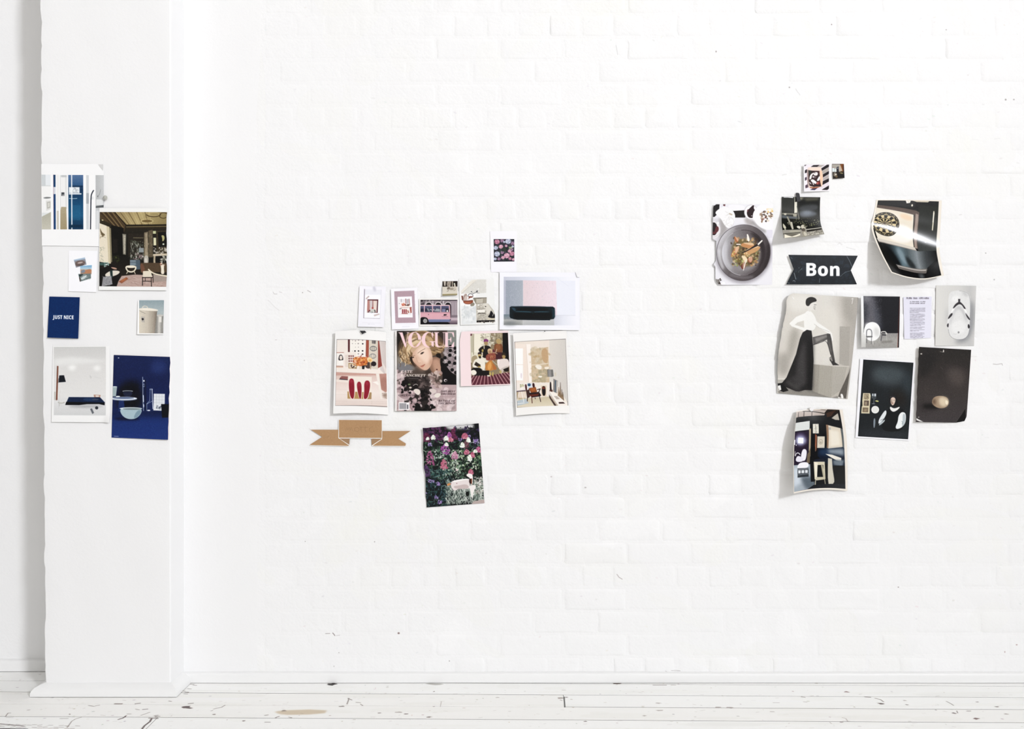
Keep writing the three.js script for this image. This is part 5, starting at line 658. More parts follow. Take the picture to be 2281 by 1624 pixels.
    g.S('#1f1214', 748, 960, 764, 944, 776, 970, 780, 1080, 800, 1130, 750, 1130); g.P('#4b2a22', 744, 1090, 800, 1090, 796, 1132, 742, 1126); g.P('#8b8480', 812, 892, 890, 930, 882, 1150, 806, 1120); g.P('#51606c', 836, 920, 862, 930, 856, 1140, 836, 1130); g.P('#b9b2ab', 866, 930, 886, 940, 878, 1140, 862, 1130); for (const [a, b, c, d] of [[900, 1040, 930, 1220], [930, 960, 950, 1240], [955, 1080, 980, 1280], [975, 1130, 1000, 1290]]) { g.P('#8d7458', a - 10, d - 30, a + 6, b, c, d); g.L('#3a2a22', 6, a + 6, b, c, d); }
    g.P('#f3ece4', 738, 1110, 830, 1140, 1080, 1340, 1070, 1370, 900, 1370); g.P('#3b2b26', 736, 1170, 870, 1370, 830, 1370, 740, 1230); g.P('#bfae9d', 770, 1190, 900, 1370, 870, 1372, 770, 1230); g.P('#b8aca2', 820, 1200, 880, 1200, 930, 1250, 870, 1256); g.P('#2e1715', 906, 1306, 990, 1300, 1020, 1326, 912, 1332); g.L('#3c3c42', 8, 1070, 1290, 1072, 1350);
    g.L('#463c38', 7, 128, 248, 1030, 198, 1076, 1374, 172, 1412, 128, 248);
  });
  print('armchair_room_print', 'white bordered photo of a sunlit room with brown leather armchair', SET_MID, { quad: q, image: img, art, lift: [15, 3, 6, 17], bow: 3, paper: '#f3f1ee', bottom: (u) => -2.2 * Math.sin(Math.PI * u) });
  const t = tag(group('map_pin'), 'tiny dark pin at the top of the armchair room photo', 'pin'), c = place(1213.4, 738, 0.017), s = new THREE.SphereGeometry(0.0019, 14, 10); s.scale(1, 1, 0.7); s.translate(...c); mesh('head', s, mat(0x3a3836, 0.3, { metalness: 0.7 }), t);
  const nd = new THREE.CylinderGeometry(0.0005, 0.0004, 0.016, 8); nd.rotateX(Math.PI / 2); nd.translate(c[0], c[1], c[2] - 0.008); mesh('needle', nd, mat(0x8a8a88, 0.3, { metalness: 1 }), t);
}
{ // kraft ribbon
  const K = (p) => p.map(([a, b]) => [660 + a / 4.9587, 900 + b / 4.9587]);
  const kraft = (seed) => { const c = canvas(512, 512), x = c.getContext('2d'), r = rngOf(seed); x.fillStyle = '#b08a62'; x.fillRect(0, 0, 512, 512); for (let i = 0; i < 2600; i++) { x.fillStyle = ['rgba(140,104,70,.25)', 'rgba(205,172,132,.25)', 'rgba(120,88,60,.2)'][i % 3]; x.fillRect(r() * 512, r() * 512, 1 + r() * 9, 1 + r() * 2); } return c; };
  const kt = canvasTexture(kraft(5), false); kt.repeat.set(3.2, 3.2); const km = mat(0xffffff, 0.85, { map: kt });
  const edge = mat(0xf3efe8, 0.8), t = tag(group('kraft_banner'), 'brown kraft paper ribbon banner with folded swallowtail ends', 'banner', SET_MID);
  const flat = (pts, zz, th) => metricUV(cutout(K(pts), zz, th));
  const grow = (pts, d) => { const cx = pts.reduce((s, p) => s + p[0], 0) / pts.length, cy = pts.reduce((s, p) => s + p[1], 0) / pts.length; return pts.map(([a, b]) => [a + Math.sign(a - cx) * d, b + Math.sign(b - cy) * d]); };
  const tailL = [[140, 272], [165, 284], [466, 284], [470, 380], [584, 456], [578, 462], [146, 452], [286, 362]], tailR = [[948, 298], [1262, 298], [1126, 385], [1210, 436], [1205, 462], [836, 460], [946, 386]];
  mesh('ribbon_tail', flat(tailL, 0.0045, 0.0005), km, t); mesh('ribbon_tail', flat(tailR, 0.0045, 0.0005), km, t);
  mesh('cut_edge', flat([[146, 453], [578, 462], [576, 468], [150, 459]], 0.0044, 0.0004), edge, t); mesh('cut_edge', flat([[836, 461], [1205, 463], [1203, 470], [838, 467]], 0.0044, 0.0004), edge, t);
  mesh('ribbon_fold', flat([[468, 378], [590, 380], [584, 456]], 0.0050, 0.0004), mat(lin(0.36, 0.22, 0.12), 0.85), t); mesh('ribbon_fold', flat([[830, 384], [948, 384], [834, 460]], 0.0050, 0.0004), mat(lin(0.36, 0.22, 0.12), 0.85), t);
  for (const p of [[[466, 376], [472, 378], [590, 453], [582, 458]], [[946, 384], [950, 388], [840, 462], [834, 456]]]) mesh('cut_edge', flat(p, 0.0054, 0.0004), edge, t);
  mesh('backing_edge', flat(grow([[470, 174], [946, 178], [946, 380], [468, 377]], 3), 0.0058, 0.0003), edge, t);
  const front = [[473, 176], [943, 180], [944, 375], [472, 372]], pq = K(front);
  const art = picture(pq, [660, 900, 4.9587], 6, '#b08a62', (g) => { g.x.save(); g.x.resetTransform(); g.x.drawImage(kraft(9), 0, 0); g.x.drawImage(kraft(11), 400, 0); g.x.restore(); const c = 'rgba(120,90,62,.38)'; g.C(c, 4, 545, 300, 552, 262, 566, 262, 570, 300, 576, 264, 590, 262, 594, 300, 600, 266, 614, 262, 618, 298); g.O(c, 4, 668, 282, 26, 22); g.C(c, 4, 716, 246, 710, 300, 726, 306); g.L(c, 4, 700, 262, 740, 258); g.C(c, 4, 762, 244, 756, 300, 772, 306); g.L(c, 4, 748, 262, 790, 256); g.C(c, 4, 850, 250, 812, 256, 806, 300, 832, 316, 860, 300); });
  const f = sheetSurface({ quad: pq, lift: [6.3, 6.3, 6.3, 6.3] }); mesh('ribbon_front', paperGeo(f, 4, 4, 0.0003), km, t); mesh('printed_image', printGeo(f, 4, 4), mat(0xffffff, 0.85, { map: art }), t);
}
{
  const z = [930, 930, 7.735], q = [[941, 953.9], [1066.4, 943.6], [1079.3, 1120.7], [950, 1130.4]];
  const art = picture(q, z, 6, '#1a1c1b', (g) => {
    g.R('#101214', 60, 80, 1180, 1580); g.soft(4, () => { g.S('#dedddd', 440, 140, 640, 130, 980, 100, 985, 200, 700, 190, 560, 220); g.R('#08080b', 985, 95, 1080, 420); });
    g.blobs(80, 170, 480, 420, 200, 10, 34, ['#2b1a30', '#43264a', '#1b141f', '#5a3358', '#4a2040', '#171218'], 0.9); g.blobs(620, 150, 1090, 520, 190, 10, 30, ['#241a33', '#3a2b50', '#17131e', '#33284a', '#14181a', '#0d0f10'], 0.9); g.blobs(90, 400, 1110, 1050, 240, 12, 40, ['#16241c', '#20362a', '#0c1210', '#2f4a3a', '#101a16'], 0.9);
    g.strokes(90, 400, 1110, 1050, 480, 44, 9, ['#2c4a3a', '#53755c', '#86a088', '#1a2a22', '#b4c5b2', '#3f6a50'], 0.75); g.blobs(560, 560, 1110, 900, 260, 8, 22, ['#3c5a40', '#6d8b62', '#a9bd98', '#dfe6d2', '#182019', '#4f6d48'], 0.85); g.blobs(420, 560, 720, 1000, 150, 9, 24, ['#eef0ea', '#b9c8b6', '#8fa892', '#d9e0d4', '#5d7a66'], 0.7); g.blobs(240, 560, 420, 720, 40, 9, 24, ['#e6ece6', '#a3b8a6', '#6f8f78'], 0.75); g.blobs(780, 880, 1110, 1010, 60, 12, 30, ['#0a0c0a', '#141a14', '#1c261a'], 0.9);
    g.strokes(120, 880, 560, 1540, 420, 50, 9, ['#24424a', '#3f6068', '#6f8f88', '#18292e', '#35584a', '#0f1a1e'], 0.8); g.blobs(480, 1130, 1150, 1490, 130, 16, 44, ['#7f8c82', '#5a675f', '#98a59a', '#3c4842'], 0.7); g.strokes(480, 1130, 1150, 1490, 520, 80, 8, ['#a9b5aa', '#d3dacf', '#6d7c72', '#eef1ea', '#4f5c55'], 0.8, 3.9, 5.6); g.blobs(950, 1020, 1140, 1330, 130, 9, 22, ['#cfd3c6', '#8f9a8a', '#f0f1ea', '#5d6657', '#b3a9a4'], 0.85);
    const spike = (x, y, w, h, cs) => { w *= 1.1; for (let i = 0; i < 70; i++) { const t = g.r(), s = w * (0.2 + 0.8 * Math.sin(Math.min(1, t * 1.25) * 1.7)) * 0.5; g.E(cs[i % cs.length], x + (g.r() - 0.5) * 2 * s, y + t * h, 9 + g.r() * 10, 7 + g.r() * 8, g.r() * 3); } };
    const mag = ['#a0559a', '#8a4586', '#b877b2', '#93508e'], pinks = ['#b9687e', '#a5526c', '#cf8f9f', '#ad5f75'], white = ['#eef0ea', '#dfe5d6', '#ffffff', '#cdd6c2'], wine = ['#5d2340', '#6e2b4d', '#4c1b34'];
    spike(470, 450, 150, 190, mag); spike(215, 580, 130, 240, ['#8a3f6a', '#a85f85', '#74335a', '#b87c9a']); spike(620, 180, 110, 200, wine); spike(545, 260, 66, 100, mag); spike(815, 275, 110, 90, pinks); spike(565, 350, 76, 60, pinks); spike(835, 400, 90, 120, ['#5a3a42', '#7a525a', '#48303a']); spike(840, 555, 84, 76, pinks); spike(938, 600, 64, 84, pinks); spike(1040, 510, 90, 84, ['#b0507a', '#c9789a', '#9a4570']); spike(450, 725, 110, 160, pinks); spike(635, 585, 90, 130, ['#c08aa0', '#a8688a', '#d3a4b8']); spike(905, 895, 74, 80, pinks); spike(150, 270, 150, 150, wine); spike(150, 830, 120, 190, ['#4a2f55', '#5d3c6a', '#33203c']);
    for (const [x, y, w, h] of [[270, 312, 60, 66], [492, 324, 62, 66], [765, 436, 62, 74], [888, 645, 64, 96], [872, 348, 54, 76], [495, 442, 44, 40], [175, 346, 34, 30], [985, 560, 50, 40]]) spike(x, y, w, h, white);
    for (const [x, y, s] of [[215, 1090, 40], [268, 1100, 30], [350, 1140, 46], [320, 1370, 40], [380, 1455, 46], [215, 460, 46], [150, 1300, 20], [730, 380, 36], [1005, 420, 56], [890, 320, 28]]) for (let i = 0; i < 16; i++) g.E(['#8d72ae', '#a088c0', '#73589a', '#b5a0cc'][i % 4], x + (g.r() - 0.5) * s * 1.5, y + (g.r() - 0.5) * s * 1.3, s * 0.26, s * 0.18, g.r() * 3);
    // white dog among the flowers
    g.S('#e6dcda', 556, 1140, 590, 1088, 700, 1066, 850, 1050, 890, 1070, 880, 1150, 890, 1215, 840, 1230, 760, 1205, 690, 1230, 640, 1260, 600, 1250, 570, 1190); g.S('#f6f3f1', 590, 1090, 720, 1060, 860, 1048, 880, 1068, 740, 1086, 610, 1120); g.S('#c9b8b6', 600, 1180, 700, 1170, 820, 1140, 880, 1200, 820, 1230, 640, 1230); g.S('#f4efec', 820, 990, 860, 960, 930, 970, 940, 1040, 930, 1150, 900, 1170, 890, 1040, 850, 1020); g.S('#2e1512', 868, 1080, 900, 1040, 922, 1080, 914, 1140, 880, 1140); g.P('#8a4a2a', 908, 1050, 924, 1050, 920, 1150, 910, 1150); g.S('#f1ebe8', 860, 1180, 960, 1150, 990, 1190, 940, 1290, 930, 1400, 916, 1390, 900, 1280); g.S('#d08a52', 490, 1160, 540, 1120, 570, 1150, 520, 1180); g.E('#7d4a58', 665, 1134, 8, 7); g.E('#7d4a58', 565, 1140, 9, 8); g.E('#5a3a44', 1030, 1160, 9, 9); g.S('#10120f', 800, 1300, 850, 1260, 880, 1330, 830, 1370); g.strokes(600, 900, 700, 1060, 5, 120, 5, ['#cfd3c4'], 0.8, 5.0, 5.4); g.S('#f1d6da', 640, 900, 680, 890, 700, 910, 660, 920); g.P('#b8a8a4', 940, 1440, 1160, 1400, 1160, 1490, 900, 1500); g.R('#0b0a10', 995, 105, 1052, 190);
  });
  print('garden_dog_print', 'garden photo of purple flowers with a white dog', SET_MID, { quad: q, art, lift: [13, 3, 3.4, 5], paper: '#d9cfc9', left: wave(1.6, 12, 31), top: wave(0.9, 14, 8), gloss: 0.4 });
}
// ---------------------------------------------------------------- prints at the right of the brick wall
{
  const z = [1575, 440, 7.733], q = [[1590.5, 455], [1722.4, 456.2], [1719.8, 634.6], [1594, 634.8]];
  const art = picture(q, z, 6, '#eeecf1', (g) => {
    g.R('#ecebf0', 60, 100, 1180, 1540); g.P('#150f12', 110, 150, 170, 112, 215, 112, 205, 260, 110, 350); g.P('#5a2b30', 280, 112, 316, 114, 310, 150, 276, 140); g.S('#f4f3f6', 330, 120, 640, 130, 660, 200, 540, 240, 420, 220); g.P('#17100f', 440, 232, 660, 220, 664, 346, 440, 346); g.soft(3, () => g.P('#d9d7dc', 100, 360, 300, 360, 420, 560, 160, 780, 100, 720)); g.soft(4, () => { g.S('#a9a4a4', 200, 340, 260, 380, 370, 540, 300, 620, 190, 740, 240, 520); g.S('#b3adad', 640, 350, 740, 350, 830, 470, 760, 500, 660, 440); });
    g.S('#f6f5f6', 130, 250, 260, 160, 350, 156, 490, 260, 480, 420, 380, 548, 300, 480, 240, 360, 170, 310); g.strokes(300, 240, 460, 480, 40, 40, 3, ['#cfcccc', '#e3e0de', '#b9b4b0'], 0.7); g.S('#bfb2a2', 370, 260, 440, 286, 440, 310, 390, 300); g.O('#d2cfd0', 4, 400, 420, 66, 76);
    g.E('#f7f6f8', 760, 252, 118, 126); g.O('#c3bfc4', 7, 760, 252, 116, 124); g.S('#241216', 680, 240, 740, 180, 790, 130, 812, 140, 800, 190, 850, 240, 836, 330, 760, 362, 700, 330); g.S('#5d3338', 690, 210, 720, 200, 710, 250, 690, 260); g.C('#f9f8fa', 12, 690, 340, 760, 374, 830, 346); g.E('#f2f0f4', 772, 318, 12, 6);
    g.E('#f6f5f8', 1080, 330, 290, 245); g.soft(4, () => g.C('#8b8687', 40, 790, 420, 860, 500, 1010, 590)); g.E('#f6f5f8', 1100, 320, 290, 240); g.blobs(920, 240, 1130, 330, 22, 14, 30, ['#9c8370', '#5d463a', '#c9b8a4', '#7b6250', '#3a2a24']); g.blobs(940, 340, 1110, 420, 20, 14, 28, ['#6f3a30', '#c6b39c', '#8d6f58', '#2f1f1c', '#e4d9c9']); g.blobs(1030, 195, 1140, 250, 16, 10, 22, ['#f1d9a0', '#e9c47a', '#f6ead0']); g.blobs(1090, 580, 1140, 680, 8, 8, 16, ['#b9a0a6', '#8d7a80', '#d9ccd0']); g.R('#e3e0ea', 1040, 560, 1140, 700);
    g.E('#e9e6e8', 110, 560, 120, 150); g.E('#1b1416', 116, 540, 62, 112); g.S('#5c2a2e', 150, 490, 200, 500, 205, 570, 150, 620, 120, 640); g.E('#fbfafc', 190, 440, 14, 24); g.C('#cfc9cc', 8, 105, 690, 180, 660, 230, 600);
    g.soft(5, () => g.E('#a19da4', 640, 985, 500, 500)); g.E('#4a4447', 640, 955, 478, 488); g.E(g.G(200, 700, 1100, 1200, 0, '#dcdbe0', 0.2, '#8d898c', 0.45, '#5b5456', 0.7, '#4a4244', 1, '#2a2223'), 640, 955, 470, 480); g.E('#6b6568', 640, 955, 385, 395); g.clipE(640, 955, 380, 390, () => { g.R(g.G(270, 900, 1010, 900, 0, '#d9dae0', 0.12, '#a9a7ab', 0.25, '#8a8688', 1, '#3a3032'), 240, 540, 1040, 1360); g.soft(5, () => { g.S('#1c1415', 720, 590, 900, 640, 1010, 840, 1000, 1150, 880, 1320, 960, 1100, 950, 850, 860, 700); g.E('#8c8789', 650, 990, 290, 290); g.S('#c6c4c9', 290, 800, 340, 720, 340, 1100, 480, 1260, 360, 1200, 290, 1040); }); });
    g.O('#b9b6ba', 9, 640, 955, 382, 392, 1.7, 4.2); g.O('#2b2224', 8, 640, 955, 384, 394, 4.6, 7.6); g.soft(4, () => { g.C('#f2f2f6', 26, 210, 900, 215, 1050, 280, 1220); g.C('#6b6466', 30, 500, 540, 640, 515, 800, 540); g.C('#231a1b', 40, 1080, 820, 1095, 1000, 1030, 1200); g.C('#8f8b8e', 22, 420, 1330, 640, 1400, 820, 1370); });
    g.soft(3, () => g.S('#6d5f3f', 420, 800, 620, 690, 860, 780, 930, 940, 900, 1080, 760, 1200, 560, 1180, 440, 1060)); g.blobs(420, 700, 900, 1180, 150, 14, 34, ['#8a6a3f', '#b78d5c', '#5d4127', '#d9bf93', '#74602f', '#3a2718', '#c9a777'], 0.7); 
    const meat = (p, c) => { g.S(c, ...p); g.S('rgba(255,240,210,.5)', ...p.map((v, i) => v + (i % 2 ? -6 : -4)).slice(0, 8)); };
    meat([480, 660, 520, 700, 560, 720, 540, 780, 490, 760, 474, 700], '#b0683f'); meat([600, 790, 720, 780, 820, 790, 830, 850, 760, 890, 650, 860, 596, 840], '#c48a58'); meat([690, 690, 720, 640, 740, 700, 750, 760, 700, 750], '#e7dcc8'); meat([490, 860, 570, 840, 560, 900, 500, 1000, 440, 1040, 410, 1010, 450, 930], '#b97a52'); meat([640, 940, 740, 880, 880, 850, 950, 850, 900, 920, 780, 980, 660, 1000], '#c99a68'); meat([600, 1010, 650, 1000, 720, 1060, 700, 1140, 650, 1120], '#e0c9a2'); meat([720, 1040, 800, 1010, 810, 1100, 760, 1140, 716, 1100], '#9a4f35'); meat([630, 1120, 690, 1110, 680, 1220, 640, 1250, 590, 1210], '#6f3428'); g.P('#1c1010', 740, 890, 880, 800, 900, 830, 640, 960, 600, 960);
    g.L('#f6f2ea', 26, 705, 645, 730, 750); g.L('#f6f2ea', 26, 900, 810, 960, 750); g.L('#f1ece2', 20, 520, 808, 580, 810); g.L('#efe9e0', 16, 690, 1080, 645, 1255); g.blobs(490, 1040, 640, 1180, 24, 7, 15, ['#8f9a4a', '#b9bd72', '#5d6a2a', '#d8d7a0']); g.blobs(640, 950, 760, 1040, 24, 7, 16, ['#efe3c3', '#d6c08e', '#b99a62']); g.blobs(860, 920, 935, 1080, 16, 6, 13, ['#9aa36a', '#c9cf9e', '#71803f']); g.blobs(440, 930, 480, 1020, 8, 8, 14, ['#e8d98a', '#b7b25a']);
    g.P('#8d8884', 150, 1400, 200, 1420, 250, 1505, 150, 1490); g.blobs(150, 1400, 240, 1500, 20, 8, 18, ['#5c5350', '#b9b2ad', '#2f2826'], 0.9); g.S('#fcfcfe', 230, 1490, 300, 1440, 330, 1500);
  });
  print('stew_print', 'torn food photo of a grey metal dish of meat pieces', SET_RIGHT, { quad: q, art, n: 44, lift: [9, 3, 3, 8], paper: '#ecebf0', left: steps(0, 0, 0.04, -2, 0.43, -5, 0.45, 3.4, 0.7, 2.4, 0.745, -5, 0.765, 0.4, 0.94, 0, 1, 7), shine: 0.35 });
}
{
  const z = [1775, 355, 19.0]; let q = [[1790, 366.8], [1847.9, 365.8], [1847.9, 425.8], [1791, 426.8]];
  let art = picture(q, z, 9, '#f7f4f7', (g) => {
    const dk = '#14090f'; g.P('#f0eaf0', 325, 225, 1365, 215, 1370, 1310, 345, 1310); g.P(dk, 325, 240, 412, 235, 325, 290); g.P(dk, 700, 246, 965, 238, 850, 320, 590, 320); g.P('#b3aaa6', 975, 238, 1190, 235, 1030, 330, 1020, 470, 850, 320); g.P(dk, 1040, 380, 1270, 230, 1360, 222, 1355, 320, 1040, 500); g.P('#b1a8a0', 1062, 500, 1355, 335, 1355, 480, 1080, 640); g.P(dk, 1085, 650, 1360, 490, 1360, 620, 1110, 770); g.P('#b5aba8', 1115, 790, 1360, 640, 1365, 790, 1110, 900); g.P(dk, 1110, 920, 1365, 800, 1365, 940, 1090, 1085); g.P('#e6dde4', 1060, 1110, 1365, 950, 1365, 1110, 860, 1300, 780, 1300); g.P(dk, 1060, 1290, 1370, 1105, 1370, 1240, 1300, 1295); g.P(dk, 340, 470, 420, 420, 420, 560, 340, 590); g.P('#3a2a3c', 340, 780, 415, 740, 420, 860, 345, 910); g.P('#55404f', 355, 1110, 470, 1040, 500, 1180, 365, 1225); g.P('#262246', 560, 1290, 700, 1220, 900, 1200, 760, 1300);
    g.P('#e9d6cc', 450, 390, 480, 340, 1020, 325, 1060, 470, 1110, 700, 1095, 1090, 1040, 1160, 900, 1190, 560, 1230, 480, 1170, 430, 900); g.P('#f7ded0', 470, 350, 1020, 330, 1010, 470, 640, 480); g.P('#a38f8b', 420, 430, 490, 440, 500, 1180, 450, 1080); g.P('#f3cdb0', 975, 480, 1050, 470, 1110, 720, 1085, 1110, 1040, 1160, 985, 900); g.P('#2a1416', 490, 460, 650, 480, 960, 490, 985, 900, 1040, 1150, 700, 1160, 540, 1120, 500, 900); g.P('#2c2f28', 500, 460, 620, 500, 600, 620, 510, 640);
    g.S('#f4f1f0', 520, 840, 560, 660, 680, 560, 720, 600, 640, 680, 620, 820, 560, 860); g.S('#efeaea', 700, 560, 800, 530, 900, 560, 880, 680, 780, 700, 700, 650); g.S('#f8f6f6', 570, 890, 660, 830, 780, 900, 860, 980, 830, 1050, 740, 1020, 640, 960); g.S('#f3eff0', 840, 900, 900, 780, 970, 690, 985, 800, 960, 900, 880, 920); g.P('#f6f3f3', 520, 980, 550, 960, 620, 1040, 600, 1060); g.P('#f1edee', 640, 960, 720, 1030, 740, 1080, 690, 1070); g.S('#5b4a4e', 680, 680, 780, 700, 860, 760, 780, 820, 660, 780); g.E('#d9d3d6', 700, 740, 40, 36); g.S('#7d2624', 880, 940, 980, 920, 1000, 1050, 880, 1080, 800, 1040); g.S('#c9766a', 850, 980, 900, 950, 920, 1020, 860, 1060); g.E('#3c0f12', 920, 520, 40, 26); g.E('#4a1a1e', 930, 580, 30, 24); g.E('#2a1416', 760, 570, 22, 16); g.P('#a6603f', 540, 1180, 1000, 1160, 900, 1205, 700, 1240, 560, 1215); g.blobs(660, 1120, 760, 1180, 10, 8, 18, ['#e9d5b0', '#2a1210']);
  });
  print('striped_bag_print', 'small print of a paper bag on black and white stripes', SET_RIGHT, { quad: q, art, lift: [11, 3, 3, 14], paper: '#faf8fa' });
  q = [[1853.4, 365], [1879.6, 365], [1881.3, 396.6], [1855.3, 398.8]];
  art = picture(q, z, 12, '#2a1d14', (g) => { g.P('#a9a399', 1485, 185, 1850, 185, 1830, 540, 1490, 540); g.R('#4a3a38', 1485, 185, 1990, 206); g.P('#7a4418', 1830, 200, 1990, 190, 2000, 660, 1900, 560); g.P('#3d1c0c', 1940, 240, 1995, 240, 2015, 640, 1960, 620); g.P('#bfae9a', 1790, 260, 1850, 260, 1930, 500, 1830, 530, 1790, 480); g.P('#e4eef0', 1495, 370, 1580, 360, 1590, 520, 1500, 540); g.P('#dfeceb', 1600, 400, 1660, 390, 1670, 540, 1600, 540); g.L('#7d3a44', 10, 1500, 350, 1590, 350); g.P('#131420', 1680, 350, 1770, 300, 1765, 420, 1780, 560, 1690, 540); g.P('#c9cdd6', 1700, 390, 1746, 350, 1746, 380, 1720, 410); g.R('#1a140c', 1500, 540, 2020, 830); g.S('#4d4226', 1780, 540, 1900, 540, 1980, 640, 1860, 650); g.S('#8d845c', 1830, 580, 1960, 600, 1960, 640, 1850, 620); g.S('#8a7f72', 1540, 620, 1640, 560, 1720, 640, 1660, 740, 1560, 720); g.E('#eef0e0', 1646, 650, 28, 28); g.E('#6a5638', 1680, 740, 50, 44); g.L('#c9c6be', 12, 1545, 590, 1640, 560); g.P('#0e0906', 1730, 620, 2015, 650, 2010, 790, 1740, 800); });
  print('tiny_interior_print', 'tiny dark brown interior photo beside the striped bag', SET_RIGHT, { quad: q, art, lift: [3, 3, 7, 5], paper: '#f3efe8' });
}
{ // rowing photo, lower edge lifted off the wall
  const Z = (a, b, h) => [1715 + a / 10.83, 420 + b / 10.83, h];
  const art = flatPicture(780, 820, 1000, 1010, '#1e1e1a', (g) => {
    g.x.translate(-285, -195);
    g.R('#20211d', 270, 190, 1320, 1210); g.R(g.G(0, 200, 0, 620, 0, '#4d4f4c', 0.12, '#2a2b28', 1, '#1f201c'), 285, 200, 625, 610); for (let i = 0; i < 12; i++) g.L('rgba(90,92,84,.28)', 8, 310 + i * 26, 300, 306 + i * 27, 600); g.P('#0f100d', 740, 300, 1215, 260, 1215, 520, 740, 540); g.soft(5, () => { g.P('#97937f', 720, 210, 860, 210, 800, 290, 720, 300); g.P('#4c4b3f', 860, 220, 1215, 215, 1215, 300, 900, 320); g.S('#3f4143', 740, 420, 1210, 380, 1215, 540, 740, 560); g.S('#62676e', 740, 560, 900, 520, 1100, 560, 1200, 640, 1000, 700, 760, 700); g.S('#7c838d', 820, 570, 980, 540, 1060, 620, 880, 660); });
    g.R('#d8d4c3', 632, 210, 642, 600); g.P('#e4e1d2', 640, 345, 692, 340, 696, 590, 630, 596); g.P('#7c7a6e', 300, 600, 690, 605, 680, 640, 300, 640); g.P('#c9c5b3', 370, 612, 450, 608, 440, 655, 390, 655); g.P('#a6a291', 600, 620, 690, 620, 680, 700, 610, 690); g.soft(3, () => g.P('#5c6266', 290, 650, 700, 690, 700, 760, 290, 720)); g.L('#83827a', 14, 690, 440, 770, 890); g.L('#b5b3a8', 6, 700, 600, 760, 860);
    g.R('#0e0f0b', 290, 740, 1260, 1000); g.blobs(610, 730, 1240, 940, 150, 5, 13, ['#8f8f6a', '#3a3d2a', '#c3c29a', '#232618', '#a8b070'], 0.85); g.P('#9a9685', 450, 690, 486, 690, 560, 860, 550, 960, 510, 850); g.P('#c3bfae', 540, 820, 578, 816, 596, 980, 556, 990); g.S('#c9c5b0', 330, 870, 350, 860, 430, 940, 410, 980, 330, 960); g.P('#b5b19d', 370, 970, 412, 980, 410, 1070, 366, 1060); g.P('#15110f', 300, 980, 350, 970, 360, 1040, 310, 1050); g.blobs(455, 830, 520, 890, 10, 10, 22, ['#7d7a6a', '#4a483c']);
    g.P('#98948a', 290, 1000, 1320, 980, 1320, 1210, 290, 1210); g.S('#aba797', 480, 1030, 560, 1000, 740, 1010, 740, 1060, 520, 1060); g.P('#3c3a32', 300, 1075, 740, 1050, 740, 1066, 300, 1092); g.P('#f0ead6', 350, 1090, 540, 1160, 720, 1090, 730, 1130, 620, 1170, 330, 1200); g.P('#6a665a', 370, 1090, 700, 1085, 540, 1150); g.P('#25221d', 880, 1010, 1260, 1000, 1260, 1040, 890, 1060); g.L('#d9d5c6', 10, 880, 1010, 1260, 985); g.L('#e6e2d4', 14, 900, 1130, 1080, 1060); g.L('#4a463c', 12, 960, 1120, 1100, 1060); g.blobs(930, 1080, 1300, 1150, 40, 10, 26, ['#b9b4a6', '#7d786b', '#ddd8ca'], 0.8);
    g.S('#d9d5c6', 660, 930, 700, 905, 760, 930, 750, 980, 700, 975); g.S('#cbc6b4', 760, 900, 850, 880, 880, 960, 880, 1010, 770, 990); g.S('#5a534a', 760, 980, 850, 960, 870, 1030, 780, 1040); g.S('#9b9585', 760, 1040, 870, 1030, 900, 1150, 840, 1195, 780, 1150); g.S('#c9c4b4', 800, 1060, 860, 1050, 890, 1150, 830, 1180); g.blobs(850, 890, 920, 980, 12, 10, 24, ['#6f6b5c', '#8f8b7a']); g.P('#fbfbfd', 350, 205, 600, 205, 600, 240, 480, 222, 380, 225);  // last white strip is surface glare painted into the picture
  });
  print('rowing_print', 'black and white rowing photo lifting off the wall below black tape', SET_RIGHT, { net: [[Z(285, 200, 4), Z(750, 204, 3.5), Z(1215, 210, 4)], [Z(283, 520, 7), Z(745, 530, 6), Z(1205, 520, 6)], [Z(285, 850, 24), Z(760, 855, 17), Z(1222, 830, 12)], [Z(330, 1198, 56), Z(800, 1170, 38), Z(1312, 1102, 18)]], art, n: 24, paper: '#cfcabd', gloss: 0.22, shine: 0.2 });
  const t = tag(group('black_tape'), 'strip of black tape above the rowing photo', 'tape'); mesh('tape_strip', cutout([[1772.2, 430.6], [1774.5, 429.4], [1779.5, 430], [1780.8, 432], [1783.6, 448], [1775.4, 449.6]], 0.0062, 0.0004), mat(0x17151c, 0.6), t);
}
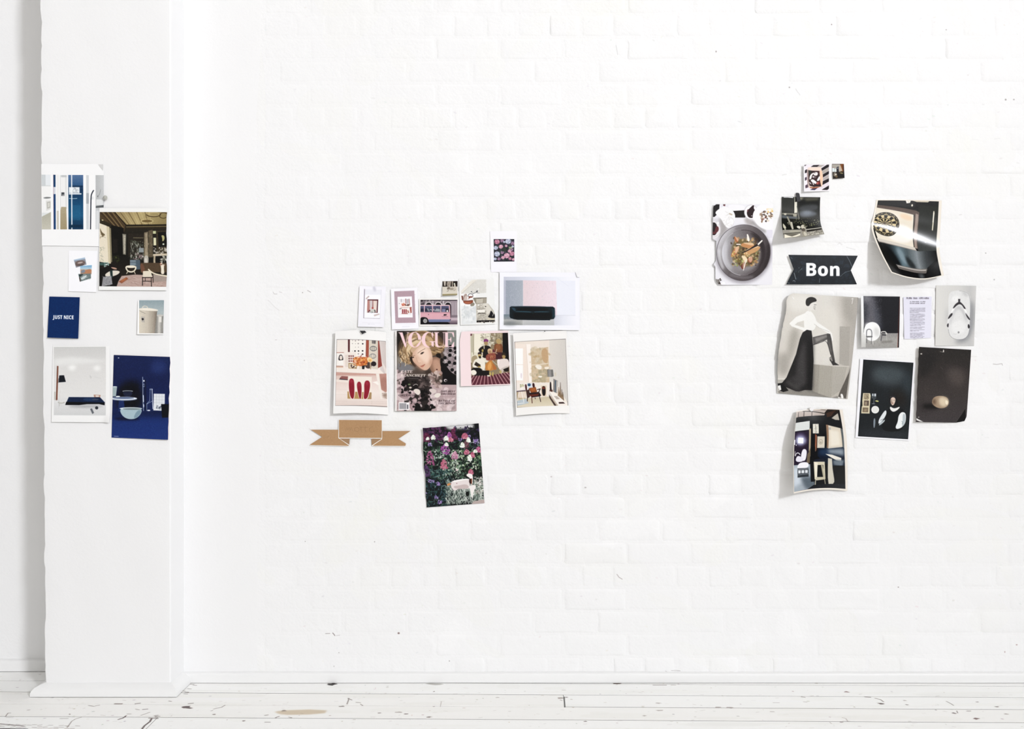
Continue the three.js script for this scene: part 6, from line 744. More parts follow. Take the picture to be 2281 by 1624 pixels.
{ // Bon banner
  const Z = (a, b) => [1560 + a / 5.0737, 340 + b / 5.0737], pts = [[995, 1155], [1780, 1165], [1700, 1330], [1770, 1488], [970, 1490], [1055, 1320]].map((p) => Z(...p));
  const q = [Z(970, 1155), Z(1780, 1155), Z(1780, 1490), Z(970, 1490)];
  const art = picture(q, [1560, 340, 5.0737], 7, '#10161d', (g) => {
    g.R('#0f151c', 960, 1150, 1790, 1500); g.grain(970, 1160, 1780, 1490, 900, 9, ['#1d2a35', '#05080b', '#26323c'], 0.4); g.blobs(1000, 1160, 1770, 1480, 40, 10, 40, ['#18222c', '#0a0f14', '#212d38'], 0.5);
    for (const [w, ...p] of [[4, 1655, 1170, 1690, 1230, 1715, 1290], [3, 1580, 1400, 1640, 1350, 1700, 1335], [6, 1060, 1360, 1080, 1430], [3, 1020, 1180, 1040, 1200], [3, 1350, 1420, 1345, 1470], [3, 1150, 1310, 1120, 1335]]) g.L('rgba(190,200,205,.75)', w, ...p); g.blobs(1085, 1280, 1150, 1350, 14, 2, 6, ['#8fa0a6', '#4f6a60'], 0.8); g.O('#b9c2c6', 4, 1058, 1458, 12, 12, 3.5, 6.5); g.L('#9aa4aa', 4, 985, 1470, 1010, 1476);
    g.T('Bon', '#fdfdfe', 'bold 200px sans-serif', 1180, 1392, { sx: 1.09, stroke: 5 });
  });
  const t = tag(group('bon_banner'), 'black swallowtail paper banner lettered Bon', 'banner', SET_RIGHT);
  const s = new THREE.Shape(pts.map(([a, b]) => new THREE.Vector2((a - q[0][0]) / (q[1][0] - q[0][0]), (b - q[0][1]) / (q[3][1] - q[0][1])))), flat = new THREE.ShapeGeometry(s);
  const f = sheetSurface({ quad: q, lift: [9, 4, 4, 11] });
  const build = (dz, flip) => { const g = flat.clone(), p = g.attributes.position, uv = []; for (let i = 0; i < p.count; i++) { const u = p.getX(i), v = p.getY(i), w = f(u, v); uv.push(u, 1 - v); p.setXYZ(i, w[0], w[1], w[2] + dz); } g.setAttribute('uv', new THREE.Float32BufferAttribute(uv, 2)); if (!flip) { const x = g.index.array; for (let i = 0; i < x.length; i += 3) { const k = x[i]; x[i] = x[i + 1]; x[i + 1] = k; } } g.computeVertexNormals(); return g; };
  const ring = pts.map(([a, b]) => [(a - q[0][0]) / (q[1][0] - q[0][0]), (b - q[0][1]) / (q[3][1] - q[0][1])]);
  const rim = gridGeo(ring.length, 1, (u, v, i, j) => { const [a, b] = ring[i % ring.length], w = f(a, b); return [w[0], w[1], w[2] - (j ? 0.0006 : 0)]; }).toNonIndexed(); rim.computeVertexNormals();
  const back = build(-0.0006, true).toNonIndexed(); back.deleteAttribute('uv'); back.computeVertexNormals();
  mesh('printed_image', build(0, false), new THREE.MeshPhysicalMaterial({ map: art, roughness: 0.35, specularIntensity: 0.3 }), t); mesh('paper', mergeGeometries([back, rim]), paperMat('#e9e6e2'), t);
}
{ // dartboard photo: pinned at the top, creased, its lower left corner curling far out
  const Z = (a, b, h) => [1900 + a / 4.39, 420 + b / 4.39, h];
  const art = flatPicture(900, 1080, 100, 120, '#efe8dc', (g) => {
    g.clip([4.5, 2.2, 93.5, 2.4, 93.5, 117.2, 4.5, 117.2], () => {
      g.R('#121211', 0, 0, 100, 120); g.soft(3, () => { g.R('#1f211b', 66, 10, 94, 60); g.R('#2a2a2a', 5, 3, 60, 14); }); g.P('#f4f1ea', 45, 2, 53, 2, 52, 7, 47, 8); g.P('#d9d1bd', 48, 4, 51, 4, 50, 6); g.P('#c9c0ad', 55, 2, 80, 2, 78, 5, 62, 5); g.E('#e9e3d3', 55.5, 11, 1.3, 1.8);
      g.P('#5d4f48', 4, 12, 62, 18, 67, 20, 68, 72, 63, 72, 60, 24, 4, 17); g.P('#a08f84', 62, 22, 66, 23, 67, 72, 63, 72); g.P('#ede4d3', 4, 17, 59, 24, 62, 72, 8, 74); g.soft(3, () => { g.S('#f9f5ee', 34, 40, 60, 44, 60, 68, 20, 72); g.S('#ecd2b4', 38, 23, 58, 26, 58, 34, 40, 32); }); g.P('#8c7c6a', 44, 55, 47, 54, 48, 57, 45, 57); g.P('#5a4a40', 49, 56, 52, 53, 52.5, 57, 50, 58);
      const cx = 20, cy = 45, R = 20; g.E('#1a1712', cx, cy, R, R * 1.05); for (let i = 0; i < 20; i++) { const a = i * Math.PI / 10 - 0.157, b = a + Math.PI / 10, w = (r0, r1, c) => { g.x.fillStyle = c; g.x.beginPath(); g.x.ellipse(cx, cy, r1, r1 * 1.05, 0, a, b); g.x.ellipse(cx, cy, r0, r0 * 1.05, 0, b, a, true); g.x.closePath(); g.x.fill(); }; const o = i % 2; w(1.5, 9, o ? '#17140f' : '#d8c496'); w(9, 10, o ? '#d8c496' : '#2a241a'); w(10, 15.4, o ? '#1c1813' : '#dcc99c'); w(15.4, 16.8, o ? '#c9b68a' : '#2c261c'); } g.O('#c9bb95', 0.35, cx, cy, 18.4, 19.3); for (let i = 0; i < 20; i++) { const a = i * Math.PI / 10; g.E('#b9ab88', cx + Math.cos(a) * 18.4, cy + Math.sin(a) * 19.3, 0.8, 0.9); } g.E('#5c4a34', cx, cy, 1.6); g.E('#2a2018', cx, cy, 0.7);
      g.L('#e4dcc6', 1.6, 86.5, 17, 86.2, 40); g.P('#f6f1e2', 85.6, 18, 87.6, 18, 87, 30, 85.4, 30); g.P('#cfd2cf', 76, 60, 79, 58, 80, 62, 77, 64); g.P('#3a3d3c', 68, 58, 94, 62, 94, 80, 68, 76);
      g.P('#d6cfc4', 6, 72, 63, 71, 66, 75, 8, 77); g.P('#8d837a', 7, 76, 66, 74.5, 66, 76, 8, 78); g.P(g.G(8, 0, 92, 0, 0, '#15181a', 0.18, '#20292d', 0.34, '#5f737c', 0.5, '#4d575b', 0.68, '#868d91', 0.82, '#3c4042', 1, '#141414'), 8, 77, 70, 75, 93, 68, 93, 92, 76, 103, 24, 103); g.soft(4, () => { g.S('#0e1012', 9, 78, 22, 78, 34, 103, 22, 103); g.S('#7f9199', 30, 79, 42, 78, 46, 98, 38, 99); g.S('#262a2c', 44, 84, 56, 92, 60, 103, 46, 102); }); g.P('#6c6661', 22, 102, 76, 101, 72, 108, 24, 107); g.P('#b3aea8', 24, 102.5, 74, 102, 73, 104, 24, 104); g.R('#0d0d0e', 4, 108, 94, 120); g.soft(4, () => g.S('#4a4d50', 58, 108, 68, 108, 66, 118, 58, 118)); g.P('#101010', 76, 100, 94, 84, 94, 118, 70, 118);
    });
  });
  print('dartboard_print', 'curling photo of a dartboard and dark bathtub casting a large shadow', SET_RIGHT, { net: [[Z(228, 110, 4), Z(440, 110, 3.5), Z(655, 112, 3.5), Z(868, 116, 4)], [Z(202, 255, 4.4), Z(420, 275, 4), Z(640, 305, 3.8), Z(857, 345, 4)], [Z(182, 395, 9.5), Z(402, 445, 8.4), Z(622, 505, 7.8), Z(844, 572, 7.8)], [Z(262, 610, 48), Z(450, 665, 37), Z(645, 712, 28), Z(862, 712, 22)], [Z(374, 822, 90), Z(535, 872, 64), Z(705, 888, 44), Z(890, 850, 30)]], art, n: 36, paper: '#efe8dc', gloss: 0.15, shine: 0.45 });
}
{
  const z = [1700, 630, 5.8], q = [[1753, 652.5], [1911.7, 662.8], [1887.9, 888.6], [1731.9, 875.7]];
  const art = picture(q, z, 5, '#cfcac3', (g) => {
    g.R(g.G(180, 0, 1230, 0, 0, '#d3cec6', 0.35, '#d9d5cd', 0.62, '#dad7d0', 0.78, '#c9c4bc', 0.85, '#b9b4ac', 1, '#aba69f'), 150, 100, 1260, 1540); g.soft(7, () => { g.S('#e4e1da', 300, 140, 620, 150, 600, 350, 340, 380); g.S('#ddd9d1', 700, 300, 980, 300, 970, 1000, 680, 1000); g.S('#a9a49b', 360, 560, 470, 600, 440, 800, 330, 1050, 300, 900); g.S('#a9a49c', 190, 900, 360, 900, 320, 1200, 190, 1200); g.P('#a8a39b', 1010, 180, 1180, 200, 1170, 560, 1040, 420); }); g.L('#c2bdb5', 3, 632, 145, 632, 220); g.P('#aaa59d', 985, 560, 1120, 560, 1110, 1060, 985, 1040); g.L('#e2dfd8', 9, 190, 1240, 300, 1238); g.R('#b3afa7', 180, 1250, 300, 1300); g.P('#8d8982', 190, 1400, 300, 1300, 900, 1400, 1010, 1480, 700, 1480, 200, 1430);
    g.P('#a7a297', 650, 1036, 760, 1050, 730, 1420, 640, 1390); g.P('#b4afa4', 730, 1050, 900, 1066, 890, 1475, 715, 1420); g.P('#beb9af', 900, 1066, 1118, 1070, 1000, 1440, 890, 1475); for (let i = 0; i < 34; i++) { const x0 = 655 + i * 13; g.L('rgba(84,80,74,.5)', 3, x0, 1050, x0 - 12 - (x0 > 900 ? (x0 - 900) * 0.25 : 0), 1420 + (x0 < 900 ? (x0 - 650) * 0.2 : 40 - (x0 - 900) * 0.5)); } g.P('#d6d2ca', 650, 1032, 900, 1056, 1118, 1068, 1118, 1074, 900, 1070, 650, 1046); g.P('#5c5751', 1110, 1150, 1130, 1080, 1085, 1480, 980, 1460, 1000, 1400);
    // figure
    g.S('#f1f0ec', 530, 380, 600, 350, 660, 420, 690, 500, 660, 620, 530, 620, 520, 500); g.P('#f3f2ee', 420, 440, 540, 390, 545, 480, 440, 510, 400, 545, 340, 540, 336, 520, 380, 480); g.P('#f2f1ed', 345, 530, 420, 545, 545, 585, 540, 630, 500, 610, 360, 560); g.L('#c9c6c0', 3, 430, 520, 515, 545, 522, 560); g.P('#f1f0ec', 630, 430, 700, 510, 850, 610, 886, 650, 900, 740, 880, 745, 840, 650, 690, 560); g.L('#b9b6b0', 4, 655, 530, 720, 580, 850, 630); g.P('#eeedea', 540, 600, 580, 600, 584, 640, 545, 655); 
    g.S('#e2dfd9', 570, 300, 600, 260, 680, 240, 690, 280, 684, 330, 660, 360, 620, 350, 600, 380, 570, 350); g.S('#c6c2bc', 640, 300, 676, 290, 680, 330, 650, 350); g.S('#24211f', 545, 240, 560, 200, 620, 178, 680, 200, 694, 240, 640, 250, 606, 270, 590, 300, 562, 300, 548, 280); g.L('#3a3633', 5, 655, 282, 684, 284); g.L('#5c5752', 4, 654, 336, 668, 342);
    g.P('#1d1b1b', 505, 640, 560, 605, 620, 616, 632, 700, 650, 1000, 636, 1380, 540, 1380, 470, 1400, 420, 1395, 250, 1330, 235, 1300, 300, 1220, 420, 920, 470, 720); g.soft(5, () => { g.P('#3a3838', 500, 800, 540, 760, 560, 1300, 400, 1380, 440, 1000); g.P('#0f0e0e', 590, 700, 640, 800, 640, 1380, 580, 1370); g.P('#434140', 320, 1240, 500, 1380, 460, 1395, 300, 1300); g.P('#383636', 330, 1230, 480, 1180, 500, 1330); }); g.P('#141313', 190, 1300, 245, 1290, 330, 1390, 260, 1410, 200, 1385); g.P('#efeeea', 190, 1330, 222, 1320, 234, 1380, 206, 1392);
    g.P('#555250', 636, 700, 840, 650, 864, 680, 850, 720, 740, 760, 644, 802); g.soft(2, () => g.P('#8a8682', 660, 710, 820, 670, 830, 690, 680, 770)); g.P('#474442', 820, 660, 862, 655, 880, 720, 900, 860, 930, 1010, 905, 1020, 870, 920, 826, 780); g.soft(2, () => g.P('#8d8985', 836, 720, 850, 760, 880, 900, 866, 880)); g.C('#211f1e', 5, 640, 800, 740, 770, 816, 730, 870, 920); g.P('#33302f', 856, 960, 880, 945, 930, 1020, 985, 1056, 905, 1058, 880, 1010, 862, 1000); g.P('#8d8984', 850, 964, 884, 950, 900, 1000, 890, 1010); g.L('#1f1d1c', 5, 860, 985, 905, 1058);
    g.S('#f2f1ee', 1005, 1420, 1040, 1420, 1056, 1480, 1030, 1496); g.S('#e4e2de', 975, 1460, 1000, 1460, 1010, 1496, 990, 1500); g.P('#f4f3f0', 365, 165, 395, 200, 405, 214, 385, 205); g.L('#efeeea', 6, 1140, 210, 1160, 200, 1145, 270); g.grain(190, 150, 1200, 1480, 1800, 6, ['#fff', '#555'], 0.07);  // white marks at the top corners are painted glints of tape
  });
  print('gown_print', 'black and white fashion photo of a woman in long dark skirt', SET_RIGHT, { quad: q, art, n: 30, lift: [20, 4, 4, 7], sag: 5, paper: '#dcd8d1', left: (v) => steps(0, 6, 0.05, 0, 0.2, 1, 0.25, -1, 0.37, -4, 0.48, -5.4, 0.6, -7.5, 0.8, -4.6, 1, 0)(v) + wave(0.8, 30, 2)(v), top: steps(0, 4, 0.05, 0, 1, 0), gloss: 0.45 });
}
{
  const z = [1910, 640, 11.2], q = [[1917.6, 659.4], [2004.6, 660.6], [2002.4, 774.4], [1918.5, 773.5]];
  const art = picture(q, z, 7, '#17171b', (g) => {
    g.R('#15151a', 60, 190, 1090, 1530); g.soft(9, () => { g.P('#5d5c63', 140, 200, 420, 200, 560, 900, 560, 1100, 150, 1000); g.P('#8b8a90', 140, 200, 330, 205, 260, 330, 150, 360); g.P('#24262d', 150, 420, 220, 380, 240, 700, 150, 900); g.P('#3f434c', 430, 500, 520, 560, 600, 1050, 520, 1000); }); g.grain(150, 220, 600, 1000, 900, 14, ['#9a99a0', '#2a2a30', '#6f6e75'], 0.22); g.grain(560, 220, 1040, 1140, 600, 14, ['#26262c', '#08080a'], 0.3);
    g.P(g.G(560, 1140, 560, 1500, 0, '#8f8d8b', 0.5, '#a5a39f', 1, '#9c9a96'), 560, 1150, 1040, 1145, 1040, 1520, 90, 1520, 90, 1150, 200, 1190); g.P('#cfcecb', 90, 1140, 210, 1240, 210, 1500, 90, 1500); g.grain(100, 1160, 1040, 1500, 900, 12, ['#c9c7c3', '#77756f'], 0.25);
    g.E('#f5f5f4', 370, 1105, 214, 238); g.soft(4, () => { g.S('#dcdcda', 420, 980, 560, 1050, 540, 1250, 420, 1200); g.E('#ffffff', 270, 960, 80, 60); }); g.C('#77767a', 22, 226, 1240, 222, 1120, 240, 1060, 290, 1042, 340, 1060, 364, 1120, 360, 1240); g.P('#6b6a6c', 220, 1216, 378, 1216, 378, 1250, 220, 1252); g.L('#5f5e60', 15, 236, 1250, 232, 1390); g.L('#6b6a6c', 13, 356, 1250, 352, 1420); g.L('#e9e9e7', 9, 380, 1250, 400, 1420); g.P('#dcdad4', 590, 1110, 640, 1095, 706, 1096, 760, 1150, 740, 1190, 700, 1150, 600, 1140); g.P('#26242a', 625, 1120, 700, 1120, 720, 1150, 610, 1150); g.P('#2f2d33', 600, 1170, 730, 1180, 730, 1206, 640, 1204); g.L('#4a4850', 18, 622, 1190, 600, 1330); g.L('#c9c7c2', 8, 735, 1200, 752, 1360); g.soft(3, () => g.P('#77756f', 600, 1350, 900, 1330, 900, 1370, 620, 1390));
    g.P(g.G(0, 200, 0, 1500, 0, '#f3f4f5', 0.6, '#efefed', 1, '#c9c8c4'), 80, 200, 148, 200, 158, 900, 150, 1120, 214, 1240, 200, 1510, 85, 1510); g.L('#8d2f1e', 7, 1052, 260, 1040, 900, 1032, 1500);
  });
  print('round_screen_print', 'dark photo of a small chair before a white disc', SET_RIGHT, { quad: q, art, lift: [17, 3.4, 3.4, 18], sag: 1, paper: '#e6e4df' });
}
{
  const z = [2000, 625, 10.15]; let q = [[2012.3, 662], [2075.4, 660.5], [2073.9, 753], [2014.3, 755.5]];
  let art = picture(q, z, 9, '#e6e5f2', (g) => {
    g.R('#e7e6f3', 100, 340, 800, 1350); // lines too small to read in the photograph: rows of letter-sized strokes, word by word
    const words = (y, hgt, spans, col, step) => { for (const [x0, x1] of spans) for (let x = x0; x < x1 - 4; x += step) { g.R(col, x, y - hgt, x + step * 0.26, y); g.R(col, x, y - hgt * (g.r() < 0.5 ? 1 : 0.6), x + step * 0.74, y - hgt * (g.r() < 0.5 ? 0.78 : 0.38)); if (g.r() < 0.6) g.R(col, x + step * 0.5, y - hgt * 0.8, x + step * 0.74, y); } };
    words(420, 40, [[196, 236], [252, 316], [350, 442], [480, 566], [586, 692]], '#56505c', 24); words(490, 22, [[276, 308], [326, 494], [510, 540], [556, 622]], '#4a4652', 15); words(528, 22, [[274, 380], [392, 500], [512, 610]], '#4a4652', 15);
    const r = g.r, para = [[628, 5], [762, 4], [866, 3], [948, 4], [1058, 2], [1118, 2], [1190, 3], [1268, 2]]; for (const [y0, n] of para) for (let i = 0; i < n; i++) { let x0 = 276 + (y0 - 600) * 0.016; const end = i === n - 1 ? 470 + r() * 130 : 622; while (x0 < end) { const w = 10 + r() * 32; g.L(`rgba(70,64,80,${0.45 + r() * 0.35})`, 7 + r() * 4, x0, y0 + i * 25, Math.min(x0 + w, end), y0 + i * 25); x0 += w + 10; } }
  });
  print('typed_sheet', 'lilac white sheet of small typed paragraphs beside the thong photo', SET_RIGHT, { quad: q, art, lift: [3.4, 3, 3.4, 5], paper: '#e9e8f4' });
  q = [[2085.2, 635.8], [2174.4, 636.8], [2169.5, 770.8], [2083.3, 770.3]];
  art = picture(q, z, 7, '#d6d5d1', (g) => {
    g.R(g.G(860, 0, 1770, 0, 0, '#dddcd8', 0.6, '#d3d2cf', 0.85, '#c3c3c2', 1, '#d0cfcd'), 830, 90, 1790, 1500); g.soft(9, () => { g.S('#85868a', 1620, 400, 1740, 560, 1730, 1000, 1640, 1300, 1480, 1420, 1250, 1400, 1560, 1200, 1640, 900); g.S('#bdbdbc', 1110, 500, 1180, 800, 1160, 1000, 1090, 980); });
    g.S('#e3e3e2', 1150, 330, 1200, 250, 1320, 226, 1440, 226, 1570, 250, 1640, 360, 1652, 560, 1640, 900, 1640, 1120, 1590, 1280, 1460, 1340, 1340, 1336, 1210, 1280, 1148, 1150, 1140, 950, 1150, 700, 1140, 500); g.soft(4, () => { g.S('#c6c6c6', 1420, 240, 1570, 270, 1600, 380, 1500, 340); g.S('#c3c3c4', 1320, 580, 1440, 570, 1560, 800, 1600, 960, 1540, 900, 1440, 660, 1330, 640, 1230, 860, 1180, 1040, 1180, 900); g.S('#f0f0ef', 1220, 360, 1400, 320, 1380, 460, 1220, 500); g.E('#ececeb', 1380, 1060, 160, 160); }); g.grain(1150, 240, 1640, 1320, 700, 10, ['#fff', '#b9b9b9'], 0.25); g.C('#77787a', 5, 1390, 232, 1560, 250, 1630, 360, 1652, 600, 1640, 900); g.C('#66676a', 5, 1148, 1100, 1160, 1220, 1260, 1320, 1400, 1342, 1540, 1320, 1620, 1220, 1636, 1100);
    g.P('#332f33', 1366, 418, 1414, 418, 1410, 500, 1372, 500); g.S('#2d292d', 1240, 640, 1290, 540, 1390, 470, 1440, 500, 1520, 590, 1552, 660, 1510, 650, 1460, 560, 1400, 530, 1340, 560, 1280, 620); g.P('#f6f6f5', 1290, 632, 1236, 640, 1196, 740, 1250, 700); g.P('#f6f6f5', 1490, 630, 1545, 650, 1580, 740, 1530, 720); g.S('#2d292d', 1200, 745, 1250, 735, 1230, 800, 1130, 888, 1150, 820); g.S('#2d292d', 1530, 730, 1560, 760, 1640, 860, 1650, 910, 1580, 850); g.P('#e6e6e5', 1130, 880, 1110, 1000, 1150, 960, 1190, 860); g.S('#2d292d', 1110, 1020, 1130, 970, 1158, 968, 1150, 1060, 1130, 1058); g.S('#2d292d', 1596, 1000, 1620, 980, 1650, 1050, 1626, 1096, 1596, 1070); g.E('#8d8d8e', 1386, 1174, 22, 24); g.C('#a9a9aa', 4, 1270, 1205, 1320, 1222, 1360, 1200);
  });
  print('thong_print', 'grey photo of a single rubber thong sandal', SET_RIGHT, { quad: q, art, lift: [5, 3, 4, 7], paper: '#e2dcd3' });
}
{
  const z = [1905, 790, 8.326], q = [[1915.8, 798.4], [2038.3, 806.8], [2025, 982], [1905.6, 975]], img = [[1923, 800.8], [2034.8, 808], [2022.8, 978.6], [1911, 972]];
  const art = picture(img, z, 6, '#15181b', (g) => {
    g.R('#15191c', 0, 60, 1140, 1620); g.soft(12, () => { g.S('#3f474b', 300, 200, 800, 200, 1000, 380, 800, 600, 300, 520); g.S('#2d363b', 860, 400, 1060, 300, 1040, 900, 900, 700); g.P('#2b2e34', 60, 1420, 980, 1440, 980, 1580, 60, 1520); g.S('#191512', 640, 680, 940, 660, 940, 1000, 700, 940); }); g.grain(60, 90, 1080, 1560, 2600, 8, ['#3a4449', '#05070a', '#4a5257'], 0.22);
    g.P('#d7cdae', 146, 712, 276, 716, 288, 760, 280, 840, 270, 960, 266, 1094, 110, 1090, 122, 960, 134, 950, 130, 850); g.P('#8a7c66', 166, 724, 250, 728, 248, 830, 160, 826); g.P('#4f4038', 166, 850, 254, 854, 250, 950, 160, 946); g.P('#6f5f4e', 140, 980, 242, 984, 238, 1070, 134, 1066); g.grain(166, 728, 250, 828, 80, 12, ['#cbbf9e', '#5a4c3c'], 0.6); g.soft(2, () => { g.P('#a89880', 180, 870, 220, 872, 216, 940, 176, 936); g.P('#9a8a70', 170, 1000, 220, 1004, 210, 1060, 150, 1056); });
    g.R('#b9c0c6', 312, 724, 340, 806); g.R('#cfd5da', 352, 724, 386, 806); g.L('#8d949b', 8, 348, 806, 344, 904); g.L('#8d949b', 10, 310, 910, 366, 914); g.P('#3c4246', 306, 770, 392, 776, 372, 830, 330, 828); g.S('#d8d68a', 360, 858, 400, 846, 440, 864, 430, 880, 390, 872); g.L('#4a4f48', 4, 400, 820, 436, 870); g.E('#f4f4f0', 370, 1022, 72, 70); g.E('#e7e7e2', 370, 1022, 56, 54);
    g.S('#0b0c0e', 600, 1000, 720, 1040, 860, 980, 940, 1100, 900, 1400, 700, 1440, 460, 1400, 560, 1100); g.S('#131012', 630, 800, 680, 750, 750, 760, 790, 840, 800, 960, 760, 980, 640, 940); g.S('#d9c4b4', 660, 810, 700, 784, 745, 810, 748, 860, 720, 930, 690, 950, 660, 910, 652, 860); g.soft(2, () => g.S('#7c6356', 652, 850, 680, 850, 690, 930, 664, 910)); g.L('#3a2a24', 5, 662, 840, 686, 842); g.L('#3a2a24', 5, 712, 846, 736, 848); g.S('#8d5d50', 676, 900, 700, 892, 712, 902, 694, 912); g.C('#5a6068', 5, 648, 790, 690, 768, 740, 784);
    g.S('#efedea', 648, 960, 690, 990, 740, 1000, 838, 960, 800, 1020, 720, 1068, 670, 1050, 640, 1000); g.S('#dfe4e6', 560, 1026, 584, 1060, 570, 1130, 500, 1240, 430, 1300, 430, 1220, 500, 1100); g.S('#b9c2c6', 430, 1300, 560, 1190, 540, 1250, 450, 1320); g.C('#4a5256', 6, 470, 1220, 520, 1190, 560, 1200); g.S('#eef1f1', 800, 1130, 860, 1062, 930, 1080, 944, 1160, 930, 1280, 860, 1360, 770, 1390, 740, 1350, 790, 1250); g.S('#b7c0c4', 880, 1100, 930, 1100, 930, 1280, 860, 1360, 880, 1240); g.C('#5c666a', 6, 870, 1290, 880, 1250, 860, 1240); g.S('#7f8a92', 338, 1200, 366, 1170, 376, 1250, 360, 1370, 336, 1350);
  });
  print('white_sleeves_print', 'dark photo of a woman with white sleeves beside shelves and plate', SET_RIGHT, { quad: q, image: img, art, lift: [5, 4, 4, 6], paper: '#f4f4f8' });
}
{
  const z = [1880, 740, 6.247], q = [[2047, 772.8], [2163.3, 779.2], [2152.3, 942], [2040, 940]];
  const art = picture(q, z, 6, '#262321', (g) => {
    g.R(g.G(0, 200, 0, 1280, 0, '#201d1a', 0.35, '#2d2826', 0.6, '#37312f', 1, '#3c3738'), 980, 190, 1800, 1300); g.soft(10, () => { g.S('#48403d', 1400, 480, 1700, 520, 1700, 760, 1500, 780); g.S('#1b1817', 1040, 240, 1300, 240, 1250, 500, 1030, 700); g.S('#1f1b1b', 1040, 1000, 1240, 1000, 1320, 1060, 1060, 1090); }); g.grain(1010, 210, 1760, 1260, 3200, 7, ['#5d5450', '#0f0d0c', '#453d3a'], 0.25);
    g.soft(4, () => g.S('#0f0c0b', 1090, 1020, 1240, 1000, 1350, 1060, 1300, 1078, 1120, 1060)); g.S('#a08a72', 1226, 960, 1260, 904, 1340, 890, 1440, 910, 1474, 970, 1460, 1040, 1390, 1074, 1300, 1062, 1236, 1014); g.soft(4, () => { g.S('#d9c9ae', 1340, 905, 1440, 925, 1468, 980, 1440, 1040, 1370, 1050, 1320, 980); g.S('#5a4636', 1232, 960, 1270, 915, 1290, 1000, 1250, 1020); }); g.S('#efe4cd', 1420, 950, 1462, 970, 1452, 1030, 1420, 1010);
    g.P('#100e0d', 1705, 1080, 1660, 1160, 1580, 1280, 1720, 1280); g.L('rgba(150,140,132,.5)', 3, 1705, 1080, 1660, 1160, 1580, 1270); g.P('#d9d5cf', 1380, 240, 1392, 250, 1392, 280, 1376, 280); g.L('#bdb8b1', 4, 1335, 270, 1380, 278); g.E('#c3beb7', 1075, 302, 14, 9); g.P('#eceae6', 1005, 1196, 1040, 1215, 1110, 1252, 1060, 1246, 1010, 1225); g.E('#cfccc6', 1040, 1185, 8, 6); g.L('rgba(180,170,162,.35)', 3, 1345, 485, 1380, 520);
  });
  print('egg_print', 'dark brown photo of a single pale egg', SET_RIGHT, { quad: q, art, n: 30, lift: [12, 3.4, 3.4, 13], paper: '#c9b9aa', right: steps(0, 0, 0.93, 0, 1, -4), bottom: (u) => (u > 0.8 ? -(u - 0.8) * 20 : 0), left: wave(0.7, 18, 3), gloss: 0.4 });
}
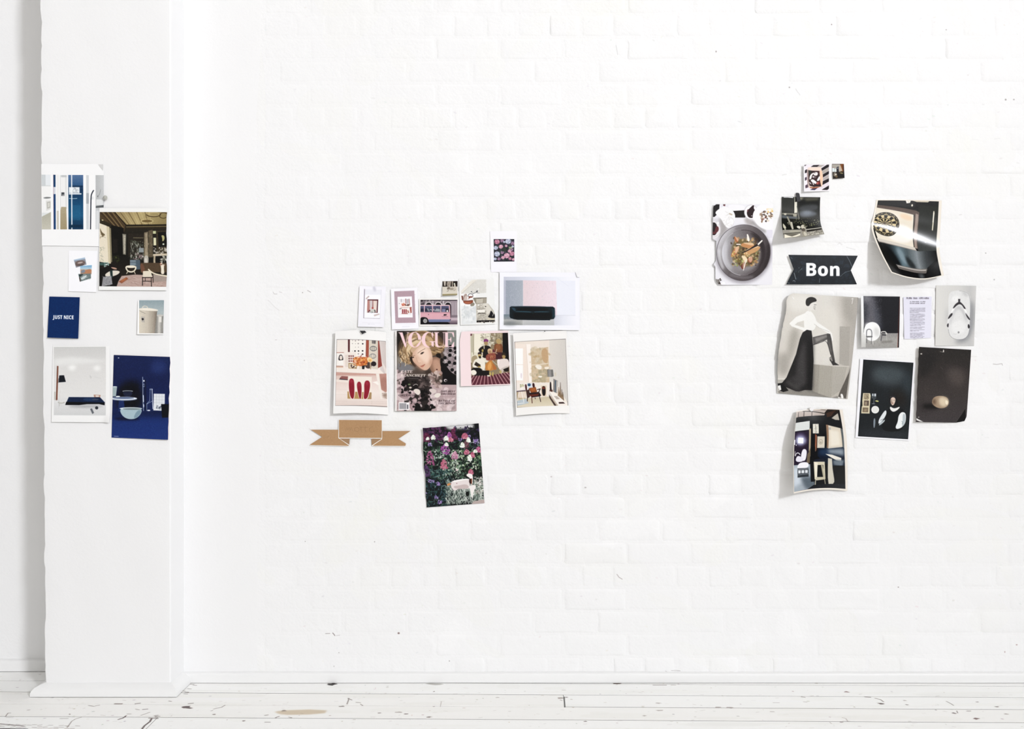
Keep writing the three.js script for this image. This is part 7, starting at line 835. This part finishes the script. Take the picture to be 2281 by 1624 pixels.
{ // stool photo: bowed out along its left edge
  const Z = (a, b, h) => [1700 + a / 6.496, 880 + b / 6.496, h];
  const art = flatPicture(760, 1150, 780, 1200, '#ece5da', (g) => {
    g.x.translate(-440, -205);
    g.clip([446, 225, 1146, 216, 1178, 1360, 452, 1372], () => {
      g.R('#0f1013', 430, 190, 1220, 1420); g.P('#b9aca4', 446, 225, 960, 215, 900, 330, 500, 340, 446, 350); g.L('#1a1614', 13, 570, 235, 760, 270, 900, 300); g.L('#1a1614', 9, 830, 215, 930, 240); g.L('#2a211c', 9, 586, 240, 586, 340); g.L('#2a211c', 9, 706, 270, 704, 335); g.L('#2a211c', 8, 496, 250, 496, 345); g.P('#1b120d', 900, 300, 960, 215, 1146, 216, 1120, 290, 1000, 360); g.P('#39241a', 930, 300, 1090, 230, 1010, 340, 940, 360); g.P('#b9b3a6', 1010, 370, 1110, 290, 1120, 395, 1060, 392);
      g.P('#131416', 446, 360, 900, 335, 920, 400, 446, 420); g.P('#dfe2df', 450, 430, 672, 405, 672, 520, 450, 552); for (let i = 0; i < 4; i++) g.L('#c3c8c6', 3, 452, 455 + i * 22, 670, 430 + i * 22); g.P('#231a2b', 450, 560, 660, 530, 660, 1010, 450, 1030); g.soft(5, () => { g.S('#52486a', 480, 580, 600, 560, 640, 700, 560, 760, 470, 720); g.E('#cfd6f2', 552, 680, 66, 62); }); g.R('#fbfcff', 516, 640, 592, 722); g.R('#f2f4fb', 446, 676, 468, 750); g.E('#e9ecf6', 490, 750, 9, 9); g.P('#b8a88c', 664, 520, 690, 500, 690, 900, 668, 1000); g.P('#6b5d4a', 650, 880, 690, 780, 684, 1000, 640, 1010);
      g.P('#0b0c0f', 694, 400, 920, 400, 930, 1000, 694, 1200); g.R('#e2ded0', 718, 446, 806, 570); g.L('#4a453c', 6, 762, 456, 764, 560); g.grain(722, 450, 802, 566, 60, 8, ['#fff', '#8d887a'], 0.5); g.R('#d8d0c0', 784, 612, 890, 782); g.O('#8d8372', 5, 834, 692, 26, 34); g.E('#a99f8e', 834, 700, 12, 16); g.P('#7d3f2a', 752, 570, 778, 600, 776, 830, 752, 760); g.L('#c9a27c', 5, 766, 600, 762, 830); g.P('#0b1424', 800, 790, 1180, 760, 1180, 1100, 900, 1000, 790, 900); g.soft(5, () => g.P('#1c2f4a', 820, 800, 1000, 790, 960, 900, 820, 880));
      g.P('#8d6f58', 915, 455, 950, 460, 950, 790, 922, 780); g.P('#ddd2bf', 950, 462, 1120, 500, 1136, 770, 944, 790); g.soft(3, () => g.P('#ece5d6', 970, 520, 1090, 540, 1100, 740, 970, 760)); g.R('#b7b3ac', 950, 490, 985, 520); g.P('#5c6366', 1124, 500, 1160, 520, 1176, 800, 1140, 770); g.soft(5, () => g.P('#8d98a2', 930, 800, 1150, 790, 1160, 900, 960, 860)); g.P('#efeade', 905, 868, 1000, 880, 1116, 930, 1116, 985, 1050, 960); g.soft(3, () => g.P('#6d7882', 1010, 960, 1160, 960, 1130, 1060, 1020, 1030)); g.P('#cfcabb', 946, 930, 1000, 940, 1010, 1080, 1034, 1250, 986, 1340, 960, 1330, 946, 1200); g.R('#08090b', 1030, 1040, 1180, 1370);
      g.P('#a3adb6', 446, 1030, 690, 1020, 760, 1360, 452, 1372); g.soft(5, () => { g.P('#cdd6de', 446, 1060, 560, 1060, 600, 1240, 452, 1300); g.P('#58636c', 560, 1180, 740, 1180, 780, 1360, 640, 1360); }); g.S('#f2f0f6', 560, 960, 580, 800, 640, 804, 640, 900, 620, 980); g.S('#e9e6f0', 480, 960, 520, 890, 600, 930, 600, 980, 520, 990); g.O('#f4f2f8', 11, 520, 900, 36, 40, 3.1, 5.8); g.L('#efe9e4', 8, 474, 840, 470, 900); g.S('#f4f3f8', 515, 1040, 560, 990, 670, 990, 670, 1070, 520, 1080); g.R('#2f343a', 520, 1070, 670, 1180); for (let i = 0; i < 3; i++) g.R('#e4e8ec', 530 + i * 46, 1094, 566 + i * 46, 1132); g.L('#8d949b', 8, 522, 1085, 670, 1080); g.L('#8d949b', 6, 522, 1148, 670, 1142);
      g.P('#0a0b10', 690, 1020, 760, 1000, 770, 1250, 700, 1250); g.S('#1a1d2a', 732, 960, 820, 936, 900, 950, 900, 984, 800, 996, 750, 992); g.P('#d5ceb6', 740, 985, 900, 984, 912, 1220, 890, 1225, 880, 1030, 780, 1034, 790, 1230, 756, 1220); g.P('#efe9d6', 750, 990, 800, 1000, 790, 1230, 768, 1226); g.P('#b3ac94', 846, 1034, 872, 1032, 900, 1190, 880, 1200); g.P('#c9c2aa', 770, 1190, 900, 1190, 904, 1224, 780, 1236); g.L('#c9c2aa', 11, 770, 1230, 764, 1310); g.L('#b9b29a', 9, 900, 1225, 910, 1290); g.P('#16181d', 740, 1300, 1180, 1280, 1180, 1372, 640, 1372);
    });
  });
  print('stool_print', 'bowed photo of a dark studio with a cream stool', SET_RIGHT, { net: [[Z(482, 232, 18), Z(700, 206, 8), Z(930, 200, 5), Z(1148, 212, 4.4)], [Z(452, 580, 44), Z(700, 590, 24), Z(960, 592, 11), Z(1204, 590, 8)], [Z(438, 990, 56), Z(690, 985, 32), Z(950, 985, 15), Z(1218, 985, 10)], [Z(442, 1425, 62), Z(690, 1380, 36), Z(950, 1368, 17), Z(1218, 1388, 11)]], art, n: 30, paper: '#ece5da', gloss: 0.22, shine: 0.6 });
  const t = tag(group('round_pin'), 'flat white pin at the top of the stool photo', 'pin'), c = place(1807.8, 911.5, 0.0135), s = new THREE.CylinderGeometry(0.0075, 0.0085, 0.003, 28); s.rotateX(Math.PI / 2); s.translate(...c); mesh('head', s, mat(0xf1f0f0, 0.3), t);
  const nd = new THREE.CylinderGeometry(0.0006, 0.0005, 0.014, 8); nd.rotateX(Math.PI / 2); nd.translate(c[0], c[1], c[2] - 0.0075); mesh('needle', nd, mat(0x8a8a88, 0.3, { metalness: 1 }), t);
}
renderer.render(scene, camera);
